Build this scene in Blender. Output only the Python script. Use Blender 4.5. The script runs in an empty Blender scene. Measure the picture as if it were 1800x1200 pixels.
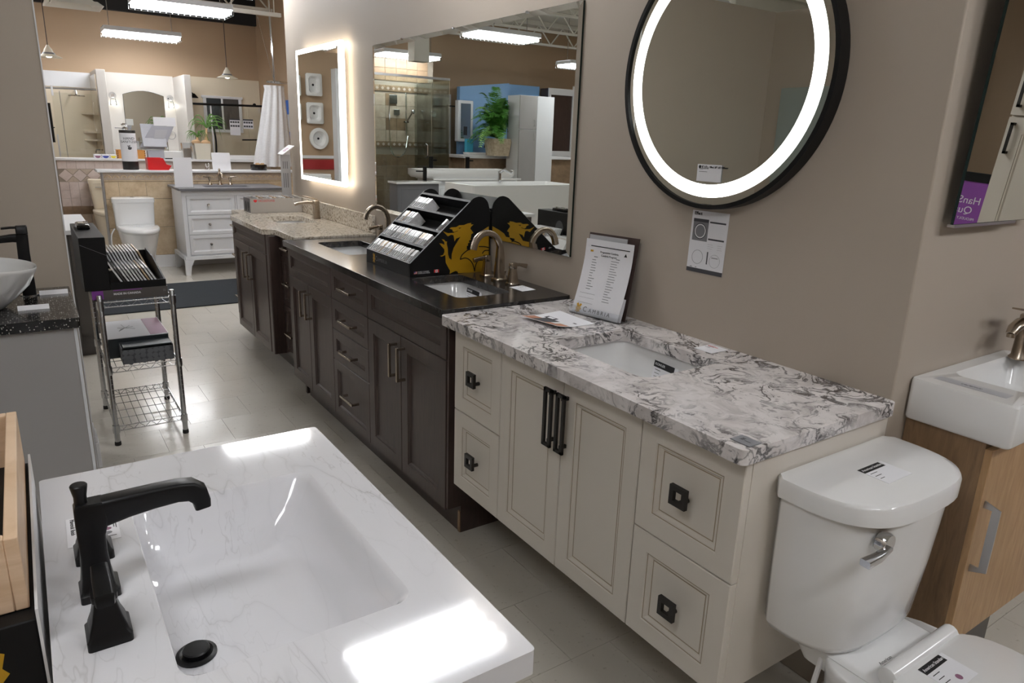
import bpy, bmesh, math, random
from mathutils import Vector, Matrix

# ------------------------------------------------------------------ camera, world, exposure
SC = bpy.context.scene
COL = SC.collection
cam_d = bpy.data.cameras.new('camera')
cam_d.sensor_width = 36.0
cam_d.lens = 36.0 * 1244.64 / 1800.0
cam_d.clip_start = 0.02
cam = bpy.data.objects.new('camera', cam_d)
COL.objects.link(cam)
YAW, PITCH, ROLL = math.radians(34.50), math.radians(15.92), math.radians(1.942)
_d = Vector((math.sin(YAW) * math.cos(PITCH), math.cos(YAW) * math.cos(PITCH), -math.sin(PITCH)))
_r = Vector((math.cos(YAW), -math.sin(YAW), 0))
_u = _r.cross(_d)
_r2 = _r * math.cos(ROLL) + _u * math.sin(ROLL)
_u2 = -_r * math.sin(ROLL) + _u * math.cos(ROLL)
cam.matrix_world = Matrix(((_r2.x, _u2.x, -_d.x, 0), (_r2.y, _u2.y, -_d.y, 0), (_r2.z, _u2.z, -_d.z, 1.40), (0, 0, 0, 1)))
SC.camera = cam

world = bpy.data.worlds.new('world')
SC.world = world
world.use_nodes = True
world.node_tree.nodes['Background'].inputs[0].default_value = (0.60, 0.62, 0.65, 1)
world.node_tree.nodes['Background'].inputs[1].default_value = 0.3
SC.view_settings.view_transform = 'Standard'
SC.view_settings.look = 'None'
SC.view_settings.gamma = 1.0
SC.view_settings.use_curve_mapping = False
SC.view_settings.exposure = 0.0
TUBE_STRENGTH = 35.0          # fluorescent tubes of the ceiling fixtures
TUBE_COLOR = (0.985, 0.99, 1.0)
SC.cycles.use_denoising = True
SC.cycles.max_bounces = 10
SC.cycles.diffuse_bounces = 5
SC.cycles.glossy_bounces = 5
SC.cycles.transmission_bounces = 8
SC.cycles.transparent_max_bounces = 12
SC.cycles.sample_clamp_indirect = 6.0
SC.cycles.caustics_reflective = False
SC.cycles.caustics_refractive = False

# ------------------------------------------------------------------ mesh helpers
def rad(a): return math.radians(a)

class MB:
    """collects geometry; build() links it as ONE mesh object"""
    def __init__(self):
        self.v = []; self.f = []; self.M = None
    def add(self, vs, fs):
        o = len(self.v)
        if self.M is not None:
            vs = [self.M @ Vector(p) for p in vs]
        self.v += [tuple(p) for p in vs]
        self.f += [tuple(i + o for i in q) for q in fs]
        return self
    def box(self, x0, y0, z0, x1, y1, z1):
        if x0 > x1: x0, x1 = x1, x0
        if y0 > y1: y0, y1 = y1, y0
        if z0 > z1: z0, z1 = z1, z0
        return self.add([(x0,y0,z0),(x1,y0,z0),(x1,y1,z0),(x0,y1,z0),(x0,y0,z1),(x1,y0,z1),(x1,y1,z1),(x0,y1,z1)],
                 [(3,2,1,0),(4,5,6,7),(0,1,5,4),(1,2,6,5),(2,3,7,6),(3,0,4,7)])
    def loft(self, rings, cap0=True, cap1=True, closed=True):
        n = len(rings[0]); vs = [p for r in rings for p in r]; fs = []
        for k in range(len(rings) - 1):
            a, b = k * n, (k + 1) * n
            for i in range(n if closed else n - 1):
                j = (i + 1) % n
                fs.append((a + i, a + j, b + j, b + i))
        if cap0: fs.append(tuple(reversed(range(n))))
        if cap1: fs.append(tuple((len(rings) - 1) * n + i for i in range(n)))
        return self.add(vs, fs)
    def lathe(self, prof, c=(0,0,0), n=20, axis='z', cap0=True, cap1=True):
        rings = []
        for r, h in prof:
            ring = []
            for i in range(n):
                t = 2 * math.pi * i / n
                a, b = r * math.cos(t), r * math.sin(t)
                if axis == 'z': p = (c[0]+a, c[1]+b, c[2]+h)
                elif axis == 'x': p = (c[0]+h, c[1]+a, c[2]+b)
                else: p = (c[0]+b, c[1]+h, c[2]+a)
                ring.append(p)
            rings.append(ring)
        return self.loft(rings, cap0, cap1)
    def sweep(self, pts, sec, up=(0,0,1), scales=None, cap=True):
        """sec: 2D points (side, up) swept along pts"""
        pts = [Vector(p) for p in pts]; rings = []; N = len(pts)
        u = Vector(up)
        for i, p in enumerate(pts):
            t = (pts[min(i+1, N-1)] - pts[max(i-1, 0)]).normalized()
            s = t.cross(u)
            if s.length < 1e-5: s = t.cross(Vector((1, 0, 0)))
            s.normalize(); w = s.cross(t).normalized()
            u = w
            k = scales[i] if scales else 1.0
            ka, kb = (k if isinstance(k, tuple) else (k, k))
            rings.append([p + s * (a * ka) + w * (b * kb) for a, b in sec])
        return self.loft(rings, cap, cap)
    def tube(self, pts, r, n=8, up=(0,0,1), cap=True):
        rs = r if isinstance(r, (list, tuple)) else [r] * len(pts)
        sec = [(math.cos(2*math.pi*i/n), math.sin(2*math.pi*i/n)) for i in range(n)]
        return self.sweep(pts, sec, up, list(rs), cap)
    def prism(self, poly, o, u, v, n, t):
        """2D polygon in plane (o,u,v), thickness t along n"""
        o, u, v, n = map(Vector, (o, u, v, n))
        a = [o + u * x + v * y for x, y in poly]
        b = [p + n * t for p in a]
        k = len(poly)
        fs = [tuple(range(k)), tuple(reversed(range(k, 2 * k)))]
        for i in range(k):
            j = (i + 1) % k
            fs.append((i, i + k, j + k, j))
        return self.add(a + b, fs)
    def panel(self, o, u, v, n, W, H, prof, T):
        """framed front: o = lower corner on the front plane, prof = (inset, depth) pairs, T = thickness behind"""
        o, u, v, n = map(Vector, (o, u, v, n))
        def ring(i, d): return [o + u*a + v*b + n*d for a, b in ((i,i),(W-i,i),(W-i,H-i),(i,H-i))]
        return self.loft([ring(0, -T)] + [ring(i, d) for i, d in prof])
    def sphere(self, c, r, n=12, m=8, sc=(1,1,1)):
        prof = [(r*math.sin(math.pi*k/m), -r*math.cos(math.pi*k/m)) for k in range(m+1)]
        prof[0] = (1e-5, -r); prof[-1] = (1e-5, r)
        rings = [[(c[0]+a*math.cos(2*math.pi*i/n)*sc[0], c[1]+a*math.sin(2*math.pi*i/n)*sc[1], c[2]+h*sc[2]) for i in range(n)] for a, h in prof]
        return self.loft(rings)
    def slab(self, outer, holes, z0, z1):
        """horizontal slab with holes; outer / holes are 2D loops"""
        bm = bmesh.new(); loops = []
        for lp in [outer] + list(holes):
            vs = [bm.verts.new((x, y, z1)) for x, y in lp]
            loops.append((vs, [bm.edges.new((vs[i], vs[(i+1) % len(vs)])) for i in range(len(vs))]))
        r = bmesh.ops.triangle_fill(bm, use_beauty=True, edges=[e for _, es in loops for e in es], normal=(0,0,1))
        bm.verts.index_update()
        top = [tuple(q.co) for q in bm.verts]
        tris = [tuple(q.index for q in f.verts) for f in bm.faces]
        tris = [t if (Vector(top[t[1]])-Vector(top[t[0]])).cross(Vector(top[t[2]])-Vector(top[t[0]])).z > 0 else t[::-1] for t in tris]
        k = len(top)
        vs = top + [(x, y, z0) for x, y, _ in top]
        fs = list(tris) + [tuple(reversed([i + k for i in t])) for t in tris]
        for vl, _ in loops:
            ids = [q.index for q in vl]
            for i in range(len(ids)):
                a, b = ids[i], ids[(i+1) % len(ids)]
                fs.append((a, a + k, b + k, b))
        bm.free()
        return self.add(vs, fs)
    def build(self, name, mat, parent=None, world=False, bevel=0, seg=2, smooth=False, sharp=40, normals=True, mats=None, origin=None):
        me = bpy.data.meshes.new(name)
        vs = self.v; loc = None
        if parent is None:
            if origin is None:
                xs = [p[0] for p in vs]; ys = [p[1] for p in vs]; zs = [p[2] for p in vs]
                origin = ((min(xs)+max(xs))/2, (min(ys)+max(ys))/2, min(zs))
            loc = origin
            vs = [(p[0]-loc[0], p[1]-loc[1], p[2]-loc[2]) for p in vs]
        me.from_pydata(vs, [], self.f)
        if normals:
            bm = bmesh.new(); bm.from_mesh(me)
            bmesh.ops.recalc_face_normals(bm, faces=bm.faces)
            bm.to_mesh(me); bm.free()
        me.materials.append(MAT(mat))
        if smooth:
            me.polygons.foreach_set('use_smooth', [True] * len(me.polygons))
            me.set_sharp_from_angle(angle=rad(sharp))
        me.update()
        o = bpy.data.objects.new(name, me); COL.objects.link(o)
        if loc: o.location = loc
        if parent is not None:
            o.parent = parent
            if world: o.matrix_parent_inverse = FRAME[parent.name].inverted()
        FRAME[o.name] = Matrix.Translation(loc) if loc else (FRAME[parent.name] if not world else Matrix.Identity(4))
        if bevel:
            md = o.modifiers.new('bevel', 'BEVEL'); md.width = bevel; md.segments = seg
            md.limit_method = 'ANGLE'; md.angle_limit = rad(50)
            if smooth is False and seg > 1:
                me.polygons.foreach_set('use_smooth', [True] * len(me.polygons)); me.set_sharp_from_angle(angle=rad(35))
        return o

FRAME = {}
def thing(name, label, cat, loc=(0,0,0), rz=0.0, group=None):
    o = bpy.data.objects.new(name, None); COL.objects.link(o)
    o.empty_display_size = 0.05
    o.location = loc; o.rotation_euler = (0, 0, rz)
    FRAME[o.name] = Matrix.Translation(loc) @ Matrix.Rotation(rz, 4, 'Z')
    return tag(o, label, cat, group)
def tag(o, label=None, cat=None, group=None, kind=None):
    if label: o['label'] = label
    if cat: o['category'] = cat
    if group: o['group'] = group
    if kind: o['kind'] = kind
    return o
def copy_tree(o, parent=None):
    c = o.copy(); COL.objects.link(c); c.parent = parent
    FRAME[c.name] = FRAME[o.name]
    for ch in list(o.children): copy_tree(ch, c)
    return c
def struct(o): o['kind'] = 'structure'; return o

def rrect(x0, y0, x1, y1, r, n=5):
    pts = []
    for cx, cy, a0 in ((x1-r, y1-r, 0), (x0+r, y1-r, 90), (x0+r, y0+r, 180), (x1-r, y0+r, 270)):
        for k in range(n + 1):
            t = rad(a0 + 90.0 * k / n)
            pts.append((cx + r*math.cos(t), cy + r*math.sin(t)))
    return pts
def circ(cx, cy, rx, ry=None, n=24):
    ry = rx if ry is None else ry
    return [(cx + rx*math.cos(2*math.pi*i/n), cy + ry*math.sin(2*math.pi*i/n)) for i in range(n)]
def bez(p0, p1, p2, p3, n=8):
    p0, p1, p2, p3 = map(Vector, (p0, p1, p2, p3)); out = []
    for i in range(n + 1):
        t = i / n; s = 1 - t
        out.append(p0*s**3 + p1*3*s*s*t + p2*3*s*t*t + p3*t**3)
    return out
def crom(pts, k=6, closed=False):
    """Catmull-Rom through 2D/3D points"""
    P = [Vector(p) for p in pts]; N = len(P); out = []
    rng = range(N if closed else N - 1)
    for i in rng:
        a = P[(i-1) % N] if closed or i > 0 else P[0]
        b = P[i]; c = P[(i+1) % N]
        d = P[(i+2) % N] if closed or i + 2 < N else P[-1]
        for j in range(k):
            t = j / k
            out.append(0.5*((2*b) + (c-a)*t + (2*a-5*b+4*c-d)*t*t + (3*b-a-3*c+d)*t**3))
    if not closed: out.append(P[-1])
    return out
def basin(name, mat, parent, x0, y0, x1, y1, ztop, depth, r=0.05, wall=0.012, slope=0.03, world=True, n=6, flat=0.05):
    """undermount / vessel basin shell: outer skin, rim, inner skin"""
    m = MB()
    def ring(i, rr, z): return [(a, b, z) for a, b in rrect(x0+i, y0+i, x1-i, y1-i, max(rr, 0.004), n)]
    rings = [ring(slope+0.01, r, ztop-depth-wall), ring(slope*0.6-wall, r+wall, ztop-depth*0.75), ring(-wall, r+wall, ztop-0.001), ring(-wall, r+wall, ztop),
             ring(0, r, ztop), ring(0.002, r, ztop-0.004), ring(slope*0.5, r, ztop-depth*0.6), ring(slope*0.8, r, ztop-depth*0.88), ring(slope*1.3, r, ztop-depth*0.97), ring(slope*2.2, r, ztop-depth)]
    m.loft(rings)
    return m.build(name, mat, parent, world=world, smooth=True, sharp=60)

def lettering(s, size, o, u, v, mat, parent=None, name='lettering', align='CENTER', ext=0.0004, world=True, shear=0, spacing=1.0, bold=0.0):
    """flat letters in the plane (o,u,v); returns the mesh object"""
    cu = bpy.data.curves.new(name, 'FONT'); cu.body = s; cu.size = size
    cu.align_x = align; cu.align_y = 'CENTER'; cu.extrude = ext / 2; cu.shear = shear; cu.space_character = spacing; cu.offset = bold
    cu.resolution_u = 3
    t = bpy.data.objects.new('tmp_text', cu)
    COL.objects.link(t)
    dg = bpy.context.evaluated_depsgraph_get()
    me = bpy.data.meshes.new_from_object(t.evaluated_get(dg))
    bpy.data.objects.remove(t); bpy.data.curves.remove(cu)
    o, u, v = Vector(o), Vector(u).normalized(), Vector(v).normalized()
    n = u.cross(v)
    me.transform(Matrix(((u.x, v.x, n.x, o.x), (u.y, v.y, n.y, o.y), (u.z, v.z, n.z, o.z), (0,0,0,1))))
    me.name = name
    me.materials.clear(); me.materials.append(MAT(mat))
    ob = bpy.data.objects.new(name, me); COL.objects.link(ob)
    if parent is not None:
        ob.parent = parent
        if world: ob.matrix_parent_inverse = FRAME[parent.name].inverted()
    return ob
class Sheet:
    """printed sheet: paper plus print pieces in a local (u,v) frame"""
    def __init__(self, o, u, v, W, H):
        self.o, self.u, self.v = Vector(o), Vector(u).normalized(), Vector(v).normalized()
        self.n = self.u.cross(self.v); self.W, self.H = W, H
    def P(self, a, b, d=0): return self.o + self.u*a + self.v*b + self.n*d
    def rect(self, m, a0, b0, a1, b1, d=0.0004, t=0.0002):
        m.prism([(a0,b0),(a1,b0),(a1,b1),(a0,b1)], self.P(0,0,d), self.u, self.v, self.n, t)
    def poly(self, m, pts, d=0.0004, t=0.0002):
        m.prism(pts, self.P(0,0,d), self.u, self.v, self.n, t)
    def ring(self, m, ca, cb, ra, rb, w, d=0.0004, t=0.0002, n=24):
        o = circ(ca, cb, ra, rb, n); i = circ(ca, cb, ra-w, rb-w, n)
        for k in range(n):
            j = (k+1) % n
            m.prism([o[k], o[j], i[j], i[k]], self.P(0,0,d), self.u, self.v, self.n, t)
    def lines(self, m, a0, a1, b_top, n, step, h, seed=0, ragged=0.5, d=0.0004):
        rr = random.Random(seed)
        for k in range(n):
            e = a0 + (a1-a0) * (1 - ragged*rr.random())
            self.rect(m, a0, b_top-k*step-h, e, b_top-k*step, d)
    def text(self, s, size, a, b, mat, parent, align='CENTER', d=0.0005, **kw):
        return lettering(s, size, self.P(a, b, d), self.u, self.v, mat, parent, align=align, **kw)
# ------------------------------------------------------------------ materials
def s2l(c): return tuple(((x/255)/12.92 if x/255 <= 0.04045 else ((x/255+0.055)/1.055)**2.4) for x in c)
_M = {}
_DEF = {}
def MAT(k):
    if k not in _M: _M[k] = _DEF[k]()
    return _M[k]
class NT:
    def __init__(self, name):
        self.m = bpy.data.materials.new(name); self.m.use_nodes = True
        self.t = self.m.node_tree; self.b = self.t.nodes['Principled BSDF']; self._c = None
    def node(self, ty, **kw):
        n = self.t.nodes.new(ty)
        for k, val in kw.items():
            if hasattr(n, k): setattr(n, k, val)
            else: n.inputs[k].default_value = val
        return n
    def link(self, a, b): self.t.links.new(a, b)
    def coord(self, scale=(1,1,1), rot=(0,0,0), out='Object'):
        if self._c is None: self._c = self.node('ShaderNodeTexCoord')
        mp = self.node('ShaderNodeMapping'); mp.inputs['Scale'].default_value = scale; mp.inputs['Rotation'].default_value = rot
        self.link(self._c.outputs[out], mp.inputs[0]); return mp.outputs[0]
    def noise(self, vec, scale, detail=4, rough=0.5, dist=0.0):
        n = self.node('ShaderNodeTexNoise', Scale=scale, Detail=detail, Roughness=rough, Distortion=dist)
        self.link(vec, n.inputs['Vector']); return n
    def ramp(self, fac, stops, interp='LINEAR'):
        r = self.node('ShaderNodeValToRGB'); e = r.color_ramp.elements; r.color_ramp.interpolation = interp
        while len(e) < len(stops): e.new(0.5)
        for q, (p, c) in zip(e, stops):
            q.position = p; q.color = (*c[:3], 1) if len(c) >= 3 else (c[0], c[0], c[0], 1)
        self.link(fac, r.inputs[0]); return r.outputs[0]
    def mix(self, fac, a, b, mode='MIX'):
        n = self.node('ShaderNodeMix', data_type='RGBA', blend_type=mode)
        for s, val in ((n.inputs[0], fac), (n.inputs[6], a), (n.inputs[7], b)):
            if hasattr(val, 'links'): self.link(val, s)
            else: s.default_value = val if isinstance(val, (int, float)) else (*val[:3], 1)
        return n.outputs[2]
    def math(self, op, a, b=0.0):
        n = self.node('ShaderNodeMath', operation=op)
        for s, val in ((n.inputs[0], a), (n.inputs[1], b)):
            if hasattr(val, 'links'): self.link(val, s)
            else: s.default_value = val
        return n.outputs[0]
    def bump(self, h, strength=0.2, dist=0.002):
        n = self.node('ShaderNodeBump'); n.inputs['Strength'].default_value = strength; n.inputs['Distance'].default_value = dist
        self.link(h, n.inputs['Height']); self.link(n.outputs[0], self.b.inputs['Normal'])
    def base(self, c):
        if hasattr(c, 'links'): self.link(c, self.b.inputs['Base Color'])
        else: self.b.inputs['Base Color'].default_value = (*c[:3], 1)
    def p(self, **kw):
        for k, val in kw.items():
            k = {'rough': 'Roughness', 'metal': 'Metallic', 'spec': 'Specular IOR Level', 'coat': 'Coat Weight', 'coatr': 'Coat Roughness', 'trans': 'Transmission Weight', 'ior': 'IOR', 'alpha': 'Alpha', 'sub': 'Subsurface Weight'}.get(k, k)
            if hasattr(val, 'links'): self.link(val, self.b.inputs[k])
            else: self.b.inputs[k].default_value = val
        return self
def plain(name, rgb, rough=0.5, metal=0.0, spec=0.5, coat=0.0, var=0.04, vs=6.0, bump=0.0, bs=60.0, emit=None, es=0.0):
    """procedural paint / plastic / metal: base colour with a faint noise, optional fine relief"""
    def mk():
        n = NT(name); c = s2l(rgb)
        if var:
            f = n.noise(n.coord(), vs, 4).outputs[0]
            n.base(n.mix(f, tuple(x*(1-var) for x in c), tuple(min(1, x*(1+var)) for x in c)))
        else: n.base(c)
        n.p(rough=rough, metal=metal, spec=spec, coat=coat)
        if bump: n.bump(n.noise(n.coord(), bs, 3).outputs[0], bump, 0.002)
        if emit:
            n.b.inputs['Emission Color'].default_value = (*emit, 1); n.b.inputs['Emission Strength'].default_value = es
        return n.m
    _DEF[name] = mk
plain('wall_taupe', (172,161,148), 0.55, var=0.015, vs=3, bump=0.05, bs=220)
plain('wall_tan', (172,147,120), 0.6, var=0.02, vs=2, bump=0.04, bs=160)
plain('wall_white', (214,210,204), 0.5, var=0.01)
plain('wall_blue', (128,170,214), 0.5, var=0.02)
plain('ceiling_paint', (222,220,212), 0.7, var=0.04)
plain('dark_void', (26,25,25), 0.8)
plain('trim_white', (226,226,228), 0.35, var=0.01)
plain('trim_grey', (150,148,146), 0.5, var=0.01)
plain('cream_paint', (214,207,197), 0.38, var=0.02, vs=2)
plain('cream_glaze', (150,134,110), 0.5, var=0.05)
plain('brown_panel', (66,52,49), 0.36, var=0.10, vs=3)
plain('black_metal', (11,11,12), 0.38, spec=0.28, var=0.02)
plain('black_board', (9,9,10), 0.5, spec=0.25, var=0.05)
plain('black_glossy', (14,14,16), 0.2)
plain('bronze_black', (38,35,33), 0.45, metal=0.3)
plain('nickel', (176,164,150), 0.26, metal=1.0, var=0.03)
plain('chrome', (225,226,230), 0.08, metal=1.0, var=0.0)
plain('steel_wire', (190,192,194), 0.22, metal=1.0, var=0.0)
plain('brushed_alu', (196,196,198), 0.3, metal=1.0, var=0.02)
plain('porcelain', (232,232,232), 0.12, coat=0.4, var=0.005)
plain('porcelain_bone', (222,210,188), 0.15, coat=0.4, var=0.01)
plain('white_laminate', (226,228,232), 0.35, var=0.01)
plain('grey_laminate', (160,158,157), 0.4, var=0.01)
plain('slate_grey', (104,104,108), 0.45, var=0.03)
plain('charcoal_panel', (72,68,65), 0.45, var=0.03)
plain('paper', (228,228,232), 0.7, var=0.01)
plain('paper_shade', (178,178,182), 0.7, var=0.01)
plain('ink_black', (18,18,20), 0.6, var=0.0)
plain('ink_grey', (120,120,124), 0.6, var=0.0)
plain('ink_dark', (62,62,66), 0.6, var=0.0)
plain('ink_white', (226,226,228), 0.6, var=0.0)
plain('ink_red', (206,34,36), 0.6, var=0.0)
plain('ink_blue', (48,62,140), 0.6, var=0.0)
plain('ink_gold', (196,150,36), 0.5, var=0.03)
plain('gold_print', (178,136,22), 0.42, spec=0.4, var=0.05, vs=8)
plain('purple_print', (120,52,142), 0.5, var=0.02)
plain('purple_bright', (136,72,160), 0.5, var=0.02)
plain('red_plastic', (196,24,28), 0.3, var=0.02)
plain('red_panel', (150,34,36), 0.5, var=0.02)
plain('yellow_print', (222,206,60), 0.5)
plain('teal_print', (64,160,190), 0.5)
plain('copper_print', (176,120,92), 0.5, var=0.15, vs=30)
plain('plum_print', (130,88,112), 0.5, var=0.2, vs=30)
plain('mat_charcoal', (52,55,58), 0.95, spec=0.1, var=0.25, vs=180, bump=0.6, bs=300)
plain('rubber', (16,16,16), 0.7)
plain('grey_plastic', (168,168,176), 0.4, var=0.02)
plain('sample_box_grey', (176,172,168), 0.45, var=0.02)
plain('terracotta', (168,104,66), 0.7)
plain('bulb_skin', (196,162,124), 0.8, var=0.2, vs=30)
plain('leaf_green', (92,132,62), 0.5, var=0.3, vs=20)
plain('fern_green', (62,120,38), 0.5, var=0.5, vs=14)
plain('fern_light', (126,176,84), 0.5, var=0.4, vs=14)
plain('pot_cream', (214,208,192), 0.5, var=0.04)
plain('wood_orange', (196,136,66), 0.5, var=0.1)
plain('navy_dark', (32,40,44), 0.4, var=0.05)
plain('box_charcoal', (64,66,70), 0.6, var=0.05)
plain('box_pattern', (92,94,98), 0.6, var=0.05)
plain('blue_poster', (44,96,180), 0.5)
plain('acrylic_tube', (235,235,235), 0.3)
plain('grout', (150,140,128), 0.8)
plain('door_beige', (196,190,176), 0.4, var=0.02)
plain('pump_black', (24,24,26), 0.3)
plain('led_white', (255,255,255), 0.5, var=0, emit=(1.0, 0.98, 0.95), es=3.5)
plain('led_warm', (255,255,255), 0.5, var=0, emit=(1.0, 0.88, 0.70), es=16.0)
plain('bulb_glow', (255,255,255), 0.5, var=0, emit=(1.0, 0.95, 0.86), es=14.0)
def _tubemat():
    n = NT('fluorescent_tube'); n.base((1,1,1)); n.b.inputs['Emission Color'].default_value = (*TUBE_COLOR, 1); n.b.inputs['Emission Strength'].default_value = TUBE_STRENGTH; return n.m
_DEF['fluorescent_tube'] = _tubemat
def _glass(name, tint, alpha_mix, rough=0.0):
    def mk():
        n = NT(name); t = n.t; out = t.nodes['Material Output']
        tr = n.node('ShaderNodeBsdfTransparent'); tr.inputs[0].default_value = (*tint, 1)
        gl = n.node('ShaderNodeBsdfGlossy'); gl.inputs['Roughness'].default_value = rough; gl.inputs[0].default_value = (1,1,1,1)
        fr = n.node('ShaderNodeFresnel'); fr.inputs[0].default_value = 1.45
        f2 = n.math('ADD', n.math('MULTIPLY', fr.outputs[0], 0.9), alpha_mix)
        mx = n.node('ShaderNodeMixShader'); n.link(f2, mx.inputs[0]); n.link(tr.outputs[0], mx.inputs[1]); n.link(gl.outputs[0], mx.inputs[2])
        n.link(mx.outputs[0], out.inputs[0]); return n.m
    _DEF[name] = mk
_glass('clear_glass', (0.97, 0.985, 0.98), 0.0)
_glass('green_glass', (0.93, 0.97, 0.95), 0.01)
_glass('dark_glass', (0.25, 0.32, 0.30), 0.03)
_glass('acrylic', (0.93, 0.94, 0.95), 0.01)
def _mirror(name, c):
    def mk():
        n = NT(name); n.base(c); n.p(metal=1.0, rough=0.005); return n.m
    _DEF[name] = mk
_mirror('mirror_glass', (0.86, 0.885, 0.85))
_mirror('mirror_bevel', (0.90, 0.92, 0.92))
plain('glass_edge', (22,38,36), 0.15)
plain('frosted_glass', (150,160,156), 0.35, var=0.02)
def _floor():
    n = NT('floor_vinyl'); v = n.coord(out='Object'); g = n._c
    a = n.noise(v, 5, 5).outputs[0]; b = n.noise(v, 60, 4).outputs[0]
    c = n.mix(a, s2l((198,193,183)), s2l((212,207,197)))
    c = n.mix(n.ramp(b, [(0.28, (1,1,1)), (0.36, (0,0,0))]), c, s2l((182,176,164)))
    n.base(c); n.p(rough=n.ramp(n.noise(v, 3, 3).outputs[0], [(0.3, (0.13,)), (0.7, (0.24,))]), spec=0.5)
    n.bump(n.noise(v, 9, 3).outputs[0], 0.09, 0.004); return n.m
_DEF['floor_vinyl'] = _floor
plain('floor_joint', (140,134,124), 0.7)
def _stone_white():
    n = NT('white_swirl_stone'); v = n.coord((1, 1, 1))
    w = n.noise(v, 6.0, 3, 0.5)
    vv = n.node('ShaderNodeVectorMath', operation='MULTIPLY_ADD'); n.link(w.outputs['Color'], vv.inputs[0]); vv.inputs[1].default_value = (0.16, 0.22, 0.12); n.link(v, vv.inputs[2])
    big = n.noise(vv.outputs[0], 9.0, 6, 0.62, 0.9).outputs[0]
    vein = n.ramp(n.math('ABSOLUTE', n.math('SUBTRACT', big, 0.5)), [(0.0, (1,1,1)), (0.016, (0.8,)*3), (0.038, (0,0,0))])
    area = n.ramp(n.noise(v, 5.2, 4, 0.55).outputs[0], [(0.40, (0,0,0)), (0.56, (1,1,1))])
    fine = n.ramp(n.noise(vv.outputs[0], 40, 6, 0.72, 0.8).outputs[0], [(0.55, (0,0,0)), (0.62, (1,1,1))])
    grey = n.ramp(n.noise(vv.outputs[0], 14, 5, 0.6, 0.4).outputs[0], [(0.45, (0,0,0)), (0.7, (1,1,1))])
    c = n.mix(n.noise(v, 16, 5).outputs[0], s2l((232,228,227)), s2l((214,208,207)))
    c = n.mix(n.math('MULTIPLY', grey, 0.55), c, s2l((150,142,140)))
    c = n.mix(n.math('MULTIPLY', fine, n.math('ADD', n.math('MULTIPLY', area, 0.75), 0.22)), c, s2l((52,48,50)))
    c = n.mix(n.math('MULTIPLY', vein, n.math('ADD', n.math('MULTIPLY', area, 0.85), 0.1)), c, s2l((40,37,40)))
    n.base(c); n.p(rough=0.16, coat=0.2); return n.m
_DEF['white_swirl_stone'] = _stone_white
def _stone_black():
    n = NT('black_quartz'); v = n.coord()
    a = n.ramp(n.noise(v, 60, 6, 0.7).outputs[0], [(0.56, (0,0,0)), (0.75, (1,1,1))])
    b = n.ramp(n.noise(v, 9, 5, 0.6, 1.0).outputs[0], [(0.5, (0,0,0)), (0.7, (1,1,1))])
    c = n.mix(n.math('MULTIPLY', a, 0.6), s2l((30,29,30)), s2l((112,108,106)))
    c = n.mix(n.math('MULTIPLY', b, 0.35), c, s2l((92,78,64)))
    n.base(c); n.p(rough=0.17, spec=0.5); return n.m
_DEF['black_quartz'] = _stone_black
def _granite(name, stops, sc, rough):
    def mk():
        n = NT(name); v = n.coord()
        a = n.noise(v, sc, 6, 0.75).outputs[0]
        c = n.ramp(a, stops); d = n.noise(v, sc*0.2, 4).outputs[0]
        n.base(n.mix(n.math('MULTIPLY', d, 0.25), c, stops[-1][1])); n.p(rough=rough); return n.m
    _DEF[name] = mk
_granite('beige_granite', [(0.32, s2l((62,54,48))), (0.42, s2l((150,138,122))), (0.5, s2l((206,198,184))), (0.62, s2l((224,218,206))), (0.7, s2l((168,150,128)))], 70, 0.14)
def _galaxy():
    n = NT('speckled_black_granite'); v = n.coord()
    vo = n.node('ShaderNodeTexVoronoi', Scale=190.0); n.link(v, vo.inputs['Vector'])
    hs = n.ramp(vo.outputs['Distance'], [(0.0, (1,1,1)), (0.30, (1,1,1)), (0.36, (0,0,0))])
    se = n.node('ShaderNodeSeparateColor'); n.link(vo.outputs['Color'], se.inputs[0])
    f = n.math('MULTIPLY', hs, n.ramp(se.outputs[0], [(0.60, (0,0,0)), (0.68, (1,1,1))]))
    n.base(n.mix(f, s2l((24,23,23)), s2l((178,176,170)))); n.p(rough=0.18); return n.m
_DEF['speckled_black_granite'] = _galaxy
def _marble():
    n = NT('white_cultured_marble'); v = n.coord((3.0, 0.8, 1.2), (0, 0, rad(14)))
    w = n.noise(v, 1.6, 3, 0.5)
    vv = n.node('ShaderNodeVectorMath', operation='MULTIPLY_ADD'); n.link(w.outputs['Color'], vv.inputs[0]); vv.inputs[1].default_value = (0.35, 0.25, 0.2); n.link(v, vv.inputs[2])
    k = n.noise(vv.outputs[0], 4.0, 3, 0.4).outputs[0]
    vein = n.ramp(n.math('ABSOLUTE', n.math('SUBTRACT', k, 0.5)), [(0.0, (0.9,)*3), (0.004, (0.35,)*3), (0.018, (0.10,)*3), (0.06, (0,0,0))])
    k2 = n.noise(vv.outputs[0], 9.5, 3, 0.5).outputs[0]
    v2 = n.ramp(n.math('ABSOLUTE', n.math('SUBTRACT', k2, 0.52)), [(0.0, (0.7,)*3), (0.012, (0,0,0))])
    ar = n.ramp(n.noise(v, 2.0, 3).outputs[0], [(0.42, (0,0,0)), (0.6, (1,1,1))])
    c = n.mix(n.math('MULTIPLY', n.math('MULTIPLY', vein, n.math('ADD', n.math('MULTIPLY', ar, 0.75), 0.15)), 0.6), s2l((226,226,230)), s2l((150,148,150)))
    c = n.mix(n.math('MULTIPLY', n.math('MULTIPLY', v2, ar), 0.35), c, s2l((140,136,136)))
    n.base(c); n.p(rough=0.07, coat=0.5, coatr=0.03); return n.m
_DEF['white_cultured_marble'] = _marble
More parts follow.
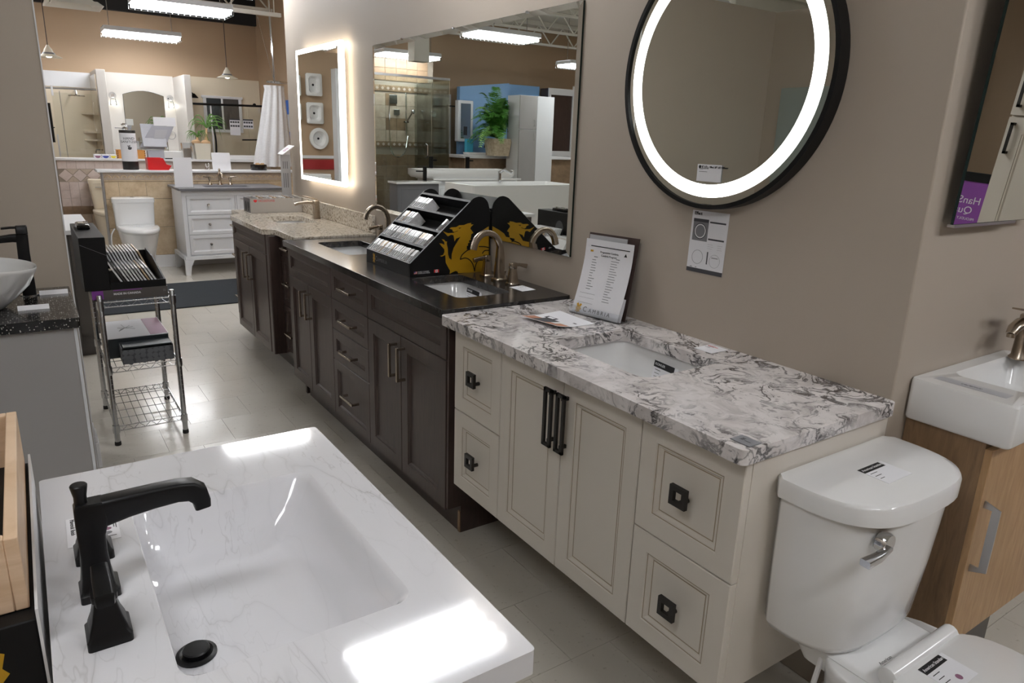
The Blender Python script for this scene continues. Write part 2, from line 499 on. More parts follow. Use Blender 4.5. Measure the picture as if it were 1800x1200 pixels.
def _wood(name, a, b, scale, sx, rough=0.4):
    def mk():
        n = NT(name); v = n.coord(sx)
        k = n.noise(v, scale, 6, 0.6, 0.7).outputs[0]
        f = n.ramp(k, [(0.3, (0,0,0)), (0.7, (1,1,1))])
        n.base(n.mix(f, s2l(a), s2l(b))); n.p(rough=rough)
        n.bump(k, 0.05, 0.002); return n.m
    _DEF[name] = mk
_wood('oak_dark', (112,88,64), (146,118,88), 10, (6, 6, 0.8))
_wood('oak_light', (158,124,86), (186,152,112), 10, (6, 6, 0.8))
_wood('maple', (206,174,140), (226,198,168), 7, (1.2, 1.2, 7), 0.5)
_wood('brown_wood', (54,42,39), (70,56,51), 12, (6, 6, 0.6), 0.34)
_granite('travertine', [(0.3, s2l((168,144,112))), (0.5, s2l((196,174,144))), (0.7, s2l((212,194,166)))], 7, 0.3)
_granite('travertine_grey', [(0.3, s2l((158,142,126))), (0.5, s2l((184,168,152))), (0.7, s2l((200,186,170)))], 7, 0.35)
_granite('tile_brown', [(0.3, s2l((112,92,72))), (0.5, s2l((134,112,90))), (0.7, s2l((150,128,104)))], 9, 0.35)
_granite('tile_mauve', [(0.3, s2l((186,170,164))), (0.5, s2l((204,190,184))), (0.7, s2l((214,202,196)))], 8, 0.35)
_granite('sample_grey', [(0.3, s2l((150,150,150))), (0.5, s2l((196,196,196))), (0.7, s2l((225,225,225)))], 30, 0.25)
_granite('sample_dark', [(0.3, s2l((24,24,26))), (0.5, s2l((58,56,56))), (0.7, s2l((120,116,110)))], 60, 0.25)
_granite('sample_tan', [(0.3, s2l((120,92,64))), (0.5, s2l((186,160,128))), (0.7, s2l((220,204,182)))], 50, 0.25)
_granite('sample_white', [(0.3, s2l((190,190,194))), (0.45, s2l((226,226,228))), (0.7, s2l((238,238,240)))], 24, 0.2)
_granite('pot_stone', [(0.3, s2l((150,134,112))), (0.5, s2l((186,170,146))), (0.7, s2l((206,192,170)))], 20, 0.3)
_granite('carrara', [(0.3, s2l((176,178,182))), (0.5, s2l((222,223,225))), (0.7, s2l((232,232,234)))], 4, 0.2)
def _curtain():
    n = NT('sheer_fabric'); v = n.coord()
    k = n.noise(n.coord((1, 1, 3)), 26, 4, 0.6).outputs[0]
    n.base(n.mix(k, s2l((214,214,216)), s2l((238,238,240)))); n.p(rough=0.8)
    n.b.inputs['Alpha'].default_value = 0.93
    n.bump(k, 0.5, 0.01); return n.m
_DEF['sheer_fabric'] = _curtain
# ------------------------------------------------------------------ the room
XW = 1.608                                   # face of the long display wall
ZC = 3.30                                    # underside of the roof deck
fl = struct(MB().box(-7.2, -4.2, -0.12, 7.3, 11.4, -0.003).build('floor', 'floor_joint'))
TS = 0.2855
def floor_tiles():
    big = MB(); proto = {}
    nrow0, nrow1 = -26, 29
    near = []
    for r in range(nrow0, nrow1):
        y0 = 3.265 + r*TS; y1 = y0 + TS
        off = 0.68 if r % 2 == 0 else 0.5375
        for k in range(-27, 25):
            x0 = off + k*TS; x1 = x0 + TS
            lim = 7.2 if y0 < 0.78 else 3.04
            if x1 < -7.0 or x0 > lim-0.04: continue
            a, b, c, d = max(x0, -7.1)+0.0006, y0+0.0006, min(x1, lim)-0.0006, y1-0.0006
            if y0 > 11.2 or y1 < -4.1: continue
            nearv = (0.9 < y0 < 8.05 and (0.02 + 0.03*y0) < x1 and x0 < 1.12 and x0 > -0.12) or (0.0 < y0 < 1.3 and x0 > 0.55 and x1 < 2.95)
            if nearv: near.append((x0, y0))
            else: big.box(a, b, -0.003, c, d, 0.0)
    me = None
    for x0, y0 in near:
        if me is None:
            o = MB().box(0.0006, 0.0006, 0, TS-0.0006, TS-0.0006, 0.003).build('floor_tile', 'floor_vinyl', fl, world=True)
            me = o.data
        else:
            o = bpy.data.objects.new('floor_tile', me); COL.objects.link(o); o.parent = fl
            o.matrix_parent_inverse = FRAME[fl.name].inverted()
        o.location = (x0, y0, -0.003)
    st = big.build('floor_tiling', 'floor_vinyl', fl, world=True, normals=False); st['kind'] = 'stuff'
    return len(near)
floor_tiles()

# display wall block: long face x = XW, short face y = 0.777 turned to the viewer
struct(MB().box(XW, 0.777, 0, 3.05, 5.19, ZC).build('wall_right', 'wall_taupe', bevel=0.004))
struct(MB().box(7.2, -4.1, 0, 7.3, 0.9, ZC).build('wall_right_front', 'wall_tan'))
struct(MB().box(3.05, 0.777, 0, 7.2, 0.9, ZC).build('wall_right_short', 'wall_taupe'))
struct(MB().box(3.05, 5.19, 0, 3.2, 11.2, ZC).build('wall_right_far', 'wall_tan'))
wb = struct(MB().box(-7.2, 11.2, 0, 3.2, 11.4, ZC).build('wall_back', 'wall_tan'))
MB().box(-0.3, 11.13, 2.83, 3.05, 11.2, ZC).build('dark_band', 'dark_void', wb, world=True)
struct(MB().box(-7.2, -4.2, 0, 7.3, -4.05, ZC).build('wall_front', 'wall_tan'))
struct(MB().box(-7.2, -4.1, 0, -7.05, 11.2, ZC).build('wall_left_far', 'wall_tan'))
# free standing partition: end seen at the left edge of the picture
pl = struct(MB().box(-1.19, 3.22, 0, 0.109, 3.40, 2.25).build('wall_left', 'wall_taupe'))
MB().box(0.109, 3.218, 0, 0.1135, 3.226, 2.25).build('edge_trim', 'trim_white', pl, world=True)
struct(MB().box(-1.19, -0.6, 0, -1.07, 3.22, 2.25).build('wall_left_side', 'wall_taupe'))
tag(MB().box(-1.0695, 1.75, 0.02, -1.057, 3.10, 1.78).build('frosted_screen', 'frosted_glass', bevel=0.002), 'grey frosted glass panel against the left side wall, seen in the round mirror', 'glass panel')
struct(MB().box(0.1137, 3.23, 0, 0.130, 3.415, 0.115).box(0.1137, 3.23, 0.115, 0.124, 3.413, 0.145).build('baseboard_left', 'trim_white', bevel=0.003))

# ceiling: painted deck with open web joists
ce = struct(MB().box(-7.2, -4.2, ZC, 7.3, 11.4, ZC+0.1).build('ceiling', 'ceiling_paint'))
def joists():
    first = None
    y = -3.4
    while y < 11.1:
        if first is None:
            m = MB()
            m.box(-7.05, -0.03, 3.22, 3.05, 0.03, 3.295); m.box(-7.05, -0.03, 2.93, 3.05, 0.03, 2.96)
            x = -7.0; up = True
            while x < 2.9:
                z0, z1 = (2.95, 3.23) if up else (3.23, 2.95)
                m.tube([(x, 0, z0), (x+0.25, 0, z1)], 0.012, 5); x += 0.25; up = not up
            o = first = m.build('joist', 'ceiling_paint', ce, world=True)
        else:
            o = first.copy(); COL.objects.link(o)
        o.location = (0, y, 0); y += 1.25
joists()
tag(MB().box(-7.0, 5.2, 2.62, -3.0, 5.6, 2.9).build('air_duct', 'ceiling_paint', bevel=0.01), 'painted rectangular air duct hung under the joists, seen in the big mirror', 'duct')
def air_vent(x0, y0, x1, y1, z, label, mat='ceiling_paint'):
    t = thing('air_vent', label, 'vent', ((x0+x1)/2, (y0+y1)/2, z))
    cx, cy = (x0+x1)/2, (y0+y1)/2
    for k in range(4):
        f = 1 - k*0.24; a, b = (x1-x0)/2*f, (y1-y0)/2*f
        z1 = z + 0.028*k
        m = MB(); rings = []
        for (s, dz) in ((1.0, 0.0), (0.80, 0.045), (0.76, 0.045), (0.97, 0.0)):
            rings.append([(cx+sx*a*s, cy+sy*b*s, z1+dz) for sx, sy in ((1,1),(-1,1),(-1,-1),(1,-1))])
        m.loft(rings + [rings[0]], False, False); m.build('louvre', mat, t, world=True)
    MB().box(cx-(x1-x0)*0.2, cy-(y1-y0)*0.2, z+0.14, cx+(x1-x0)*0.2, cy+(y1-y0)*0.2, 3.29).build('duct_neck', 'ceiling_paint', t, world=True)
    return t
air_vent(0.43, 9.45, 0.98, 9.95, 2.64, 'pale four-way air vent above the far shower, beside the left pendant lamp')
air_vent(-2.45, 5.6, -1.85, 6.15, 2.66, 'pale four-way air vent under the joists, seen in the big mirror corner')

# fluorescent fixtures --------------------------------------------------------
def fixture(cx, cy, label, z=2.50, L=0.80, W=0.40):
    t = thing('fluorescent_light', label, 'light fixture', (cx, cy, z), 0, 'hanging fluorescent lights')
    h = MB(); a, b = L/2, W/2
    prof = [(-b*0.97, 0.034), (-b*0.86, 0.085), (b*0.86, 0.085), (b*0.97, 0.034), (b*0.97-0.008, 0.034), (b*0.84-0.006, 0.077), (-b*0.84+0.006, 0.077), (-b*0.97+0.008, 0.034)]
    h.loft([[(x, q, w) for q, w in prof] for x in (-a, a)], False, False)
    h.box(-a, -b*0.94, 0.030, -a+0.006, b*0.94, 0.075).box(a-0.006, -b*0.94, 0.030, a, b*0.94, 0.075)
    h.build('housing', 'white_laminate', t)
    for k in range(4):
        y = (-1.5+k)*W*0.235
        MB().lathe([(0.017, -a+0.012), (0.017, a-0.012)], (0, y, 0.010), 12, 'x').build('tube', 'fluorescent_tube', t)
    g = MB()
    for k in range(5):
        y = (-2+k)*W*0.24
        g.tube([(-a, y, -0.018), (a, y, -0.018)], 0.0018, 4)
    for k in range(17):
        x = -a + L*k/16
        g.tube([(x, -b*0.97, 0.036), (x, -b*0.93, -0.018), (x, b*0.93, -0.018), (x, b*0.97, 0.036)], 0.0014, 4, up=(1,0,0))
    g.build('wire_guard', 'steel_wire', t)
    for sx in (-1, 1):
        MB().tube([(sx*a*0.82, 0, 0.085), (sx*a*0.82, 0, ZC-z)], 0.004, 6).build('rod', 'steel_wire', t)
    return t
fixture(1.33, 2.47, 'fluorescent fixture with wire guard hung above the black countertop, mirrored in the white marble top')
fixture(1.40, 5.25, 'fluorescent fixture with wire guard hung above the far end of the granite top')
fixture(1.50, 8.05, 'larger of two lit fluorescent fixtures, hung above the far white vanity', L=0.88)
fixture(1.437, 10.30, 'smaller of two lit fluorescent fixtures, hung before the tan back wall', z=2.447, L=0.84)
fixture(1.45, 6.65, 'unseen fluorescent fixture added above the charcoal mat to brighten the far end')  # added above the frame to brighten the far end
fixture(-0.55, 0.30, 'unseen fluorescent fixture added left of the marble vanity to light the cabinet fronts')  # added fill lamp, lights the fronts that face the aisle
fixture(2.70, -1.10, 'fluorescent fixture with wire guard hung behind the camera, right of the toilet')
fixture(5.0, -1.60, 'fluorescent fixture added far right behind the camera to light the short wall')  # extra lamp put in to give the short wall more light
fixture(-0.2, 9.9, 'fluorescent fixture added behind the basin display wall to lighten the far left stall')  # extra far lamp added because the shower stall came out dim
fixture(1.20, -0.95, 'unseen fluorescent fixture added behind the camera as fill light')  # added out of view to lift the light in the foreground
fixture(-1.55, 7.33, 'fluorescent fixture seen in the upper middle of the big mirror', L=0.86)
fixture(-1.72, 10.1, 'fluorescent fixture partly hidden by a duct at the upper left of the big mirror', L=0.92)
fixture(-4.30, 9.16, 'fluorescent fixture cut by the right edge of the big mirror', L=0.86)
fixture(-1.60, 4.60, 'fluorescent fixture hung behind the left partition')
fixture(-4.30, 6.40, 'fluorescent fixture hung in the middle of the far left showroom')
MB_rail = MB().box(2.05, 8.55, 2.62, 2.62, 8.60, 2.66)
tag(MB_rail.tube([(2.1, 8.575, 2.66), (2.1, 8.575, ZC)], 0.006, 6).tube([(2.55, 8.575, 2.66), (2.55, 8.575, ZC)], 0.006, 6).build('ceiling_rail', 'ceiling_paint'), 'pale strut hung from the ceiling over the sheer shower curtain', 'rail')
tag(MB().box(-1.79, 9.55, 2.41, -1.555, 9.75, ZC).build('square_duct', 'ceiling_paint', bevel=0.004), 'painted square duct dropping in front of a light, seen in the big mirror', 'duct')
# ------------------------------------------------------------------ cabinet fronts (facing -x)
def front(name, mat, parent, x, y0, y1, z0, z1, fw=0.048, T=0.02, prof=None, gap=0.0016):
    y0 += gap; y1 -= gap; z0 += gap; z1 -= gap
    prof = prof or [(0, -0.002), (0.002, 0), (fw, 0), (fw+0.003, -0.003), (fw+0.007, -0.003), (fw+0.013, -0.010), (fw+0.018, -0.010)]
    return MB().panel((x, y1, z0), (0,-1,0), (0,0,1), (-1,0,0), y1-y0, z1-z0, prof, T).build(name, mat, parent, world=True)
def glaze(parent, x, y0, y1, z0, z1, mat, insets=(0.050, 0.0635), w=0.0022, gap=0.0016):
    m = MB(); y0 += gap; y1 -= gap; z0 += gap; z1 -= gap
    for i, dep in zip(insets, (0.0030, 0.0102)):
        a0, a1, b0, b1 = y0+i, y1-i, z0+i, z1-i; xf = x + dep - 0.0006
        for q in ((a0, b0, a1, b0+w), (a0, b1-w, a1, b1), (a0, b0+w, a0+w, b1-w), (a1-w, b0+w, a1, b1-w)):
            m.box(xf, q[0], q[1], xf+0.0012, q[2], q[3])
    return m.build('glaze_line', mat, parent, world=True)
def pull_v(parent, x, y, z0, z1, mat='nickel', out=0.032, s=0.005):
    m = MB().box(x-out-s, y-s, z0, x-out+s, y+s, z1)
    for z in (z0+s, z1-s): m.box(x-out, y-s, z-s, x, y+s, z+s)
    return m.build('bar_pull', mat, parent, world=True, bevel=0.0012)
def pull_h(parent, x, y0, y1, z, mat='nickel', out=0.032, s=0.005):
    m = MB().box(x-out-s, y0, z-s, x-out+s, y1, z+s)
    for y in (y0+s, y1-s): m.box(x-out, y-s, z-s, x, y+s, z+s)
    return m.build('bar_pull', mat, parent, world=True, bevel=0.0012)

def carcass(parent, mat, x0, y0, z0, x1, y1, z1, t=0.018, bevel=0.0):
    m = MB().box(x0, y0, z0, x1, y0+t, z1).box(x0, y1-t, z0, x1, y1, z1).box(x0, y0+t, z0, x1, y1-t, z0+t).box(x0, y0+t, z1-0.05, x0+t, y1-t, z1).box(x0, y0+t, z0+t, x0+0.004, y1-t, z1-0.05)
    return m.build('carcass', mat, parent, world=True)
# cream vanity -----------------------------------------------------------------
cv = thing('cream_vanity', 'cream painted wall-hung vanity with black square knobs, nearest on the display wall', 'vanity', (1.36, 1.35, 0.25))
XF = 1.10
carcass(cv, 'cream_paint', XF+0.02, 0.777, 0.252, XW-0.001, 1.928, 0.813)
for y0, y1 in ((1.652, 1.928), (0.777, 1.066)):
    for z0, z1 in ((0.533, 0.810), (0.252, 0.533)):
        d = front('drawer_front', 'cream_paint', cv, XF, y0, y1, z0, z1)
        glaze(d, XF, y0, y1, z0, z1, 'cream_glaze')
        yc, zc = (y0+y1)/2, (z0+z1)/2+0.004
        m = MB().lathe([(0.006, -0.020), (0.006, 0.010)], (XF, yc, zc-0.017), 10, 'x')
        a, b = 0.023, 0.0115
        for q in ((-a, -a, a, -b), (-a, b, a, a), (-a, -b, -b, b), (b, -b, a, b)):
            m.box(XF-0.026, yc+q[0], zc+q[1], XF-0.016, yc+q[2], zc+q[3])
        m.build('square_knob', 'bronze_black', d, world=True)
for y0, y1, yh in ((1.356, 1.652, 1.388), (1.066, 1.356, 1.335)):
    d = front('door', 'cream_paint', cv, XF, y0, y1, 0.252, 0.810)
    glaze(d, XF, y0, y1, 0.252, 0.810, 'cream_glaze')
    m = MB(); z0, z1, a = 0.612, 0.776, 0.0180
    for ya in (yh-a, yh+a-0.010): m.box(XF-0.028, ya, z0, XF-0.020, ya+0.010, z1)
    for za in (z0, z1-0.010): m.box(XF-0.028, yh-a, za, XF-0.020, yh+a, za+0.010)
    for za in (z0+0.01, z1-0.02): m.box(XF-0.021, yh-0.004, za, XF+0.001, yh+0.004, za+0.01)
    m.build('loop_pull', 'bronze_black', d, world=True, bevel=0.001)

HOLE_W = rrect(1.200, 1.168, 1.478, 1.545, 0.035, 6)
ct = MB().slab(rrect(1.066, 0.762, XW-0.001, 1.966, 0.016, 5), [HOLE_W], 0.8155, 0.848).build('stone_countertop', 'white_swirl_stone', bevel=0.010, seg=3)
tag(ct, 'white stone countertop with swirling black veins on the cream vanity', 'countertop')
sk = thing('undermount_sink', 'white rectangular sink set under the veined white countertop', 'sink', (1.34, 1.357, 0.68))
basin('basin', 'porcelain', sk, 1.188, 1.150, 1.494, 1.566, 0.8150, 0.13, 0.06, 0.010, 0.03)
MB().lathe([(0.022, 0), (0.022, 0.003), (0.016, 0.004)], (1.36, 1.357, 0.6852), 18).build('drain', 'chrome', sk, world=True, smooth=True)

# dark brown vanity --------------------------------------------------------------
dv = thing('brown_vanity', 'dark brown double vanity with bar pulls under the black countertop', 'vanity', (1.36, 2.83, 0))
carcass(dv, 'brown_wood', XF+0.02, 1.985, 0.122, XW-0.001, 3.690, 0.829)
MB().box(1.176, 2.005, 0, XW-0.002, 3.67, 0.122).build('toe_kick', 'brown_wood', dv, world=True)
MB().box(1.172, 2.006, 0.001, 1.176, 2.020, 0.085).build('chipped_corner', 'oak_dark', dv, world=True)
BP = lambda fw: [(0, -0.002), (0.002, 0), (fw, 0), (fw+0.003, -0.004), (fw+0.006, -0.004), (fw+0.012, -0.011), (fw+0.016, -0.011)]
for y0, y1, yh0, yh1 in ((3.063, 3.690, 3.425, 3.350), (1.985, 2.648, 2.372, 2.303)):
    front('false_drawer', 'brown_wood', dv, XF, y0, y1, 0.680, 0.828, prof=BP(0.040))
    ym = (yh0+yh1)/2
    for a, b, yh in ((ym, y1, yh0), (y0, ym, yh1)):
        d = front('door', 'brown_wood', dv, XF, a, b, 0.122, 0.680, prof=BP(0.052))
        pull_v(d, XF, yh, 0.513, 0.645)
for z0, z1 in ((0.680, 0.828), (0.540, 0.680), (0.394, 0.540), (0.122, 0.394)):
    d = front('drawer_front', 'brown_wood', dv, XF, 2.648, 3.063, z0, z1, prof=BP(0.040))
    zh = (z0+z1)/2 if z1 > 0.5 else 0.262
    pull_h(d, XF, 2.765, 2.905, zh)
MB().box(XF+0.004, 1.985-0.012, 0.130, XF+0.03, 1.985, 0.828).build('end_stile', 'brown_wood', dv, world=True)
bc = MB().slab(rrect(1.077, 1.970, XW-0.001, 3.700, 0.008, 3), [rrect(1.212, 2.104, 1.442, 2.494, 0.03, 5), rrect(1.208, 3.120, 1.440, 3.555, 0.03, 5)], 0.8305, 0.860).build('black_countertop', 'black_quartz', bevel=0.003, seg=2)
tag(bc, 'black quartz countertop with two sinks on the brown vanity', 'countertop')
for y0, y1, lb in ((2.086, 2.516, 'white undermount sink beside the sample display in the black countertop'), (3.102, 3.573, 'white undermount sink beyond the sample display in the black countertop')):
    s = thing('undermount_sink', lb, 'sink', (1.33, (y0+y1)/2, 0.70), group='sinks in the black countertop')
    basin('basin', 'porcelain', s, 1.198, y0, 1.458, y1, 0.8300, 0.12, 0.05, 0.010, 0.028)
    MB().lathe([(0.02, 0), (0.02, 0.003), (0.015, 0.004)], (1.34, (y0+y1)/2, 0.7102), 16).build('drain', 'chrome', s, world=True, smooth=True)

# far bow-front vanity ----------------------------------------------------------------
fv = thing('brown_bowfront_vanity', 'dark brown vanity with stepped front under speckled beige granite', 'vanity', (1.36, 4.45, 0))
carcass(fv, 'brown_wood', 1.118, 4.085, 0.142, XW-0.002, 4.860, 0.838)
MB().box(1.188, 3.725, 0.142, XW-0.002, 4.085, 0.838).build('side_carcass', 'brown_wood', fv, world=True)
MB().box(1.188, 4.860, 0.142, XW-0.002, 5.170, 0.838).build('side_carcass', 'brown_wood', fv, world=True)
MB().box(1.25, 3.74, 0, XW-0.003, 5.15, 0.142).build('toe_kick', 'brown_wood', fv, world=True)
MB().box(1.170, 3.700, 0.0, 1.20, 3.724, 0.20).build('plinth_end', 'brown_wood', fv, world=True)
MB().box(1.100, 4.045, 0.142, 1.186, 4.100, 0.838).build('corner_post', 'brown_wood', fv, world=True, bevel=0.006)
front('false_drawer', 'brown_wood', fv, 1.098, 4.105, 4.850, 0.722, 0.836, prof=BP(0.030))
for a, b, yh in ((4.470, 4.850, 4.515), (4.105, 4.470, 4.425)):
    d = front('door', 'brown_wood', fv, 1.098, a, b, 0.142, 0.722, prof=BP(0.045))
    pull_v(d, 1.098, yh, 0.52, 0.68, s=0.0045)
for y0, y1 in ((3.728, 4.050), (4.868, 5.168)):
    for z0, z1 in ((0.722, 0.836), (0.440, 0.722), (0.142, 0.440)):
        d = front('drawer_front', 'brown_wood', fv, 1.168, y0, y1, z0, z1, prof=BP(0.030))
        pull_h(d, 1.168, (y0+y1)/2-0.06, (y0+y1)/2+0.06, (z0+z1)/2)
OUT_F = [(1.600, 3.704), (1.600, 5.180), (1.172, 5.180), (1.172, 4.960), (1.160, 4.925), (1.096, 4.880), (1.086, 4.840), (1.078, 4.130)]
OUT_F += [tuple(p) for p in crom([(1.079, 4.095), (1.100, 4.070), (1.126, 4.060), (1.140, 4.030), (1.142, 3.98)], 3)] + [(1.142, 3.704)]
fc = MB().slab(OUT_F, [rrect(1.250, 4.310, 1.488, 4.690, 0.04, 5)], 0.8385, 0.870).build('granite_countertop', 'beige_granite', bevel=0.003)
tag(fc, 'speckled beige granite countertop with a stepped front edge', 'countertop')
tag(MB().box(1.584, 3.722, 0.8705, XW-0.001, 5.175, 0.968).build('backsplash', 'beige_granite', bevel=0.003), 'speckled beige granite backsplash below the backlit mirror', 'backsplash')
s = thing('undermount_sink', 'small white sink in the speckled beige granite countertop', 'sink', (1.37, 4.5, 0.72))
basin('basin', 'porcelain', s, 1.240, 4.292, 1.502, 4.708, 0.8380, 0.11, 0.06, 0.010, 0.028)

# faucets --------------------------------------------------------------------------------
def sq(a, r=0.25, n=2): return [(x*2*a, y*2*a) for x, y in rrect(-0.5, -0.5, 0.5, 0.5, r, n)]
def widespread(label, x, y, z):
    t = thing('widespread_faucet', label, 'faucet', (x, y, z), 0, 'nickel widespread faucets')
    sp = MB()
    sp.loft([[(a, b, h) for a, b in [(px*k, py*k) for px, py in rrect(-0.026, -0.026, 0.026, 0.026, 0.009, 3)]] for h, k in ((0, 1.0), (0.006, 1.0), (0.010, 0.86), (0.012, 0.72))])
    path = [(0, 0, 0.008), (0.0, 0, 0.05), (0.001, 0, 0.09)] + [tuple(p) for p in bez((0.001, 0, 0.115), (0.006, 0, 0.20), (-0.108, 0, 0.225), (-0.122, 0, 0.128), 12)]
    n = len(path); sc = [(1.0-0.40*min(1, i/4), 1.0-0.40*min(1, i/4)) for i in range(n)]
    sp.sweep(path, [(a, b) for a, b in rrect(-0.019, -0.019, 0.019, 0.019, 0.008, 2)], (0, 1, 0), sc)
    sp.build('spout', 'nickel', t, smooth=True, sharp=35)
    MB().tube([(0.028, 0, 0.0), (0.028, 0, 0.030)], 0.0025, 6).sphere((0.028, 0, 0.033), 0.005, 8, 6).build('lift_rod', 'nickel', t, smooth=True)
    for s in (-1, 1):
        h = MB(); hy = s*0.095
        h.loft([[(px*k, hy+py*k, hz) for px, py in rrect(-0.022, -0.022, 0.022, 0.022, 0.006, 2)] for hz, k in ((0, 1.0), (0.006, 1.0), (0.010, 0.80), (0.045, 0.62), (0.062, 0.52), (0.064, 0.58), (0.082, 0.56), (0.086, 0.5))])
        d = 1 if s < 0 else -1
        h.sweep([(0, hy, 0.078), (d*0.030, hy-0.0, 0.076), (d*0.062, hy, 0.068)], rrect(-0.008, -0.006, 0.008, 0.006, 0.003, 2), (0, 0, 1), [(0.9, 1.1), (0.9, 1.0), (1.0, 1.5)])
        h.build('handle', 'nickel', t, smooth=True, sharp=35)
    return t
widespread('nickel widespread faucet in front of the gold dragon on the black countertop', 1.522, 2.320, 0.8602)
widespread('nickel widespread faucet beyond the sample display on the black countertop', 1.530, 3.390, 0.8602)
t = thing('single_hole_faucet', 'nickel single-lever faucet on the speckled beige granite top', 'faucet', (1.535, 4.49, 0.8702))
m = MB(); m.loft([[(a*kx+ox, b*ky, z) for a, b in rrect(-0.021, -0.021, 0.021, 0.021, 0.007, 3)] for z, kx, ky, ox in ((0, 1, 1, 0), (0.05, 0.85, 0.9, 0), (0.085, 0.9, 0.95, -0.002), (0.112, 1.1, 1.0, -0.006), (0.118, 1.0, 0.9, -0.006))])
m.sweep([(-0.002, 0, 0.098), (-0.06, 0, 0.106), (-0.115, 0, 0.100), (-0.140, 0, 0.092)], rrect(-0.016, -0.011, 0.016, 0.011, 0.005, 2), (0, 0, 1), [1.1, 0.95, 0.85, 0.8])
m.build('spout', 'nickel', t, smooth=True, sharp=35)
MB().sweep([(0.006, 0, 0.122), (-0.03, 0, 0.132), (-0.085, 0, 0.146)], rrect(-0.013, -0.003, 0.013, 0.003, 0.002, 2), (0,0,1), [1.0, 0.95, 0.8]).build('lever', 'nickel', t, smooth=True, sharp=35)

# mirrors on the display wall ----------------------------------------------------------------
t = thing('wall_mirror', 'large frameless mirror with bright ground edges above the black countertop', 'mirror', (1.605, 2.84, 1.0))
MB().box(1.6005, 1.981, 0.999, XW-0.0002, 3.700, 1.846).build('glass_edge', 'glass_edge', t, world=True)
m = MB(); xg = 1.6003
y0, y1, z0, z1, bv = 1.9815, 3.6995, 0.9995, 1.8455, 0.020
m.loft([[(xg+dx, a, b) for a, b in ((y1-i, z0+i), (y0+i, z0+i), (y0+i, z1-i), (y1-i, z1-i))] for i, dx in ((0, 0.0), (bv, -0.0022))], False, False)
m.build('bevel_edge', 'mirror_bevel', t, world=True)
m = MB(); i = bv
m.add([(xg-0.0022, y1-i, z0+i), (xg-0.0022, y0+i, z0+i), (xg-0.0022, y0+i, z1-i), (xg-0.0022, y1-i, z1-i)], [(0, 1, 2, 3)])
m.build('mirror_face', 'mirror_glass', t, world=True, normals=False)
for y in (2.3, 2.85, 3.35): MB().box(1.5965, y-0.008, 1.843, 1.6045, y+0.008, 1.850).build('clip', 'chrome', t, world=True)

t = thing('backlit_mirror', 'rectangular mirror with glowing white border beside the big mirror', 'mirror', (1.59, 4.46, 1.1))
y0, y1, z0, z1 = 4.027, 4.795, 1.104, 1.893
MB().box(1.552, y0, z0, 1.568, y1, z1).build('housing', 'trim_white', t, world=True)
m = MB(); w = 0.024
for q in ((y0, z0, y1, z0+w), (y0, z1-w, y1, z1), (y0, z0+w, y0+w+0.012, z1-w), (y1-w, z0+w, y1, z1-w)):
    m.box(1.548, q[0], q[1], 1.552, q[2], q[3])
m.build('light_border', 'led_white', t, world=True)
m = MB()
for q in ((y0-0.003, z0-0.003, y1+0.003, z0), (y0-0.003, z1, y1+0.003, z1+0.003), (y0-0.003, z0, y0, z1), (y1, z0, y1+0.003, z1)):
    m.box(1.549, q[0], q[1], 1.5675, q[2], q[3])
m.build('glowing_edge', 'led_white', t, world=True)
MB().box(1.550, y0+w+0.012, z0+w, 1.5522, y1-w, z1-w).build('mirror_face', 'mirror_glass', t, world=True)
m = MB(); i0, i1 = 0.001, 0.012
for q in ((y0+i0, z0+i0, y1-i0, z0+i1), (y0+i0, z1-i1, y1-i0, z1-i0), (y0+i0, z0+i1, y0+i1, z1-i1), (y1-i1, z0+i1, y1-i0, z1-i1)):
    m.box(1.568, q[0], q[1], 1.5725, q[2], q[3])
m.build('back_light', 'led_warm', t, world=True)
MB().box(1.568, y0+0.08, z0+0.08, XW, y1-0.08, z1-0.08).build('mounting_box', 'trim_white', t, world=True)

t = thing('round_mirror', 'round mirror with black frame and glowing white ring', 'mirror', (1.59, 1.365, 1.22))
YC, ZCR = 1.365, 1.583
def disc_ring(r0, r1, xa, xb, n=96):
    m = MB()
    m.loft([[(x, YC+r*math.cos(2*math.pi*k/n), ZCR+r*math.sin(2*math.pi*k/n)) for k in range(n)] for x, r in ((xa, r0), (xa, r1), (xb, r1), (xb, r0), (xa, r0))], False, False)
    return m
disc_ring(0.341, 0.353, 1.568, XW-0.0005).build('frame', 'black_metal', t, world=True, smooth=True, sharp=30)
disc_ring(0.286, 0.321, 1.5728, 1.5748).build('light_ring', 'led_white', t, world=True, smooth=True, sharp=30)
MB().lathe([(0.3425, 0), (0.3425, 0.004)], (1.574, YC, ZCR), 96, 'x').build('mirror_face', 'mirror_glass', t, world=True)
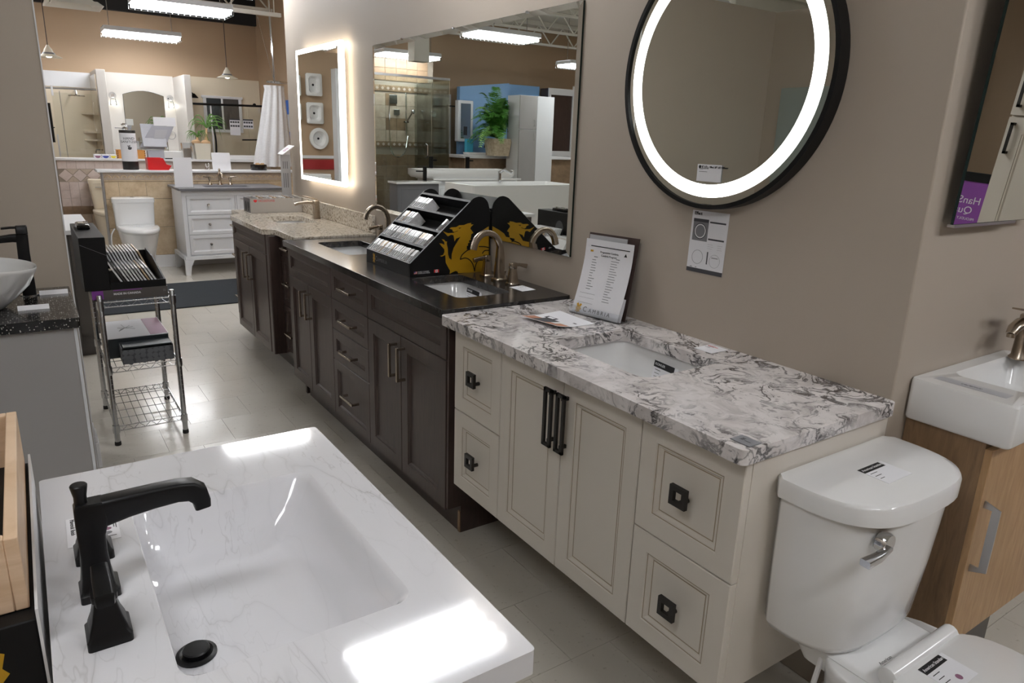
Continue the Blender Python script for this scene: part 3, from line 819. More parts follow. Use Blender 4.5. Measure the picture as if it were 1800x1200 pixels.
# ------------------------------------------------------------------ sample display on the black top
DRAGON = [(1.3714, 1.0376), (1.396, 1.0282), (1.4207, 1.0287), (1.4398, 1.034), (1.4433, 1.0374), (1.4251, 1.032), (1.4177, 1.0344), (1.4156, 1.0416), (1.4016, 1.0465), (1.4103, 1.051), (1.4331, 1.0511), (1.4468, 1.0579), (1.469, 1.0579), (1.4868, 1.0636), (1.5033, 1.0656), (1.5028, 1.0592), (1.5146, 1.0587), (1.5027, 1.0494), (1.4998, 1.0425), (1.5147, 1.0246), (1.5045, 1.019), (1.5035, 1.0074), (1.5085, 1.0007), (1.4989, 0.9933), (1.4979, 0.9829), (1.4902, 0.9755), (1.4885, 0.9665), (1.4826, 0.9589), (1.4948, 0.9556), (1.5038, 0.963), (1.5125, 0.9835), (1.5153, 0.9959), (1.5301, 1.0153), (1.5543, 1.0307), (1.5888, 1.0481), (1.5941, 0.8579), (1.5647, 0.8584), (1.445, 0.8615), (1.4414, 0.8687), (1.4315, 0.8718), (1.4181, 0.8673), (1.4048, 0.8614), (1.4068, 0.8749), (1.3957, 0.8927), (1.3862, 0.909), (1.3842, 0.9409), (1.3677, 0.9352), (1.3596, 0.9383), (1.374, 0.9415), (1.38, 0.9532), (1.3791, 0.9643), (1.3669, 0.977), (1.3565, 0.9895), (1.3674, 0.9879), (1.3798, 0.9822), (1.3789, 0.9929), (1.3667, 1.0057), (1.3774, 1.0037), (1.3852, 0.9951), (1.3881, 0.9955), (1.391, 0.9948), (1.39, 0.9847), (1.3951, 0.9665), (1.3967, 0.9432), (1.4022, 0.9268), (1.4131, 0.9189), (1.4138, 0.9422), (1.4223, 0.9675), (1.4397, 0.9924), (1.454, 1.0115), (1.4401, 1.0065), (1.4342, 1.005), (1.4261, 0.9936), (1.4239, 1.0073), (1.4208, 1.019), (1.4106, 1.0215), (1.3955, 1.0155), (1.3859, 1.0244)]
DRAGON_LINES = [[(1.4533, 0.9176), (1.462, 0.9366), (1.4888, 0.9547), (1.5024, 0.9565)], [(1.4532, 0.9183), (1.4772, 0.9226), (1.4986, 0.9133), (1.5143, 0.8937), (1.5236, 0.8631)], [(1.5236, 0.8631), (1.5268, 0.8848), (1.5387, 0.9067), (1.5651, 0.9076)], [(1.5419, 0.9662), (1.5683, 0.9647), (1.5912, 0.9595)], [(1.5597, 0.936), (1.5703, 0.9473), (1.5916, 0.9475)]]
DRAGON_EYE = [(1.4431, 1.0474), (1.4579, 1.0491), (1.4485, 1.0438)]
DRAGON_DOTS = [(1.5118, 1.0169), (1.5066, 1.002), (1.4996, 0.9907), (1.4944, 0.9792), (1.4891, 0.9677)]
ZB = 0.8606
dsp = thing('sample_display', 'black stepped display stand with a gold dragon and rows of stone samples', 'display stand', (1.41, 2.73, ZB))
SIDE = [(1.225, ZB), (1.227, 0.916), (1.498, 1.152)] + [tuple(p) for p in crom([(1.512, 1.163), (1.536, 1.171), (1.562, 1.166), (1.582, 1.148), (1.591, 1.118)], 3)] + [(1.597, ZB)]
for y in (2.512, 2.939):
    MB().prism(SIDE, (0, y, 0), (1,0,0), (0,0,1), (0,1,0), 0.006).build('side_panel', 'black_board', dsp, world=True)
D2, P2 = Vector((0.756, 0, 0.655)), Vector((0.655, 0, -0.756))
def slope_pt(s, p=0.0): return Vector((1.227, 0, 0.916)) + D2*s + P2*p
MB().box(1.2255, 2.518, ZB, 1.229, 2.939, 0.915).build('front_panel', 'black_board', dsp, world=True)
MB().box(1.592, 2.518, ZB, 1.597, 2.939, 1.11).build('back_panel', 'black_board', dsp, world=True)
MB().box(1.229, 2.518, ZB, 1.592, 2.939, ZB+0.004).build('bottom_panel', 'black_board', dsp, world=True)
ROWS = [0.0, 0.0905, 0.181, 0.2715]
for s in ROWS + [0.362]:
    a, b = slope_pt(s), slope_pt(s, 0.058)
    m = MB(); q = [a, a + D2*0.004, b + D2*0.004, b]
    m.loft([[(p.x, y, p.z) for p in q] for y in (2.518, 2.939)]); m.build('shelf', 'black_board', dsp, world=True)
    a2 = slope_pt(s-0.0075, -0.001); q = [a2, a2 + D2*0.0115, a2 + D2*0.0115 + P2*0.0015, a2 + P2*0.0015]
    if s > 0: MB().loft([[(p.x, y, p.z) for p in q] for y in (2.518, 2.939)]).build('shelf_lip', 'black_board', dsp, world=True)
    q = [slope_pt(s, 0.056), slope_pt(s+0.088, 0.056), slope_pt(s+0.088, 0.058), slope_pt(s, 0.058)]
    if s < 0.3: MB().loft([[(p.x, y, p.z) for p in q] for y in (2.518, 2.939)]).build('shelf_back', 'black_board', dsp, world=True)
for y in (2.511, 2.9385):
    a, b = slope_pt(0.0, -0.0008), slope_pt(0.36, -0.0008)
    MB().loft([[(p.x, y+dy, p.z) for dy, p in ((0, c), (0.0075, c), (0.0075, c+P2*0.0012), (0, c+P2*0.0012))] for c in (a, b)]).build('edge_band', 'ink_grey', dsp, world=True)
m = MB(); a = slope_pt(0.0, -0.001)
m.box(a.x-0.001, 2.518, a.z-0.0016, a.x+0.002, 2.939, a.z+0.0006).build('lip_band', 'ink_white', dsp, world=True)
dg_ = MB().prism(DRAGON, (0, 2.5114, 0), (1,0,0), (0,0,1), (0,1,0), 0.0005).build('dragon_emblem', 'gold_print', dsp, world=True)
dg_['label'] = 'gold dragon emblem on the side panel'
for ln in DRAGON_LINES:
    pts = [Vector((p[0], 2.5108, p[1])) for p in crom([(a, b) for a, b in ln], 4)]
    MB().sweep(pts, [(-0.0021, -0.0003), (0.0021, -0.0003), (0.0021, 0.0003), (-0.0021, 0.0003)], (0, 1, 0)).build('wing_line', 'black_board', dsp, world=True)
m = MB(); m.prism(DRAGON_EYE, (0, 2.5107, 0), (1,0,0), (0,0,1), (0,1,0), 0.0005)
for x, z in DRAGON_DOTS: m.prism(circ(x, z, 0.0055, 0.0055, 10), (0, 2.5107, 0), (1,0,0), (0,0,1), (0,1,0), 0.0005)
m.build('dragon_dots', 'black_board', dsp, world=True)['kind'] = 'stuff'
U, V = (0,-1,0), (0,0,1)
lettering('C', 0.030, (1.2250, 2.838, 0.886), U, V, 'ink_grey', dsp)
lettering('AMBRIA', 0.022, (1.2250, 2.826, 0.8845), U, V, 'ink_grey', dsp, align='LEFT', spacing=1.35)
EMB = [(-0.5,-0.6),(-0.3,-0.3),(-0.45,0.0),(-0.25,0.1),(-0.4,0.5),(-0.1,0.65),(0.05,0.3),(0.2,0.6),(0.45,0.5),(0.3,0.1),(0.5,-0.1),(0.25,-0.3),(0.4,-0.6),(0.1,-0.45),(0.0,-0.7),(-0.2,-0.45)]
MB().prism([(a*0.026, b*0.032) for a, b in EMB], (1.2250, 2.862, 0.886), U, V, (-1,0,0), 0.0004).build('crest', 'ink_gold', dsp, world=True)
m = MB().box(1.243, 2.5112, 0.8725, 1.257, 2.5119, 0.882); m.build('flag_stripes', 'ink_red', dsp, world=True)
m = MB()
for k in range(3): m.box(1.243, 2.5108, 0.8738+k*0.003, 1.257, 2.5112, 0.8750+k*0.003)
m.build('flag_white', 'ink_white', dsp, world=True)
MB().box(1.243, 2.5104, 0.8775, 1.249, 2.5112, 0.882).build('flag_corner', 'ink_blue', dsp, world=True)
lettering('FAMILY OWNED', 0.0068, (1.260, 2.5113, 0.8795), (1,0,0), V, 'ink_white', dsp, align='LEFT')
lettering('AMERICAN MADE', 0.0068, (1.260, 2.5113, 0.8735), (1,0,0), V, 'ink_white', dsp, align='LEFT')
MB().box(1.333, 2.5112, 0.872, 1.355, 2.5119, 0.884).build('red_flag', 'ink_red', dsp, world=True)
MB().box(1.339, 2.5108, 0.872, 1.349, 2.5112, 0.884).build('flag_center', 'ink_white', dsp, world=True)
MB().prism([(0,0.004),(0.0012,0.0015),(0.0035,0.0012),(0.002,-0.0010),(0.0025,-0.0028),(0,-0.002),(-0.0025,-0.0028),(-0.002,-0.0010),(-0.0035,0.0012),(-0.0012,0.0015)], (1.344, 2.5108, 0.878), (1,0,0), V, (0,-1,0), 0.0003).build('maple_leaf', 'ink_red', dsp, world=True)

SROW = random.Random(7)
ORD = ['first', 'second', 'third', 'fourth', 'fifth', 'sixth', 'seventh', 'eighth', 'ninth', 'tenth', 'eleventh', 'twelfth', 'thirteenth', 'fourteenth', 'fifteenth', 'sixteenth', 'seventeenth', 'eighteenth', 'nineteenth', 'twentieth', 'twenty-first', 'twenty-second', 'twenty-third', 'twenty-fourth']
def stone_sample(y, s0, mat, row, idx, total, w=0.0128, hl=0.062):
    names = {0: 'lowest', 1: 'second lowest', 2: 'second highest', 3: 'highest'}
    cols = {'sample_white': 'white', 'sample_grey': 'grey', 'sample_dark': 'dark', 'sample_tan': 'tan', 'white_swirl_stone': 'veined white'}
    o = slope_pt(s0 + 0.0055); t = SROW.uniform(-0.002, 0.002)
    q = [o + P2*t, o + D2*hl + P2*t, o + D2*hl + P2*(0.052+t), o + P2*(0.052+t)]
    c = (q[0] + q[2]) / 2
    th = thing('stone_sample', '%s stone sample, %s from left on the %s shelf of the dragon display' % (cols[mat], ORD[idx], names[row]), 'stone sample', (c.x, y, q[3].z), 0, 'stone samples on the dragon display')
    MB().loft([[(p.x, yy, p.z) for p in q] for yy in (y-w/2, y+w/2)]).build('slab', mat, th, world=True)
    e0, e1 = q[0] + D2*0.002, q[0] + D2*0.030
    f = [e0 - P2*0.0004, e1 - P2*0.0004, e1 + P2*0.0004, e0 + P2*0.0004]
    MB().loft([[(p.x, yy, p.z) for p in f] for yy in (y-w*0.30, y+w*0.30)]).build('label', 'ink_black', th, world=True)
    e0, e1 = q[0] + D2*0.001, q[0] + D2*0.033
    f = [e0 - P2*0.0002, e1 - P2*0.0002, e1 + P2*0.0002, e0 + P2*0.0002]
    MB().loft([[(p.x, yy, p.z) for p in f] for yy in (y-w*0.47, y+w*0.47)]).build('label_paper', 'ink_white', th, world=True)
KINDS = ['sample_white', 'sample_white', 'sample_grey', 'sample_tan', 'sample_dark', 'white_swirl_stone']
def sample_row(row, ys, seq):
    for i, (y, k) in enumerate(zip(ys, seq)): stone_sample(y, ROWS[row], KINDS[k], row, i, len(ys))
sample_row(0, [2.926-k*0.0166 for k in range(24)], [0,0,1,0,3,0,3,0,0,2,0,3,0,2,0,0,0,1,0,0,5,5,0,1])
sample_row(1, [2.926-k*0.0168 for k in range(23)], [0,2,0,4,4,0,4,4,4,2,3,0,0,1,0,0,0,4,3,3,0,5,5])
sample_row(2, [2.926-k*0.0158 for k in range(8)] + [2.553], [0,0,3,0,1,0,0,2,5])
sample_row(3, [2.926-k*0.0158 for k in range(8)], [0,0,0,0,1,0,0,1])

# cards and papers on the tops ---------------------------------------------------------------
def price_card(label, o, u, v, W, H, head=0.28, seed=1, parent=None, logo=None, group='price cards'):
    """paper card with black heading and small print"""
    o, u, v = Vector(o), Vector(u).normalized(), Vector(v).normalized(); n = u.cross(v)
    if abs(n.z) > 0.9: base = o + u*W/2 + v*H/2
    else: base = o + u*W/2
    t = thing('price_card', label, 'price card', tuple(base), 0, group)
    MB().prism([(0,0),(W,0),(W,H),(0,H)], o, u, v, n, 0.0006).build('card', 'paper', t, world=True)
    s = Sheet(o, u, v, W, H); m = MB()
    if head: s.rect(m, 0.0, H*(1-head), W*0.86, H, 0.0007)
    s.lines(m, W*0.08, W*0.45, H*(1-head)-H*0.10, 3, H*0.16, H*0.022, seed, 0.6, 0.0007)
    m.build('print', 'ink_black', t, world=True)
    if head and logo: s.text(logo, H*head*0.55, W*0.05, H*(1-head/2), 'ink_white', t, 'LEFT', 0.0011)
    return t
def flat_card(label, pts, z, **kw):
    p0, p1, p3 = [Vector((a, b, z)) for a, b in pts]
    return price_card(label, p0, p1-p0, p3-p0, (p1-p0).length, (p3-p0).length, **kw)
flat_card('white price card on the black countertop beside the near nickel faucet', [(1.482, 2.186), (1.482, 2.100), (1.546, 2.190)], 0.8605, head=0, seed=3)
c = flat_card('white card with a red line on the veined countertop, between sink and wall', [(1.520, 1.300), (1.520, 1.236), (1.592, 1.300)], 0.8483, head=0, seed=4)
MB().box(1.575, 1.262, 0.8489, 1.578, 1.296, 0.8492).build('red_line', 'ink_red', c, world=True)
tg = thing('metal_tag', 'small grey metal tag on the near corner of the veined countertop', 'tag', (1.106, 0.793, 0.8482))
MB().box(1.088, 0.770, 0.8482, 1.124, 0.816, 0.8505).build('plate', 'ink_grey', tg, world=True, bevel=0.0006)
m = MB().prism([(a*0.010, b*0.010) for a, b in EMB], (1.108, 0.801, 0.8506), (0,-1,0), (1,0,0), (0,0,1), 0.0002)
m.box(1.103, 0.780, 0.8506, 1.105, 0.794, 0.8508).build('engraving', 'ink_dark', tg, world=True)
# label stuck inside the cream vanity's sink
p0 = Vector((1.4610, 1.398, 0.732)); uu = Vector((0.0, -0.09, -0.004)); vv = Vector((0.0120, 0.0, 0.062))
sl = price_card('price label with black heading stuck on the back of the veined-top sink', p0, uu, vv, 0.092, 0.062, 0.30, 5, logo='KOHLER')
lettering('100%', 0.016, p0 + uu.normalized()*0.024 + vv.normalized()*0.008 - Vector((0.0012, 0, 0)), uu, vv, 'ink_dark', sl)
p0 = Vector((1.4330, 2.432, 0.763)); vv = Vector((0.0110, 0.0, 0.056)); uu = Vector((0.0, -0.11, -0.003))
price_card('price label with black heading stuck inside the near black-top sink', p0, uu, vv, 0.112, 0.055, 0.32, 6, logo='KOHLER')
# label in the round mirror and the sheet under it
cc = price_card('small white price label stuck on the round mirror glass', (1.5726, 1.400, 1.305), (0,-1,0), (0,0,1), 0.086, 0.046, 0, 8)
lettering('Kalia', 0.013, (1.5718, 1.385, 1.343), (0,-1,0), (0,0,1), 'ink_black', cc, align='LEFT')
MB().prism(circ(0, 0, 0.0045, 0.0045, 12), (1.5718, 1.391, 1.344), (0,-1,0), (0,0,1), (-1,0,0), 0.0003).build('logo_dot', 'ink_black', cc, world=True)
lettering('Effect 28" LED Mirror', 0.0068, (1.5718, 1.357, 1.344), (0,-1,0), (0,0,1), 'ink_black', cc, align='LEFT', bold=0.0003)
ef = thing('spec_sheet', 'printed product sheet titled Effect taped under the round mirror', 'poster', (1.606, 1.37, 1.045))
sh = Sheet((1.6072, 1.4345, 1.0430), (0, -1, 0.005), (0, -0.02, 1), 0.133, 0.178)
m = MB(); sh.rect(m, 0, 0, 0.133, 0.178, 0.0, 0.0006); m.build('sheet', 'paper', ef, world=True)
m = MB(); sh.rect(m, 0, 0, 0.133, 0.012, 0.0008); sh.rect(m, 0.068, 0.146, 0.125, 0.1505, 0.0008); sh.rect(m, 0.068, 0.098, 0.125, 0.1025, 0.0008); sh.rect(m, 0.0705, 0.028, 0.0745, 0.064, 0.0008)
sh.rect(m, 0.008, 0.146, 0.064, 0.155, 0.0014); m.build('dark_bars', 'ink_dark', ef, world=True)['kind'] = 'stuff'
m = MB(); sh.rect(m, 0.008, 0.092, 0.064, 0.146, 0.0008); m.build('photo_panel', 'ink_grey', ef, world=True)
m = MB(); sh.ring(m, 0.036, 0.120, 0.0225, 0.0225, 0.002, 0.0012); m.build('photo_frame', 'ink_black', ef, world=True)
m = MB(); sh.ring(m, 0.036, 0.120, 0.0205, 0.0205, 0.003, 0.0012); m.build('photo_glow', 'ink_white', ef, world=True)
m = MB(); sh.ring(m, 0.036, 0.045, 0.0205, 0.0205, 0.0010, 0.0008); sh.ring(m, 0.100, 0.040, 0.019, 0.019, 0.0006, 0.0008)
sh.lines(m, 0.068, 0.090, 0.140, 7, 0.006, 0.0011, 1); sh.lines(m, 0.106, 0.124, 0.140, 7, 0.006, 0.0014, 2); sh.lines(m, 0.068, 0.094, 0.092, 5, 0.006, 0.0011, 3); sh.lines(m, 0.104, 0.122, 0.092, 5, 0.006, 0.0014, 4)
sh.lines(m, 0.008, 0.122, 0.163, 2, 0.0032, 0.0012, 5, 0.3); sh.rect(m, 0.088, 0.048, 0.111, 0.050, 0.0008); sh.rect(m, 0.012, 0.014, 0.020, 0.016, 0.0008); sh.rect(m, 0.032, 0.014, 0.037, 0.016, 0.0008)
m.build('print', 'ink_grey', ef, world=True)
sh.text('Effect', 0.0125, 0.008, 0.1695, 'ink_black', ef, 'LEFT', 0.0008, bold=0.0004)

# brochure holder with papers ----------------------------------------------------------------
RH = math.atan2(-0.984, 0.176); HB = (1.508, 1.7035, 0.8483)
hm = Matrix.Translation(HB) @ Matrix.Rotation(RH, 4, 'Z')
def H3(x, y, z): return hm @ Vector((x, y, z))
bh = thing('brochure_holder', 'clear acrylic brochure holder on the veined countertop', 'brochure holder', HB, RH)
BK = lambda z: 0.020 + 0.043*(z/0.25)
m = MB(); m.loft([[(x, y, z) for y, z in ((0.018, 0.0), (0.062, 0.25), (0.0645, 0.25), (0.0205, 0.0))] for x in (-0.104, 0.104)]); m.build('back_plate', 'acrylic', bh)
m = MB(); m.box(-0.104, -0.020, 0.0, 0.104, 0.020, 0.0025); m.box(-0.104, -0.022, 0.0, 0.104, -0.020, 0.030); m.build('tray_lip', 'acrylic', bh)
m = MB(); m.loft([[(x, y, z) for y, z in ((0.030, 0.0), (0.072, 0.0), (0.072, 0.003), (0.030, 0.003))] for x in (0.085, 0.104)]); m.build('foot', 'acrylic', bh)
PROF = [(-0.0165, 0.004), (-0.008, 0.030), (0.006, 0.070), (0.019, 0.110), (0.030, 0.150), (0.038, 0.190), (0.043, 0.245)]
def curved_sheet(name, mat, parent, x0, x1, prof, off, z1, th=0.0008, seg=3):
    pts = [tuple(p) for p in crom([(a+off, b) for a, b in prof], seg)]
    pts = [p for p in pts if p[1] <= z1+1e-6]
    lo = [(a, b) for a, b in pts]; up = [(a+th, b) for a, b in pts]
    m = MB(); m.loft([[(x, a, b) for a, b in lo + up[::-1]] for x in (x0, x1)])
    m.v = [tuple(hm @ Vector(p)) for p in m.v]
    return m.build(name, mat, parent, world=True, smooth=True, sharp=50)
def at_h(h, off=0.0):
    P = [tuple(p) for p in crom(PROF, 6)]
    for a, b in zip(P, P[1:]):
        if a[1] <= h <= b[1]:
            k = (h-a[1])/(b[1]-a[1]); d = Vector((0, b[0]-a[0], b[1]-a[1])).normalized()
            return a[0]+(b[0]-a[0])*k, h, d
    return P[-1][0], P[-1][1], Vector((0, 0.1, 1)).normalized()
t1 = thing('flyer', 'white printed program list, front sheet in the acrylic brochure holder', 'flyer', tuple(H3(0, 0, 0.004)), RH)
curved_sheet('sheet', 'paper', t1, -0.100, 0.094, PROF, -0.001, 0.245)
ru = hm.to_3x3() @ Vector((1,0,0))
def on_flyer(s, size, x, h, mat='ink_dark', align='CENTER', **kw):
    y, z, d = at_h(h); d2 = hm.to_3x3() @ d
    return lettering(s, size, H3(x, y-0.0016, z), ru, d2, mat, t1, align=align, **kw)
def bars_on_flyer(m, items):
    for x0, x1, h, th in items:
        y, z, d = at_h(h); d2 = hm.to_3x3() @ d; n = Vector(ru).cross(d2)
        o = H3(x0, y-0.0014, z); m.prism([(0,0),(x1-x0,0),(x1-x0,th),(0,th)], o, ru, d2, n, 0.0002)
m = MB(); bars_on_flyer(m, [(-0.078, 0.080, 0.222, 0.0028)]); m.build('heading_bar', 'ink_black', t1, world=True)
on_flyer('Programme Cambria', 0.0088, 0.0, 0.207); on_flyer('Cambria Program', 0.0088, 0.0, 0.196)
rr = random.Random(3); it = []
for k in range(12): it.append((-0.066, -0.066+0.012+0.014*rr.random(), 0.178-k*0.0085, 0.0016))
for k in range(17): it.append((0.012, 0.012+0.016+0.018*rr.random(), 0.182-k*0.0080, 0.0016))
it += [(-0.06, -0.045, 0.188, 0.002), (0.03, 0.045, 0.190, 0.002)]
m = MB(); bars_on_flyer(m, it); bars_on_flyer(m, [(-0.085, -0.022, 0.070, 0.0006), (-0.085, -0.022, 0.056, 0.0005), (-0.085, -0.022, 0.040, 0.0006)])
m.build('list_print', 'ink_grey', t1, world=True)
m = MB(); bars_on_flyer(m, [(-0.078, -0.066, 0.204, 0.006)]); m.build('small_emblem', 'ink_gold', t1, world=True)
y, z, d = at_h(0.203); d2 = hm.to_3x3() @ d
MB().prism([(-0.006,0),(0.006,0),(0,0.011)], H3(0.066, y-0.0016, z), ru, d2, Vector(ru).cross(d2), 0.0003).build('arrow_logo', 'ink_black', t1, world=True)
on_flyer('C', 0.024, -0.046, 0.020, 'ink_black'); on_flyer('AMBRIA', 0.018, -0.030, 0.0185, 'ink_black', 'LEFT', spacing=1.55)
y, z, d = at_h(0.021); d2 = hm.to_3x3() @ d
MB().prism([(a*0.026, b*0.026) for a, b in EMB], H3(-0.074, y-0.0016, z), ru, d2, Vector(ru).cross(d2), 0.0003).build('crest', 'ink_gold', t1, world=True)
t2 = thing('brochure', 'grey brochure standing behind the front sheet in the brochure holder', 'brochure', tuple(H3(-0.02, 0.012, 0.003)), RH)
curved_sheet('cover', 'paper_shade', t2, -0.094, 0.060, [(0.004, 0.003), (0.020, 0.09), (0.040, 0.18), (0.0500, 0.258)], 0.0, 0.258, 0.002)
t3 = thing('brochure', 'dark brown brochure at the back of the acrylic brochure holder', 'brochure', tuple(H3(0.0, 0.02, 0.003)), RH)
curved_sheet('cover', 'brown_panel', t3, -0.101, 0.101, [(0.0115, 0.003), (0.0270, 0.09), (0.0435, 0.18), (0.0575, 0.264)], 0.0, 0.264, 0.003)
t4 = thing('brochure', 'white leaflet slumped at the right side of the brochure holder', 'brochure', tuple(H3(0.08, 0.0, 0.003)), RH)
curved_sheet('cover', 'paper', t4, 0.060, 0.101, [(-0.011, 0.003), (0.003, 0.045), (0.010, 0.075)], 0.0, 0.075, 0.001)

bz = thing('brochure', 'open glossy brochure lying on the veined countertop', 'brochure', (1.36, 1.73, 0.8483))
B0, B1, B2, B3 = [Vector((a, b, 0.8483)) for a, b in ((1.266, 1.803), (1.292, 1.640), (1.440, 1.637), (1.449, 1.829))]
def bq(u, v): return (B0*(1-u)+B1*u)*(1-v) + (B3*(1-u)+B2*u)*v
def lift(v): return 0.0015 + 0.010*max(0, 1-v*2.2)**1.5
m = MB(); vs = [0, 0.08, 0.18, 0.3, 0.45, 0.7, 1.0]
m.loft([[bq(0, v)+Vector((0,0,lift(v))), bq(1, v)+Vector((0,0,lift(v))), bq(1, v)+Vector((0,0,lift(v)-0.0012)), bq(0, v)+Vector((0,0,lift(v)-0.0012))] for v in vs])
m.build('pages', 'paper', bz, world=True)
def patch(name, mat, u0, u1, v0, v1, dz=0.0003):
    m = MB(); k = 5
    m.loft([[bq(u0, v)+Vector((0,0,lift(v)+dz)), bq(u1, v)+Vector((0,0,lift(v)+dz)), bq(u1, v)+Vector((0,0,lift(v)+dz-0.0002)), bq(u0, v)+Vector((0,0,lift(v)+dz-0.0002))] for v in [v0+(v1-v0)*i/k for i in range(k+1)]])
    return m.build(name, mat, bz, world=True)
patch('photo', 'copper_print', 0.02, 0.98, 0.02, 0.34); patch('photo', 'ink_dark', 0.25, 0.62, 0.04, 0.44, 0.0006); patch('photo', 'ink_white', 0.62, 0.74, 0.2, 0.42, 0.0006)
m = MB(); fr = [(0.06, 0.40, 0.24, 0.42), (0.06, 0.66, 0.24, 0.68), (0.06, 0.42, 0.09, 0.66), (0.21, 0.42, 0.24, 0.66)]
patch('frame_print', 'ink_black', 0.18, 0.46, 0.44, 0.56, 0.0004); patch('frame_print', 'paper', 0.24, 0.40, 0.46, 0.54, 0.0007); patch('logo', 'ink_black', 0.80, 0.88, 0.60, 0.64, 0.0004)

# toilet against the end of the cream vanity -----------------------------------------------------
to = thing('toilet', 'white two-piece toilet with curved tank at the end of the cream vanity', 'toilet', (1.385, 0.5, 0))
def tank_ring(z, xl, xr, yb, yf, n=26, bulge=0.40):
    """straight back, bowed front"""
    pts = []; cx = (xl+xr)/2; w = (xr-xl)/2; D = yb-yf
    pts.append((xl+0.018, yb, z)); 
    for k in range(n+1):
        t = math.pi*k/n; cx_ = -math.cos(t); sy = math.sin(t)
        a = math.copysign(abs(cx_)**0.62, cx_); b = sy**0.62 if sy > 1e-6 else 0
        pts.append((cx + w*a, yb-0.018-(D-0.018)*b, z))
    pts.append((xr-0.018, yb, z))
    return pts
m = MB(); m.loft([tank_ring(z, xl, xr, yb, yf) for z, xl, xr, yb, yf in ((0.722, 1.190, 1.604, 0.773, 0.562), (0.724, 1.184, 1.610, 0.774, 0.555), (0.757, 1.184, 1.610, 0.774, 0.555), (0.764, 1.188, 1.606, 0.772, 0.559), (0.766, 1.200, 1.594, 0.765, 0.571))])
m.build('tank_lid', 'porcelain', to, world=True, smooth=True, sharp=50)
m = MB(); m.loft([tank_ring(z, xl, xr, yb, yf) for z, xl, xr, yb, yf in ((0.405, 1.245, 1.53, 0.755, 0.615), (0.412, 1.212, 1.565, 0.765, 0.600), (0.43, 1.200, 1.578, 0.768, 0.592), (0.56, 1.196, 1.590, 0.769, 0.580), (0.722, 1.194, 1.600, 0.770, 0.570))])
m.build('tank', 'porcelain', to, world=True, smooth=True, sharp=50)
lv = MB().lathe([(0.021, 0.0), (0.021, -0.012), (0.018, -0.020), (0.001, -0.021)], (1.268, 0.585, 0.690), 20, 'y')
lv.build('lever_hub', 'chrome', to, world=True, smooth=True, sharp=40)
MB().sweep([(1.262, 0.562, 0.686), (1.22, 0.560, 0.682), (1.180, 0.562, 0.680)], rrect(-0.010, -0.007, 0.010, 0.007, 0.002, 2), (0,0,1), [0.6, 0.9, 1.0]).build('lever', 'chrome', to, world=True, smooth=True, sharp=35)
def bowl_ring(z, cx, hw, yb, yf, n=28, sq_=0.75):
    pts = []
    for k in range(n):
        t = 2*math.pi*k/n; a, b = math.cos(t), math.sin(t)
        e = 1.0 if b < 0 else 0.55
        x = cx + hw*math.copysign(abs(a)**e, a); ym = yb - hw*1.0
        y = ym + (yb-ym)*abs(b)**e if b > 0 else ym + (ym-yf)*b
        pts.append((x, y, z))
    return pts
m = MB(); m.loft([bowl_ring(z, 1.385, hw, yb, yf) for z, hw, yb, yf in ((0.0, 0.105, 0.66, 0.20), (0.03, 0.10, 0.655, 0.205), (0.18, 0.10, 0.64, 0.18), (0.28, 0.135, 0.66, 0.10), (0.36, 0.165, 0.66, 0.055), (0.385, 0.172, 0.66, 0.045), (0.393, 0.168, 0.655, 0.05))])
m.build('bowl', 'porcelain', to, world=True, smooth=True, sharp=60)
m = MB(); m.loft([[(x, y, z) for x, y in rrect(1.255+i, 0.50+i, 1.515-i, 0.735-i, 0.03, 4)] for z, i in ((0.34, 0.02), (0.395, 0.0), (0.401, 0.004), (0.4035, 0.012))])
m.build('deck', 'porcelain', to, world=True, smooth=True, sharp=50)
m = MB(); m.loft([bowl_ring(z, 1.385, hw, yb, yf) for z, hw, yb, yf in ((0.394, 0.170, 0.520, 0.045), (0.397, 0.176, 0.525, 0.040), (0.412, 0.176, 0.525, 0.040), (0.4155, 0.172, 0.522, 0.044))])
m.build('seat', 'porcelain', to, world=True, smooth=True, sharp=50)
m = MB(); m.loft([bowl_ring(z, 1.385, hw, yb, yf) for z, hw, yb, yf in ((0.416, 0.174, 0.522, 0.042), (0.418, 0.178, 0.526, 0.038), (0.430, 0.176, 0.524, 0.040), (0.4345, 0.168, 0.516, 0.048))])
m.build('seat_lid', 'porcelain', to, world=True, smooth=True, sharp=50)
pth = [(1.258, 0.520, 0.424), (1.262, 0.520, 0.424), (1.508, 0.520, 0.424), (1.512, 0.520, 0.424)]
MB().sweep(pth, circ(0, 0, 0.019, 0.021, 14), (0,0,1), [0.6, 1, 1, 0.6]).build('hinge_bar', 'porcelain', to, world=True, smooth=True, sharp=50)
lettering('American', 0.011, (1.335, 0.560, 0.4036), (1,0,0), (0,1,0), 'ink_dark', to, shear=0.2)
lettering('Standard', 0.011, (1.338, 0.550, 0.4036), (1,0,0), (0,1,0), 'ink_dark', to, shear=0.2)
m = MB().box(1.268, 0.600, 0.02, 1.274, 0.640, 0.33); m.tube([(1.25, 0.70, 0.0), (1.25, 0.70, 0.15), (1.262, 0.66, 0.30), (1.27, 0.65, 0.42)], 0.006, 8)
m.build('supply_line', 'trim_white', to, world=True)
k = flat_card('price card with black heading lying on the toilet tank lid', [(1.352, 0.628), (1.442, 0.628), (1.352, 0.695)], 0.7663, head=0.26, seed=11, logo='American Standard')
k = flat_card('price card with black heading lying on the toilet seat lid', [(1.322, 0.425), (1.414, 0.425), (1.322, 0.494)], 0.4348, head=0.26, seed=12, logo='American Standard')
MB().prism(circ(0, 0, 0.007, 0.007, 14), (1.372, 0.441, 0.4355), (1,0,0), (0,1,0), (0,0,1), 0.0003).build('colour_dot', 'plum_print', k, world=True)
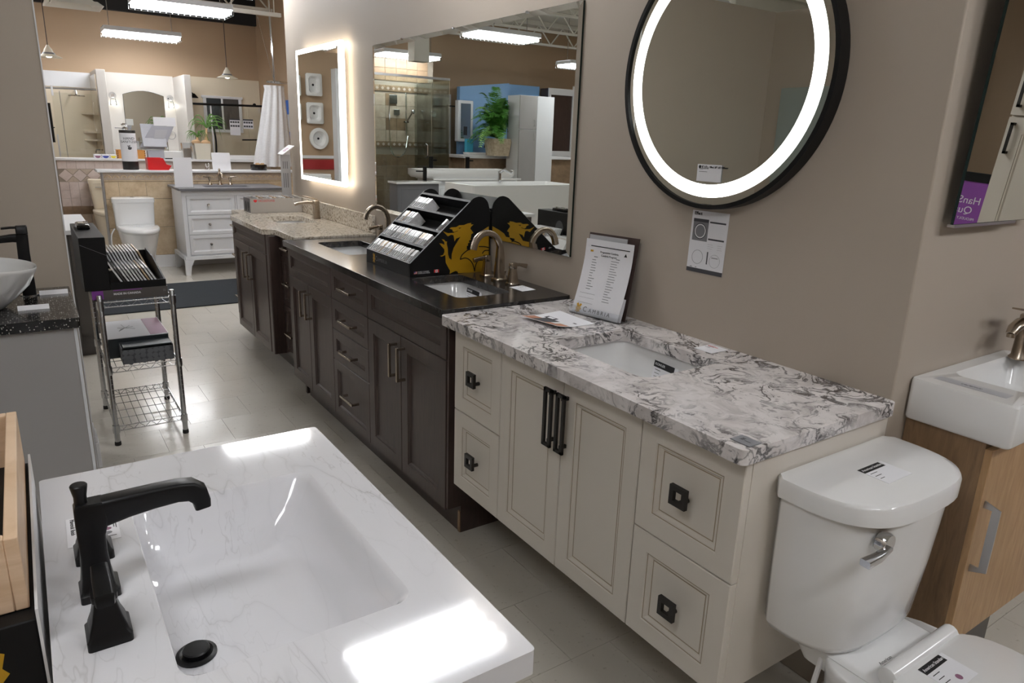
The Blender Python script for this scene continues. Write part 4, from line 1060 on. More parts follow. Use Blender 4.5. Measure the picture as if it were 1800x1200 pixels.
tl = MB().box(1.13, 0.735, 0.0, 1.60, 0.776, 0.10); tag(tl.build('wall_base_tile', 'grout', bevel=0.002), 'low pale tiled base behind the toilet under the cream vanity', 'base')

# compact oak vanity on the short wall ------------------------------------------------------------
ov = thing('oak_vanity', 'small oak vanity with a steel handle, beside the toilet', 'vanity', (1.90, 0.68, 0.26))
MB().box(1.690, 0.598, 0.262, 1.702, 0.775, 0.789).build('side_panel', 'oak_dark', ov, world=True)
MB().box(1.703, 0.600, 0.262, 2.148, 0.775, 0.780).build('carcass', 'oak_dark', ov, world=True)
MB().box(1.690, 0.583, 0.264, 2.150, 0.598, 0.776).build('door', 'oak_light', ov, world=True, bevel=0.001)
m = MB(); m.sweep([(1.712, 0.584, 0.642), (1.712, 0.556, 0.636), (1.712, 0.556, 0.56), (1.712, 0.556, 0.484), (1.712, 0.584, 0.478)], [(-0.009,-0.002),(0.009,-0.002),(0.009,0.002),(-0.009,0.002)], (1,0,0))
m.build('handle', 'brushed_alu', ov, world=True)
MB().box(1.80, 0.62, 0.0, 2.04, 0.775, 0.262).build('plinth', 'charcoal_panel', ov, world=True)
os_ = thing('ceramic_sink', 'white ceramic sink with a deep side ledge on the oak vanity', 'sink', (1.91, 0.665, 0.79))
m = MB()
def r2(i, z, r=0.012): return [(x, y, z) for x, y in rrect(1.672+i, 0.548+i, 2.165-i, 0.775-i*0.2, r, 4)]
def r3(a, z, r=0.03): x0, y0, x1, y1 = a; return [(x, y, z) for x, y in rrect(x0, y0, x1, y1, r, 4)]
m.loft([r2(0.018, 0.7905), r2(0.004, 0.794), r2(0, 0.80), r2(0, 0.888), r2(0.004, 0.893), r3((1.795, 0.572, 2.13, 0.742), 0.893), r3((1.799, 0.576, 2.126, 0.738), 0.888), r3((1.83, 0.59, 2.10, 0.725), 0.825), r3((1.85, 0.60, 2.08, 0.71), 0.815)])
m.build('basin', 'porcelain', os_, world=True, smooth=True, sharp=45)
lettering('ceramic', 0.014, (1.735, 0.670, 0.8934), (0,-1,0), (1,0,0), 'ink_grey', os_, shear=0.3)
MB().box(1.715, 0.590, 0.8931, 1.752, 0.744, 0.8933).build('clear_sticker', 'paper_shade', os_, world=True)
fa = thing('basin_faucet', 'brushed nickel single-hole faucet cut by the right picture edge', 'faucet', (2.10, 0.72, 0.893))
m = MB().lathe([(0.026, 0), (0.026, 0.004), (0.021, 0.010), (0.0195, 0.05), (0.0195, 0.115), (0.017, 0.118)], (2.10, 0.715, 0.8932), 20)
m.sweep([(2.10, 0.715, 0.985), (2.06, 0.715, 0.992), (2.025, 0.715, 0.984), (2.010, 0.715, 0.970)], circ(0, 0, 0.019, 0.016, 14), (0,0,1), [1.0, 0.95, 0.8, 0.62])
m.lathe([(0.010, -0.004), (0.010, 0.006)], (2.015, 0.715, 0.966), 12)
m.build('body', 'nickel', fa, world=True, smooth=True, sharp=40)
MB().sweep([(2.12, 0.715, 1.018), (2.07, 0.715, 1.026), (2.01, 0.715, 1.036)], rrect(-0.014, -0.003, 0.014, 0.003, 0.002, 2), (0,0,1), [1, 0.95, 0.7]).build('lever', 'nickel', fa, world=True, smooth=True, sharp=35)
# leaning mirror on the short wall
lm = thing('tilted_mirror', 'tall mirror tilted forward on the short wall above the oak vanity', 'mirror', (1.88, 0.76, 1.245))
TL = rad(2.5); mm = Matrix.Translation((1.671, 0.755, 1.252)) @ Matrix.Rotation(TL, 4, 'X')
m = MB(); m.M = mm; m.box(0, -0.006, 0, 0.40, 0.0, 0.62); m.build('glass_edge', 'glass_edge', lm, world=True)
m = MB(); m.M = mm; m.add([(0.001, -0.0062, 0.001), (0.399, -0.0062, 0.001), (0.399, -0.0062, 0.619), (0.001, -0.0062, 0.619)], [(0,1,2,3)]); m.build('mirror_face', 'mirror_glass', lm, world=True, normals=False)
m = MB(); m.M = mm; m.box(0.0, -0.010, -0.006, 0.30, 0.006, 0.0); m.build('bottom_channel', 'brushed_alu', lm, world=True)
m = MB(); m.M = mm; m.box(0.10, 0.0, 0.45, 0.30, 0.001, 0.5); m.build('back_spacer', 'black_metal', lm, world=True)
# ------------------------------------------------------------------ foreground marble vanity
mv = thing('marble_vanity', 'white veined marble vanity with integrated basin in the foreground', 'vanity', (0.2, 0.948, 0))
carcass(mv, 'white_laminate', -0.028, 0.58, 0.0, 0.400, 1.315, 0.784)
m = MB()
HB2 = rrect(0.074, 0.722, 0.357, 1.153, 0.026, 6)
m.slab(rrect(-0.041, 0.560, 0.435, 1.336, 0.006, 3), [HB2], 0.786, 0.820)
def r4(x0, y0, x1, y1, r, z): return [(x, y, z) for x, y in rrect(x0, y0, x1, y1, r, 6)]
m.loft([r4(0.074, 0.722, 0.357, 1.153, 0.026, 0.8200), r4(0.0755, 0.724, 0.354, 1.150, 0.026, 0.8185), r4(0.0765, 0.727, 0.347, 1.146, 0.028, 0.812), r4(0.0775, 0.735, 0.322, 1.130, 0.030, 0.775), r4(0.0785, 0.742, 0.300, 1.112, 0.030, 0.745), r4(0.080, 0.748, 0.280, 1.095, 0.032, 0.733), r4(0.086, 0.765, 0.245, 1.070, 0.034, 0.7265)], False, True)
m.build('vanity_top', 'white_cultured_marble', mv, world=True, smooth=True, sharp=30, normals=True)
dr = MB().lathe([(0.0255, 0.0), (0.0255, 0.003), (0.021, 0.0045), (0.0165, 0.0025)], (0.1125, 0.880, 0.7268), 28); dr.build('drain_ring', 'black_metal', mv, world=True, smooth=True, sharp=30)
MB().lathe([(0.0165, 0.0), (0.0170, 0.007), (0.0155, 0.0088), (0.001, 0.0094)], (0.1125, 0.880, 0.7288), 28).build('drain_stopper', 'black_metal', mv, world=True, smooth=True, sharp=30)
bf = thing('black_widespread_faucet', 'matte black widespread faucet on the white marble vanity', 'faucet', (0.017, 0.945, 0.8202))
def sqr(cx, cy, h, z, r=0.004, hx=None): hx = hx or h; return [(x, y, z) for x, y in rrect(cx-hx, cy-h, cx+hx, cy+h, min(r, h*0.4), 3)]
m = MB(); fx, fy = 0.0165, 0.945
m.loft([sqr(fx, fy, 0.0225, 0.8203), sqr(fx, fy, 0.0225, 0.8305), sqr(fx-0.001, fy, 0.0190, 0.8345), sqr(fx-0.001, fy, 0.0165, 0.850, hx=0.0170), sqr(fx-0.001, fy, 0.0145, 0.880, hx=0.0150), sqr(fx-0.001, fy, 0.0140, 0.905, hx=0.0155), sqr(fx+0.002, fy, 0.0138, 0.925, hx=0.0185), sqr(fx+0.002, fy, 0.0132, 0.945, hx=0.0180), sqr(fx+0.002, fy, 0.0110, 0.950, hx=0.0155)])
sec = rrect(-0.5, -0.5, 0.5, 0.5, 0.18, 3)
def arm(pts):
    return [[(x + dz*b*tx, fy + wy*a, z + dz*b*tz) for a, b in sec] for x, z, wy, dz, tx, tz in pts]
m.loft(arm([(0.015, 0.930, 0.0265, 0.036, 0, 1), (0.034, 0.9325, 0.0265, 0.036, 0.03, 1), (0.060, 0.9355, 0.0260, 0.031, 0.02, 1), (0.090, 0.9375, 0.0256, 0.028, 0.0, 1), (0.118, 0.9380, 0.0254, 0.0265, 0.05, 1), (0.134, 0.9355, 0.0254, 0.0275, 0.35, 0.93), (0.1435, 0.9275, 0.0254, 0.0265, 0.75, 0.66), (0.1465, 0.9170, 0.0250, 0.0215, 1.0, 0.18), (0.1470, 0.9080, 0.0240, 0.0200, 1.0, 0.12)]))
m.build('spout', 'black_metal', bf, world=True, smooth=True, sharp=38)
MB().lathe([(0.0075, 0.0), (0.0072, 0.010), (0.0095, 0.022), (0.0098, 0.025), (0.0085, 0.0265), (0.001, 0.027)], (0.0095, fy, 0.9485), 16).build('lift_knob', 'black_metal', bf, world=True, smooth=True, sharp=40)
for hy, sg in ((0.845, 1), (1.043, -1)):
    m = MB(); hx = 0.0175
    m.loft([sqr(hx, hy, 0.0235, 0.8203), sqr(hx, hy, 0.0235, 0.8310), sqr(hx, hy, 0.0205, 0.8350), sqr(hx, hy, 0.0195, 0.8400), sqr(hx, hy, 0.0155, 0.8520), sqr(hx, hy, 0.0125, 0.8660), sqr(hx, hy, 0.0118, 0.8720), sqr(hx, hy, 0.0135, 0.8750), sqr(hx, hy, 0.0135, 0.8820)])
    m.loft([[(hx + 0.0105*a*2*kx, y, z + hh*b) for a, b in sec] for y, z, kx, hh in ((hy-sg*0.020, 0.8765, 0.85, 0.010), (hy-sg*0.017, 0.8790, 1.0, 0.015), (hy+sg*0.010, 0.8865, 0.98, 0.015), (hy+sg*0.034, 0.8925, 0.86, 0.012), (hy+sg*0.037, 0.8930, 0.7, 0.008))])
    m.build('handle', 'black_metal', bf, world=True, smooth=True, sharp=38)
kc = thing('finish_card', 'white finish sample card lying under the black faucet', 'card', (0.022, 1.12, 0.8204))
FA, FB, FC = Vector((-0.011, 1.168, 0.8204)), Vector((-0.0125, 1.078, 0.8204)), Vector((0.0555, 1.163, 0.8204))
fs = Sheet(FA, FB-FA, FC-FA, 0.09, 0.067)
m = MB(); fs.rect(m, 0, 0, 0.090, 0.067, 0.0, 0.0004); m.build('card', 'paper', kc, world=True)
fs.text('Maverick finish', 0.0085, 0.004, 0.008, 'ink_black', kc, 'LEFT', 0.0006); fs.text('NEW', 0.0085, 0.014, 0.018, 'ink_black', kc, 'LEFT', 0.0006)
m = MB(); fs.rect(m, 0.056, 0.013, 0.080, 0.024, 0.0005); m.build('red_block', 'ink_red', kc, world=True)
for k, mt in enumerate(('ink_black', 'ink_black', 'plum_print', 'ink_grey')):
    m = MB(); fs.poly(m, circ(0.030+k*0.0125, 0.050, 0.0048, 0.0072, 14), 0.0005); m.build('finish_swatch', mt, kc, world=True)
m = MB(); fs.lines(m, 0.024, 0.070, 0.064, 2, 0.003, 0.0012, 5); fs.rect(m, 0.078, 0.038, 0.0795, 0.062, 0.0005); m.build('print', 'ink_dark', kc, world=True)

# maple box on a black stand at the left edge ---------------------------------------------------
wb_ = thing('maple_box', 'open pale maple wood box at the left picture edge', 'box', (-0.2, 1.11, 0.856))
BX0, BX1, BY0, BY1, BZ0, BZ1 = -0.42, -0.0555, 0.893, 1.333, 0.8565, 0.950
t_ = 0.014
MB().box(BX1-t_, BY0, BZ0, BX1, BY1, BZ1).build('side_board', 'maple', wb_, world=True, bevel=0.0015)
MB().box(BX0, BY0, BZ0, BX0+t_, BY1, BZ1).build('side_board', 'maple', wb_, world=True, bevel=0.0015)
MB().box(BX0+t_, BY0, BZ0, BX1-t_, BY0+t_, BZ1).build('end_board', 'maple', wb_, world=True, bevel=0.0015)
MB().box(BX0+t_, BY1-t_, BZ0, BX1-t_, BY1, BZ1).build('end_board', 'maple', wb_, world=True, bevel=0.0015)
MB().box(BX0+t_, BY0+t_, BZ0, BX1-t_, BY1-t_, BZ0+0.006).build('bottom_board', 'black_board', wb_, world=True)
bs = thing('black_stand', 'black display stand with a gold mark under the maple box', 'stand', (-0.24, 1.1, 0))
MB().box(-0.44, 0.868, 0.0, -0.0505, 1.338, 0.8555).build('body', 'black_board', bs, world=True, bevel=0.002)
MB().box(-0.0500, 0.864, 0.10, -0.0470, 1.338, 0.8700).build('white_edge_board', 'trim_white', bs, world=True)
MB().prism([(a*0.030, b*0.045) for a, b in EMB], (-0.098, 0.8678, 0.800), (1,0,0), (0,0,1), (0,-1,0), 0.0004).build('gold_mark', 'gold_print', bs, world=True)

# grey vanity with vessel sink ---------------------------------------------------------------
gv = thing('grey_vanity', 'grey panelled vanity with black granite top at the left edge', 'vanity', (-0.24, 2.6, 0))
MB().box(-0.56, 2.377, 0.0, 0.0700, 2.85, 0.829).build('carcass', 'grey_laminate', gv, world=True)
MB().box(0.0702, 2.375, 0.0, 0.0785, 2.85, 0.829).build('end_panel', 'white_laminate', gv, world=True)
tag(MB().slab(rrect(-0.58, 2.358, 0.088, 2.858, 0.008, 3), [], 0.8295, 0.860).build('granite_countertop', 'speckled_black_granite', bevel=0.004), 'black granite countertop with white flecks under the vessel sink', 'countertop')
vs_ = thing('vessel_sink', 'white rounded vessel sink on the flecked black granite', 'sink', (-0.2, 2.58, 0.8605))
def vring(k, z, n=36): 
    out = []
    for i in range(n):
        t = 2*math.pi*i/n; a, b = math.cos(t), math.sin(t)
        out.append((-0.200 + 0.205*k*math.copysign(abs(a)**0.9, a), 2.585 + 0.165*k*math.copysign(abs(b)**0.9, b), z - 0.012*(a*a)*(1 if k > 0.8 else 0)))
    return out
MB().loft([vring(0.50, 0.8607), vring(0.56, 0.866), vring(0.72, 0.895), vring(0.88, 0.940), vring(0.985, 0.982), vring(1.0, 0.990), vring(0.995, 0.994), vring(0.965, 0.992), vring(0.94, 0.980), vring(0.84, 0.935), vring(0.66, 0.895), vring(0.4, 0.878), vring(0.05, 0.875)]).build('bowl', 'porcelain', vs_, world=True, smooth=True, sharp=70)
vf = thing('tall_black_faucet', 'tall matte black vessel faucet behind the white bowl', 'faucet', (-0.025, 2.75, 0.8605))
m = MB(); m.loft([sqr(-0.026, 2.750, 0.019, 0.8605), sqr(-0.026, 2.750, 0.019, 0.880), sqr(-0.025, 2.750, 0.0165, 1.00), sqr(-0.023, 2.750, 0.0165, 1.058)])
m.loft([[(x, 2.750+0.030*a, z+hh*b) for a, b in sec] for x, z, hh in ((-0.012, 1.045, 0.030), (-0.050, 1.047, 0.024), (-0.120, 1.040, 0.018), (-0.185, 1.030, 0.014))])
m.build('body', 'black_metal', vf, world=True, smooth=True, sharp=38)
m = MB(); m.loft([sqr(-0.022, 2.750, 0.016, 1.060), sqr(-0.022, 2.750, 0.016, 1.082), sqr(-0.022, 2.750, 0.014, 1.085)]); m.loft([[(x, 2.750+0.026*a, z+0.006*b) for a, b in sec] for x, z in ((-0.018, 1.079), (-0.05, 1.080), (-0.075, 1.078))])
m.build('lever', 'black_metal', vf, world=True, smooth=True, sharp=38)
MB().lathe([(0.027, 0), (0.027, 0.003), (0.021, 0.004)], (-0.026, 2.750, 0.8603), 18).build('base_ring', 'chrome', vf, world=True, smooth=True)
for lb, x0, x1, y in (('white strip label on the flecked granite nearer the wall', 0.000, 0.080, 2.745), ('white strip label on the flecked granite nearer the front edge', -0.060, 0.020, 2.530)):
    t = thing('strip_label', lb, 'label', ((x0+x1)/2, y, 0.8602), 0, 'strip labels on the flecked granite')
    MB().loft([[(x, y+a, 0.8602+b) for a, b in ((-0.014, 0), (0.010, 0), (0.002, 0.012), (0.0, 0.012))] for x in (x0, x1)]).build('holder', 'paper', t, world=True)
    MB().loft([[(x, y+a, 0.8604+b) for a, b in ((-0.0135, 0), (-0.0125, 0), (-0.0105, 0.0018), (-0.0115, 0.0018))] for x in (x0+0.004, x1-0.03)]).build('print_line', 'ink_grey', t, world=True)

# wire cart -----------------------------------------------------------------------------------
ca = thing('wire_cart', 'chrome wire shelf cart with three shelves in the aisle', 'cart', (0.35, 3.71, 0))
CX0, CX1, CY0, CY1 = 0.211, 0.497, 3.452, 3.972
for x in (CX0, CX1):
    for y in (CY0, CY1):
        m = MB().lathe([(0.0115, 0.018), (0.0115, 0.694), (0.009, 0.698)], (x, y, 0), 12)
        for k in range(24): m.lathe([(0.0119, 0.10+k*0.024), (0.0119, 0.103+k*0.024)], (x, y, 0), 12)
        p = m.build('post', 'steel_wire', ca, world=True, smooth=True, sharp=40)
        MB().lathe([(0.013, 0.0), (0.014, 0.004), (0.013, 0.018)], (x, y, 0), 12).build('foot_cap', 'rubber', p, world=True, smooth=True)
def wire_shelf(z):
    m = MB()
    for dz in (0.0, -0.022):
        m.tube([(CX0, CY0, z+dz), (CX1, CY0, z+dz), (CX1, CY1, z+dz), (CX0, CY1, z+dz), (CX0, CY0, z+dz)], 0.0028, 6)
    for (a, b) in (((CX0, CY0), (CX1, CY0)), ((CX0, CY1), (CX1, CY1)), ((CX0, CY0), (CX0, CY1)), ((CX1, CY0), (CX1, CY1))):
        n = 12 if abs(a[1]-b[1]) < 0.1 else 20
        m.tube([(a[0]+(b[0]-a[0])*k/n, a[1]+(b[1]-a[1])*k/n, z - (0.022 if k % 2 else 0.0)) for k in range(n+1)], 0.0018, 5)
    for k in range(1, 9): x = CX0+(CX1-CX0)*k/9; m.tube([(x, CY0, z+0.002), (x, CY1, z+0.002)], 0.0015, 5)
    for k in range(1, 5): y = CY0+(CY1-CY0)*k/5; m.tube([(CX0, y, z), (CX1, y, z)], 0.0018, 5)
    o = m.build('wire_shelf', 'steel_wire', ca, world=True, smooth=True, sharp=60)
    for x in (CX0, CX1):
        for y in (CY0, CY1): MB().lathe([(0.0145, -0.030), (0.0155, -0.015), (0.0145, 0.008)], (x, y, z), 12).build('collar', 'steel_wire', o, world=True, smooth=True)
for z in (0.664, 0.366, 0.090): wire_shelf(z)
st_ = thing('sample_tray', 'black sample tray reading MADE IN CANADA on the top cart shelf', 'sample tray', (0.34, 3.74, 0.668))
MB().box(0.188, 3.4662, 0.669, 0.484, 3.958, 0.7142).build('base_board', 'charcoal_panel', st_, world=True)
MB().box(0.186, 3.4642, 0.676, 0.229, 3.4662, 0.7135).build('purple_corner', 'purple_print', st_, world=True)
MB().box(0.268, 3.4647, 0.7085, 0.380, 3.4662, 0.7120).build('purple_line', 'purple_print', st_, world=True)
lettering('MADE IN CANADA', 0.0125, (0.268, 3.4655, 0.6945), (1,0,0), (0,0,1), 'ink_white', st_, align='LEFT', bold=0.0003)
lettering('22', 0.012, (0.470, 3.4655, 0.696), (0,0,1), (-1,0,0), 'ink_grey', st_)
MB().box(0.264, 3.466, 0.7145, 0.480, 3.470, 0.7460).build('front_wall', 'black_board', st_, world=True)
m = MB().prism([(3.47, 0.7145), (3.47, 0.745), (3.80, 0.80), (4.02, 0.81), (4.02, 0.7145)], (0.474, 0, 0), (0,1,0), (0,0,1), (1,0,0), 0.006); m.build('side_wall', 'black_board', st_, world=True)
MB().box(0.270, 4.012, 0.7145, 0.474, 4.02, 0.80).build('back_wall', 'black_board', st_, world=True)
def leaning_plate(x, y0, y1, z0, h, lean, mat, label, group, th=0.0075):
    q = [(x, z0), (x+th, z0+0.002), (x+th-lean, z0+h), (x-lean, z0+h)]
    return tag(MB().loft([[(a, y, b) for a, b in q] for y in (y0, y1)]).build('sample_plate', mat, bevel=0.0008, seg=1), label, 'stone sample', group)
PL = ['sample_white', 'sample_white', 'sample_tan', 'sample_white', 'sample_grey', 'sample_white', 'sample_white', 'sample_grey', 'sample_white', 'sample_dark', 'sample_white', 'sample_white']
for k in range(11):
    x = 0.452 - k*0.0135
    leaning_plate(x, 3.476, 3.70, 0.7150, 0.086, 0.045, PL[k], '%s sample plate from the right in the front rank of the cart tray' % ORD[k], 'front sample plates in the cart tray')
    leaning_plate(x, 3.715, 3.96, 0.7150, 0.125, 0.048, PL[(k*5+2) % 12], '%s sample plate from the right in the taller rear rank of the cart tray' % ORD[k], 'rear sample plates in the cart tray')
bb_ = thing('black_box', 'black carton standing on the left of the top cart shelf', 'carton', (0.21, 3.74, 0.714))
MB().box(0.1625, 3.462, 0.7145, 0.2600, 4.01, 0.944).build('carton', 'black_board', bb_, world=True, bevel=0.003)
MB().prism(circ(0, 0, 0.045, 0.060, 24), (0.2603, 3.76, 0.83), (0,1,0), (0,0,1), (1,0,0), 0.0004).build('round_photo', 'ink_dark', bb_, world=True)
m = MB().tube([(0.164, 3.461, 0.915), (0.2598, 3.461, 0.865)], 0.0006, 4); m.build('crease', 'ink_grey', bb_, world=True)
dv_ = thing('barcode_scanner', 'small black handheld device with chrome trim on the black carton', 'device', (0.20, 3.82, 0.9442))
m = MB(); m.loft([[(x, y, z) for x, y in rrect(0.176+i, 3.742+i, 0.230-i, 3.895-i, 0.012, 3)] for z, i in ((0.9442, 0.002), (0.950, 0.0), (0.962, 0.002), (0.965, 0.006))]); m.build('body', 'black_glossy', dv_, world=True, smooth=True)
MB().box(0.186, 3.80, 0.9645, 0.224, 3.835, 0.968).build('chrome_trim', 'chrome', dv_, world=True, bevel=0.001)
MB().lathe([(0.010, 0), (0.010, 0.006)], (0.219, 3.85, 0.9645), 14).build('dial', 'chrome', dv_, world=True, smooth=True)
lb_ = thing('flat_box', 'flat dark box with a pale printed lid on the middle cart shelf', 'box', (0.35, 3.75, 0.37))
MB().box(0.226, 3.585, 0.3705, 0.483, 3.925, 0.462).build('body', 'navy_dark', lb_, world=True, bevel=0.002)
MB().box(0.225, 3.585, 0.4622, 0.484, 3.925, 0.4655).build('lid', 'paper', lb_, world=True)
MB().box(0.408, 3.590, 0.4657, 0.482, 3.920, 0.4660).build('photo', 'plum_print', lb_, world=True)
m = MB(); rr = random.Random(5)
for k in range(9):
    a = rr.uniform(0, 6.28); x0, y0 = 0.32, 3.76
    m.tube([(x0, y0, 0.466), (x0+0.05*math.cos(a)*rr.uniform(0.5, 1), y0+0.09*math.sin(a)*rr.uniform(0.5, 1), 0.466)], 0.0008, 4)
m.build('branch_print', 'ink_grey', lb_, world=True)['kind'] = 'stuff'
tb_ = thing('patterned_tray', 'small charcoal tray with overlapping discs pattern on the middle cart shelf', 'tray', (0.38, 3.52, 0.37))
MB().box(0.272, 3.466, 0.3715, 0.483, 3.471, 0.436).build('front_wall', 'box_charcoal', tb_, world=True)
MB().box(0.272, 3.471, 0.3715, 0.483, 3.575, 0.376).build('bottom', 'box_charcoal', tb_, world=True)
for x in (0.272, 0.479): MB().box(x, 3.471, 0.376, x+0.004, 3.571, 0.442).build('side_wall', 'box_charcoal', tb_, world=True)
MB().box(0.272, 3.571, 0.376, 0.483, 3.575, 0.4455).build('back_wall', 'box_charcoal', tb_, world=True)
rr = random.Random(2)
for k in range(26):
    cx, cz = 0.282 + (k % 9)*0.025 + rr.uniform(-0.004, 0.004), 0.381 + (k//9)*0.0215 + rr.uniform(-0.003, 0.003)
    cx = min(max(cx, 0.285), 0.470); cz = min(cz, 0.424)
    MB().prism(circ(cx, cz, 0.0122, 0.0118, 14), (0, 3.4658-0.0002*(k % 3), 0), (1,0,0), (0,0,1), (0,-1,0), 0.0003).build('disc', 'box_pattern', tb_, world=True)
MB().box(0.280, 3.480, 0.440, 0.478, 3.560, 0.446).build('dark_pane', 'navy_dark', tb_, world=True)

# dark cabinet beyond the cart -------------------------------------------------------------
dc = thing('charcoal_cabinet', 'charcoal cabinet with a white top behind the cart', 'cabinet', (0.0, 5.4, 0))
MB().box(-0.40, 5.0, 0.06, 0.185, 5.86, 0.766).build('carcass', 'charcoal_panel', dc, world=True)
MB().box(-0.40, 5.03, 0.0, 0.27, 5.80, 0.06).box(0.186, 5.03, 0.06, 0.268, 5.80, 0.135).build('plinth', 'charcoal_panel', dc, world=True)
MB().box(-0.42, 4.975, 0.766, 0.315, 5.90, 0.792).build('white_top', 'white_laminate', dc, world=True, bevel=0.002)
for y in (4.995,): MB().box(0.187, 5.002, 0.14, 0.30, 5.84, 0.765).build('side_panel', 'charcoal_panel', dc, world=True)
# ------------------------------------------------------------------ far end: mat, half walls, toilets, vanity
tag(MB().slab(rrect(-0.35, 6.09, 2.45, 7.13, 0.02, 3), [], 0.0003, 0.009).build('floor_mat', 'mat_charcoal', bevel=0.002), 'long charcoal floor mat across the aisle', 'floor mat')

h1 = thing('tiled_half_wall', 'beige tiled half wall with white cap behind the far toilet', 'half wall', (1.6, 8.2, 0))
MB().box(0.660, 8.106, 0, 2.56, 8.28, 0.960).build('core', 'grout', h1, world=True)
MB().box(0.612, 8.065, 0.960, 2.60, 8.320, 0.984).build('cap', 'trim_white', h1, world=True, bevel=0.005)
XT = [0.662, 0.785, 1.028, 1.271, 1.514, 1.757, 2.0, 2.243, 2.486, 2.558]
for a, b in zip(XT, XT[1:]):
    for z0, z1 in ((0.702, 0.872), (0.415, 0.700), (0.128, 0.413)):
        MB().box(a+0.0012, 8.0975, z0+0.001, b-0.0012, 8.106, z1-0.001).build('wall_tile', 'travertine', h1, world=True, bevel=0.0012, seg=1)
for a, b in [(0.662, 1.28), (1.28, 1.9), (1.9, 2.558)]:
    MB().box(a, 8.092, 0.874, b, 8.106, 0.886).build('pencil_trim', 'travertine', h1, world=True, bevel=0.003)
    MB().box(a, 8.098, 0.888, b, 8.106, 0.957).build('border_tile', 'travertine_grey', h1, world=True)
m = MB(); x = 0.70
while x < 2.54:
    pts = []
    for k in range(9):
        t = math.pi*k/8; pts.append((x-0.026*math.cos(t), 8.096, 0.905+0.026*math.sin(t)))
    m.tube(pts, 0.0055, 5, up=(0,1,0)); m.tube([(x+0.004, 8.096, 0.912), (x+0.016, 8.096, 0.920), (x+0.026, 8.096, 0.905)], 0.005, 5, up=(0,1,0)); x += 0.068
m.build('wave_relief', 'travertine', h1, world=True, smooth=True)['kind'] = 'stuff'
MB().box(0.655, 8.085, 0, 2.56, 8.0965, 0.126).build('skirting', 'trim_white', h1, world=True, bevel=0.003)
MB().box(0.652, 8.094, 0, 0.660, 8.28, 0.960).build('end_trim', 'trim_grey', h1, world=True)

h2 = thing('tiled_rear_half_wall', 'pinkish tiled half wall with a row of diamond tiles, behind the bone toilet', 'half wall', (1.4, 9.4, 0))
MB().box(0.335, 9.308, 0, 2.62, 9.48, 1.022).build('core', 'grout', h2, world=True)
MB().box(0.325, 9.27, 1.022, 2.64, 9.52, 1.046).build('cap', 'trim_white', h2, world=True, bevel=0.005)
x = 0.336
while x < 1.40:
    MB().box(x+0.001, 9.30, 0.932, x+0.0875, 9.308, 1.020).build('wall_tile', 'tile_mauve', h2, world=True, bevel=0.001, seg=1); x += 0.0885
cxs = [0.404, 0.538, 0.672, 0.806]
for c_ in cxs:
    MB().prism([(c_-0.066, 0.862), (c_, 0.797), (c_+0.066, 0.862), (c_, 0.927)], (0, 9.300, 0), (1,0,0), (0,0,1), (0,1,0), 0.008).build('diamond_tile', 'tile_mauve', h2, world=True)
    for sz, z0, z1 in ((1, 0.870, 0.930), (-1, 0.854, 0.794)):
        MB().prism([(c_+0.067, z0), (c_+0.128, z1), (c_+0.006, z1)], (0, 9.301, 0), (1,0,0), (0,0,1), (0,1,0), 0.007).build('triangle_tile', 'travertine_grey', h2, world=True)
zs = [0.792, 0.704, 0.616, 0.528]
for r, z1 in enumerate(zs):
    x = 0.336
    while x < 0.82:
        MB().box(x+0.001, 9.30, z1-0.087, x+0.0875, 9.308, z1).build('wall_tile', 'tile_mauve' if r < 3 else 'tile_brown', h2, world=True, bevel=0.001, seg=1); x += 0.0885
for r in range(5):
    z1 = 0.438 - r*0.088; x = 0.336
    while x < 0.82:
        MB().box(x+0.001, 9.30, z1-0.087, x+0.0875, 9.308, z1).build('wall_tile', 'travertine_grey', h2, world=True, bevel=0.001, seg=1); x += 0.0885

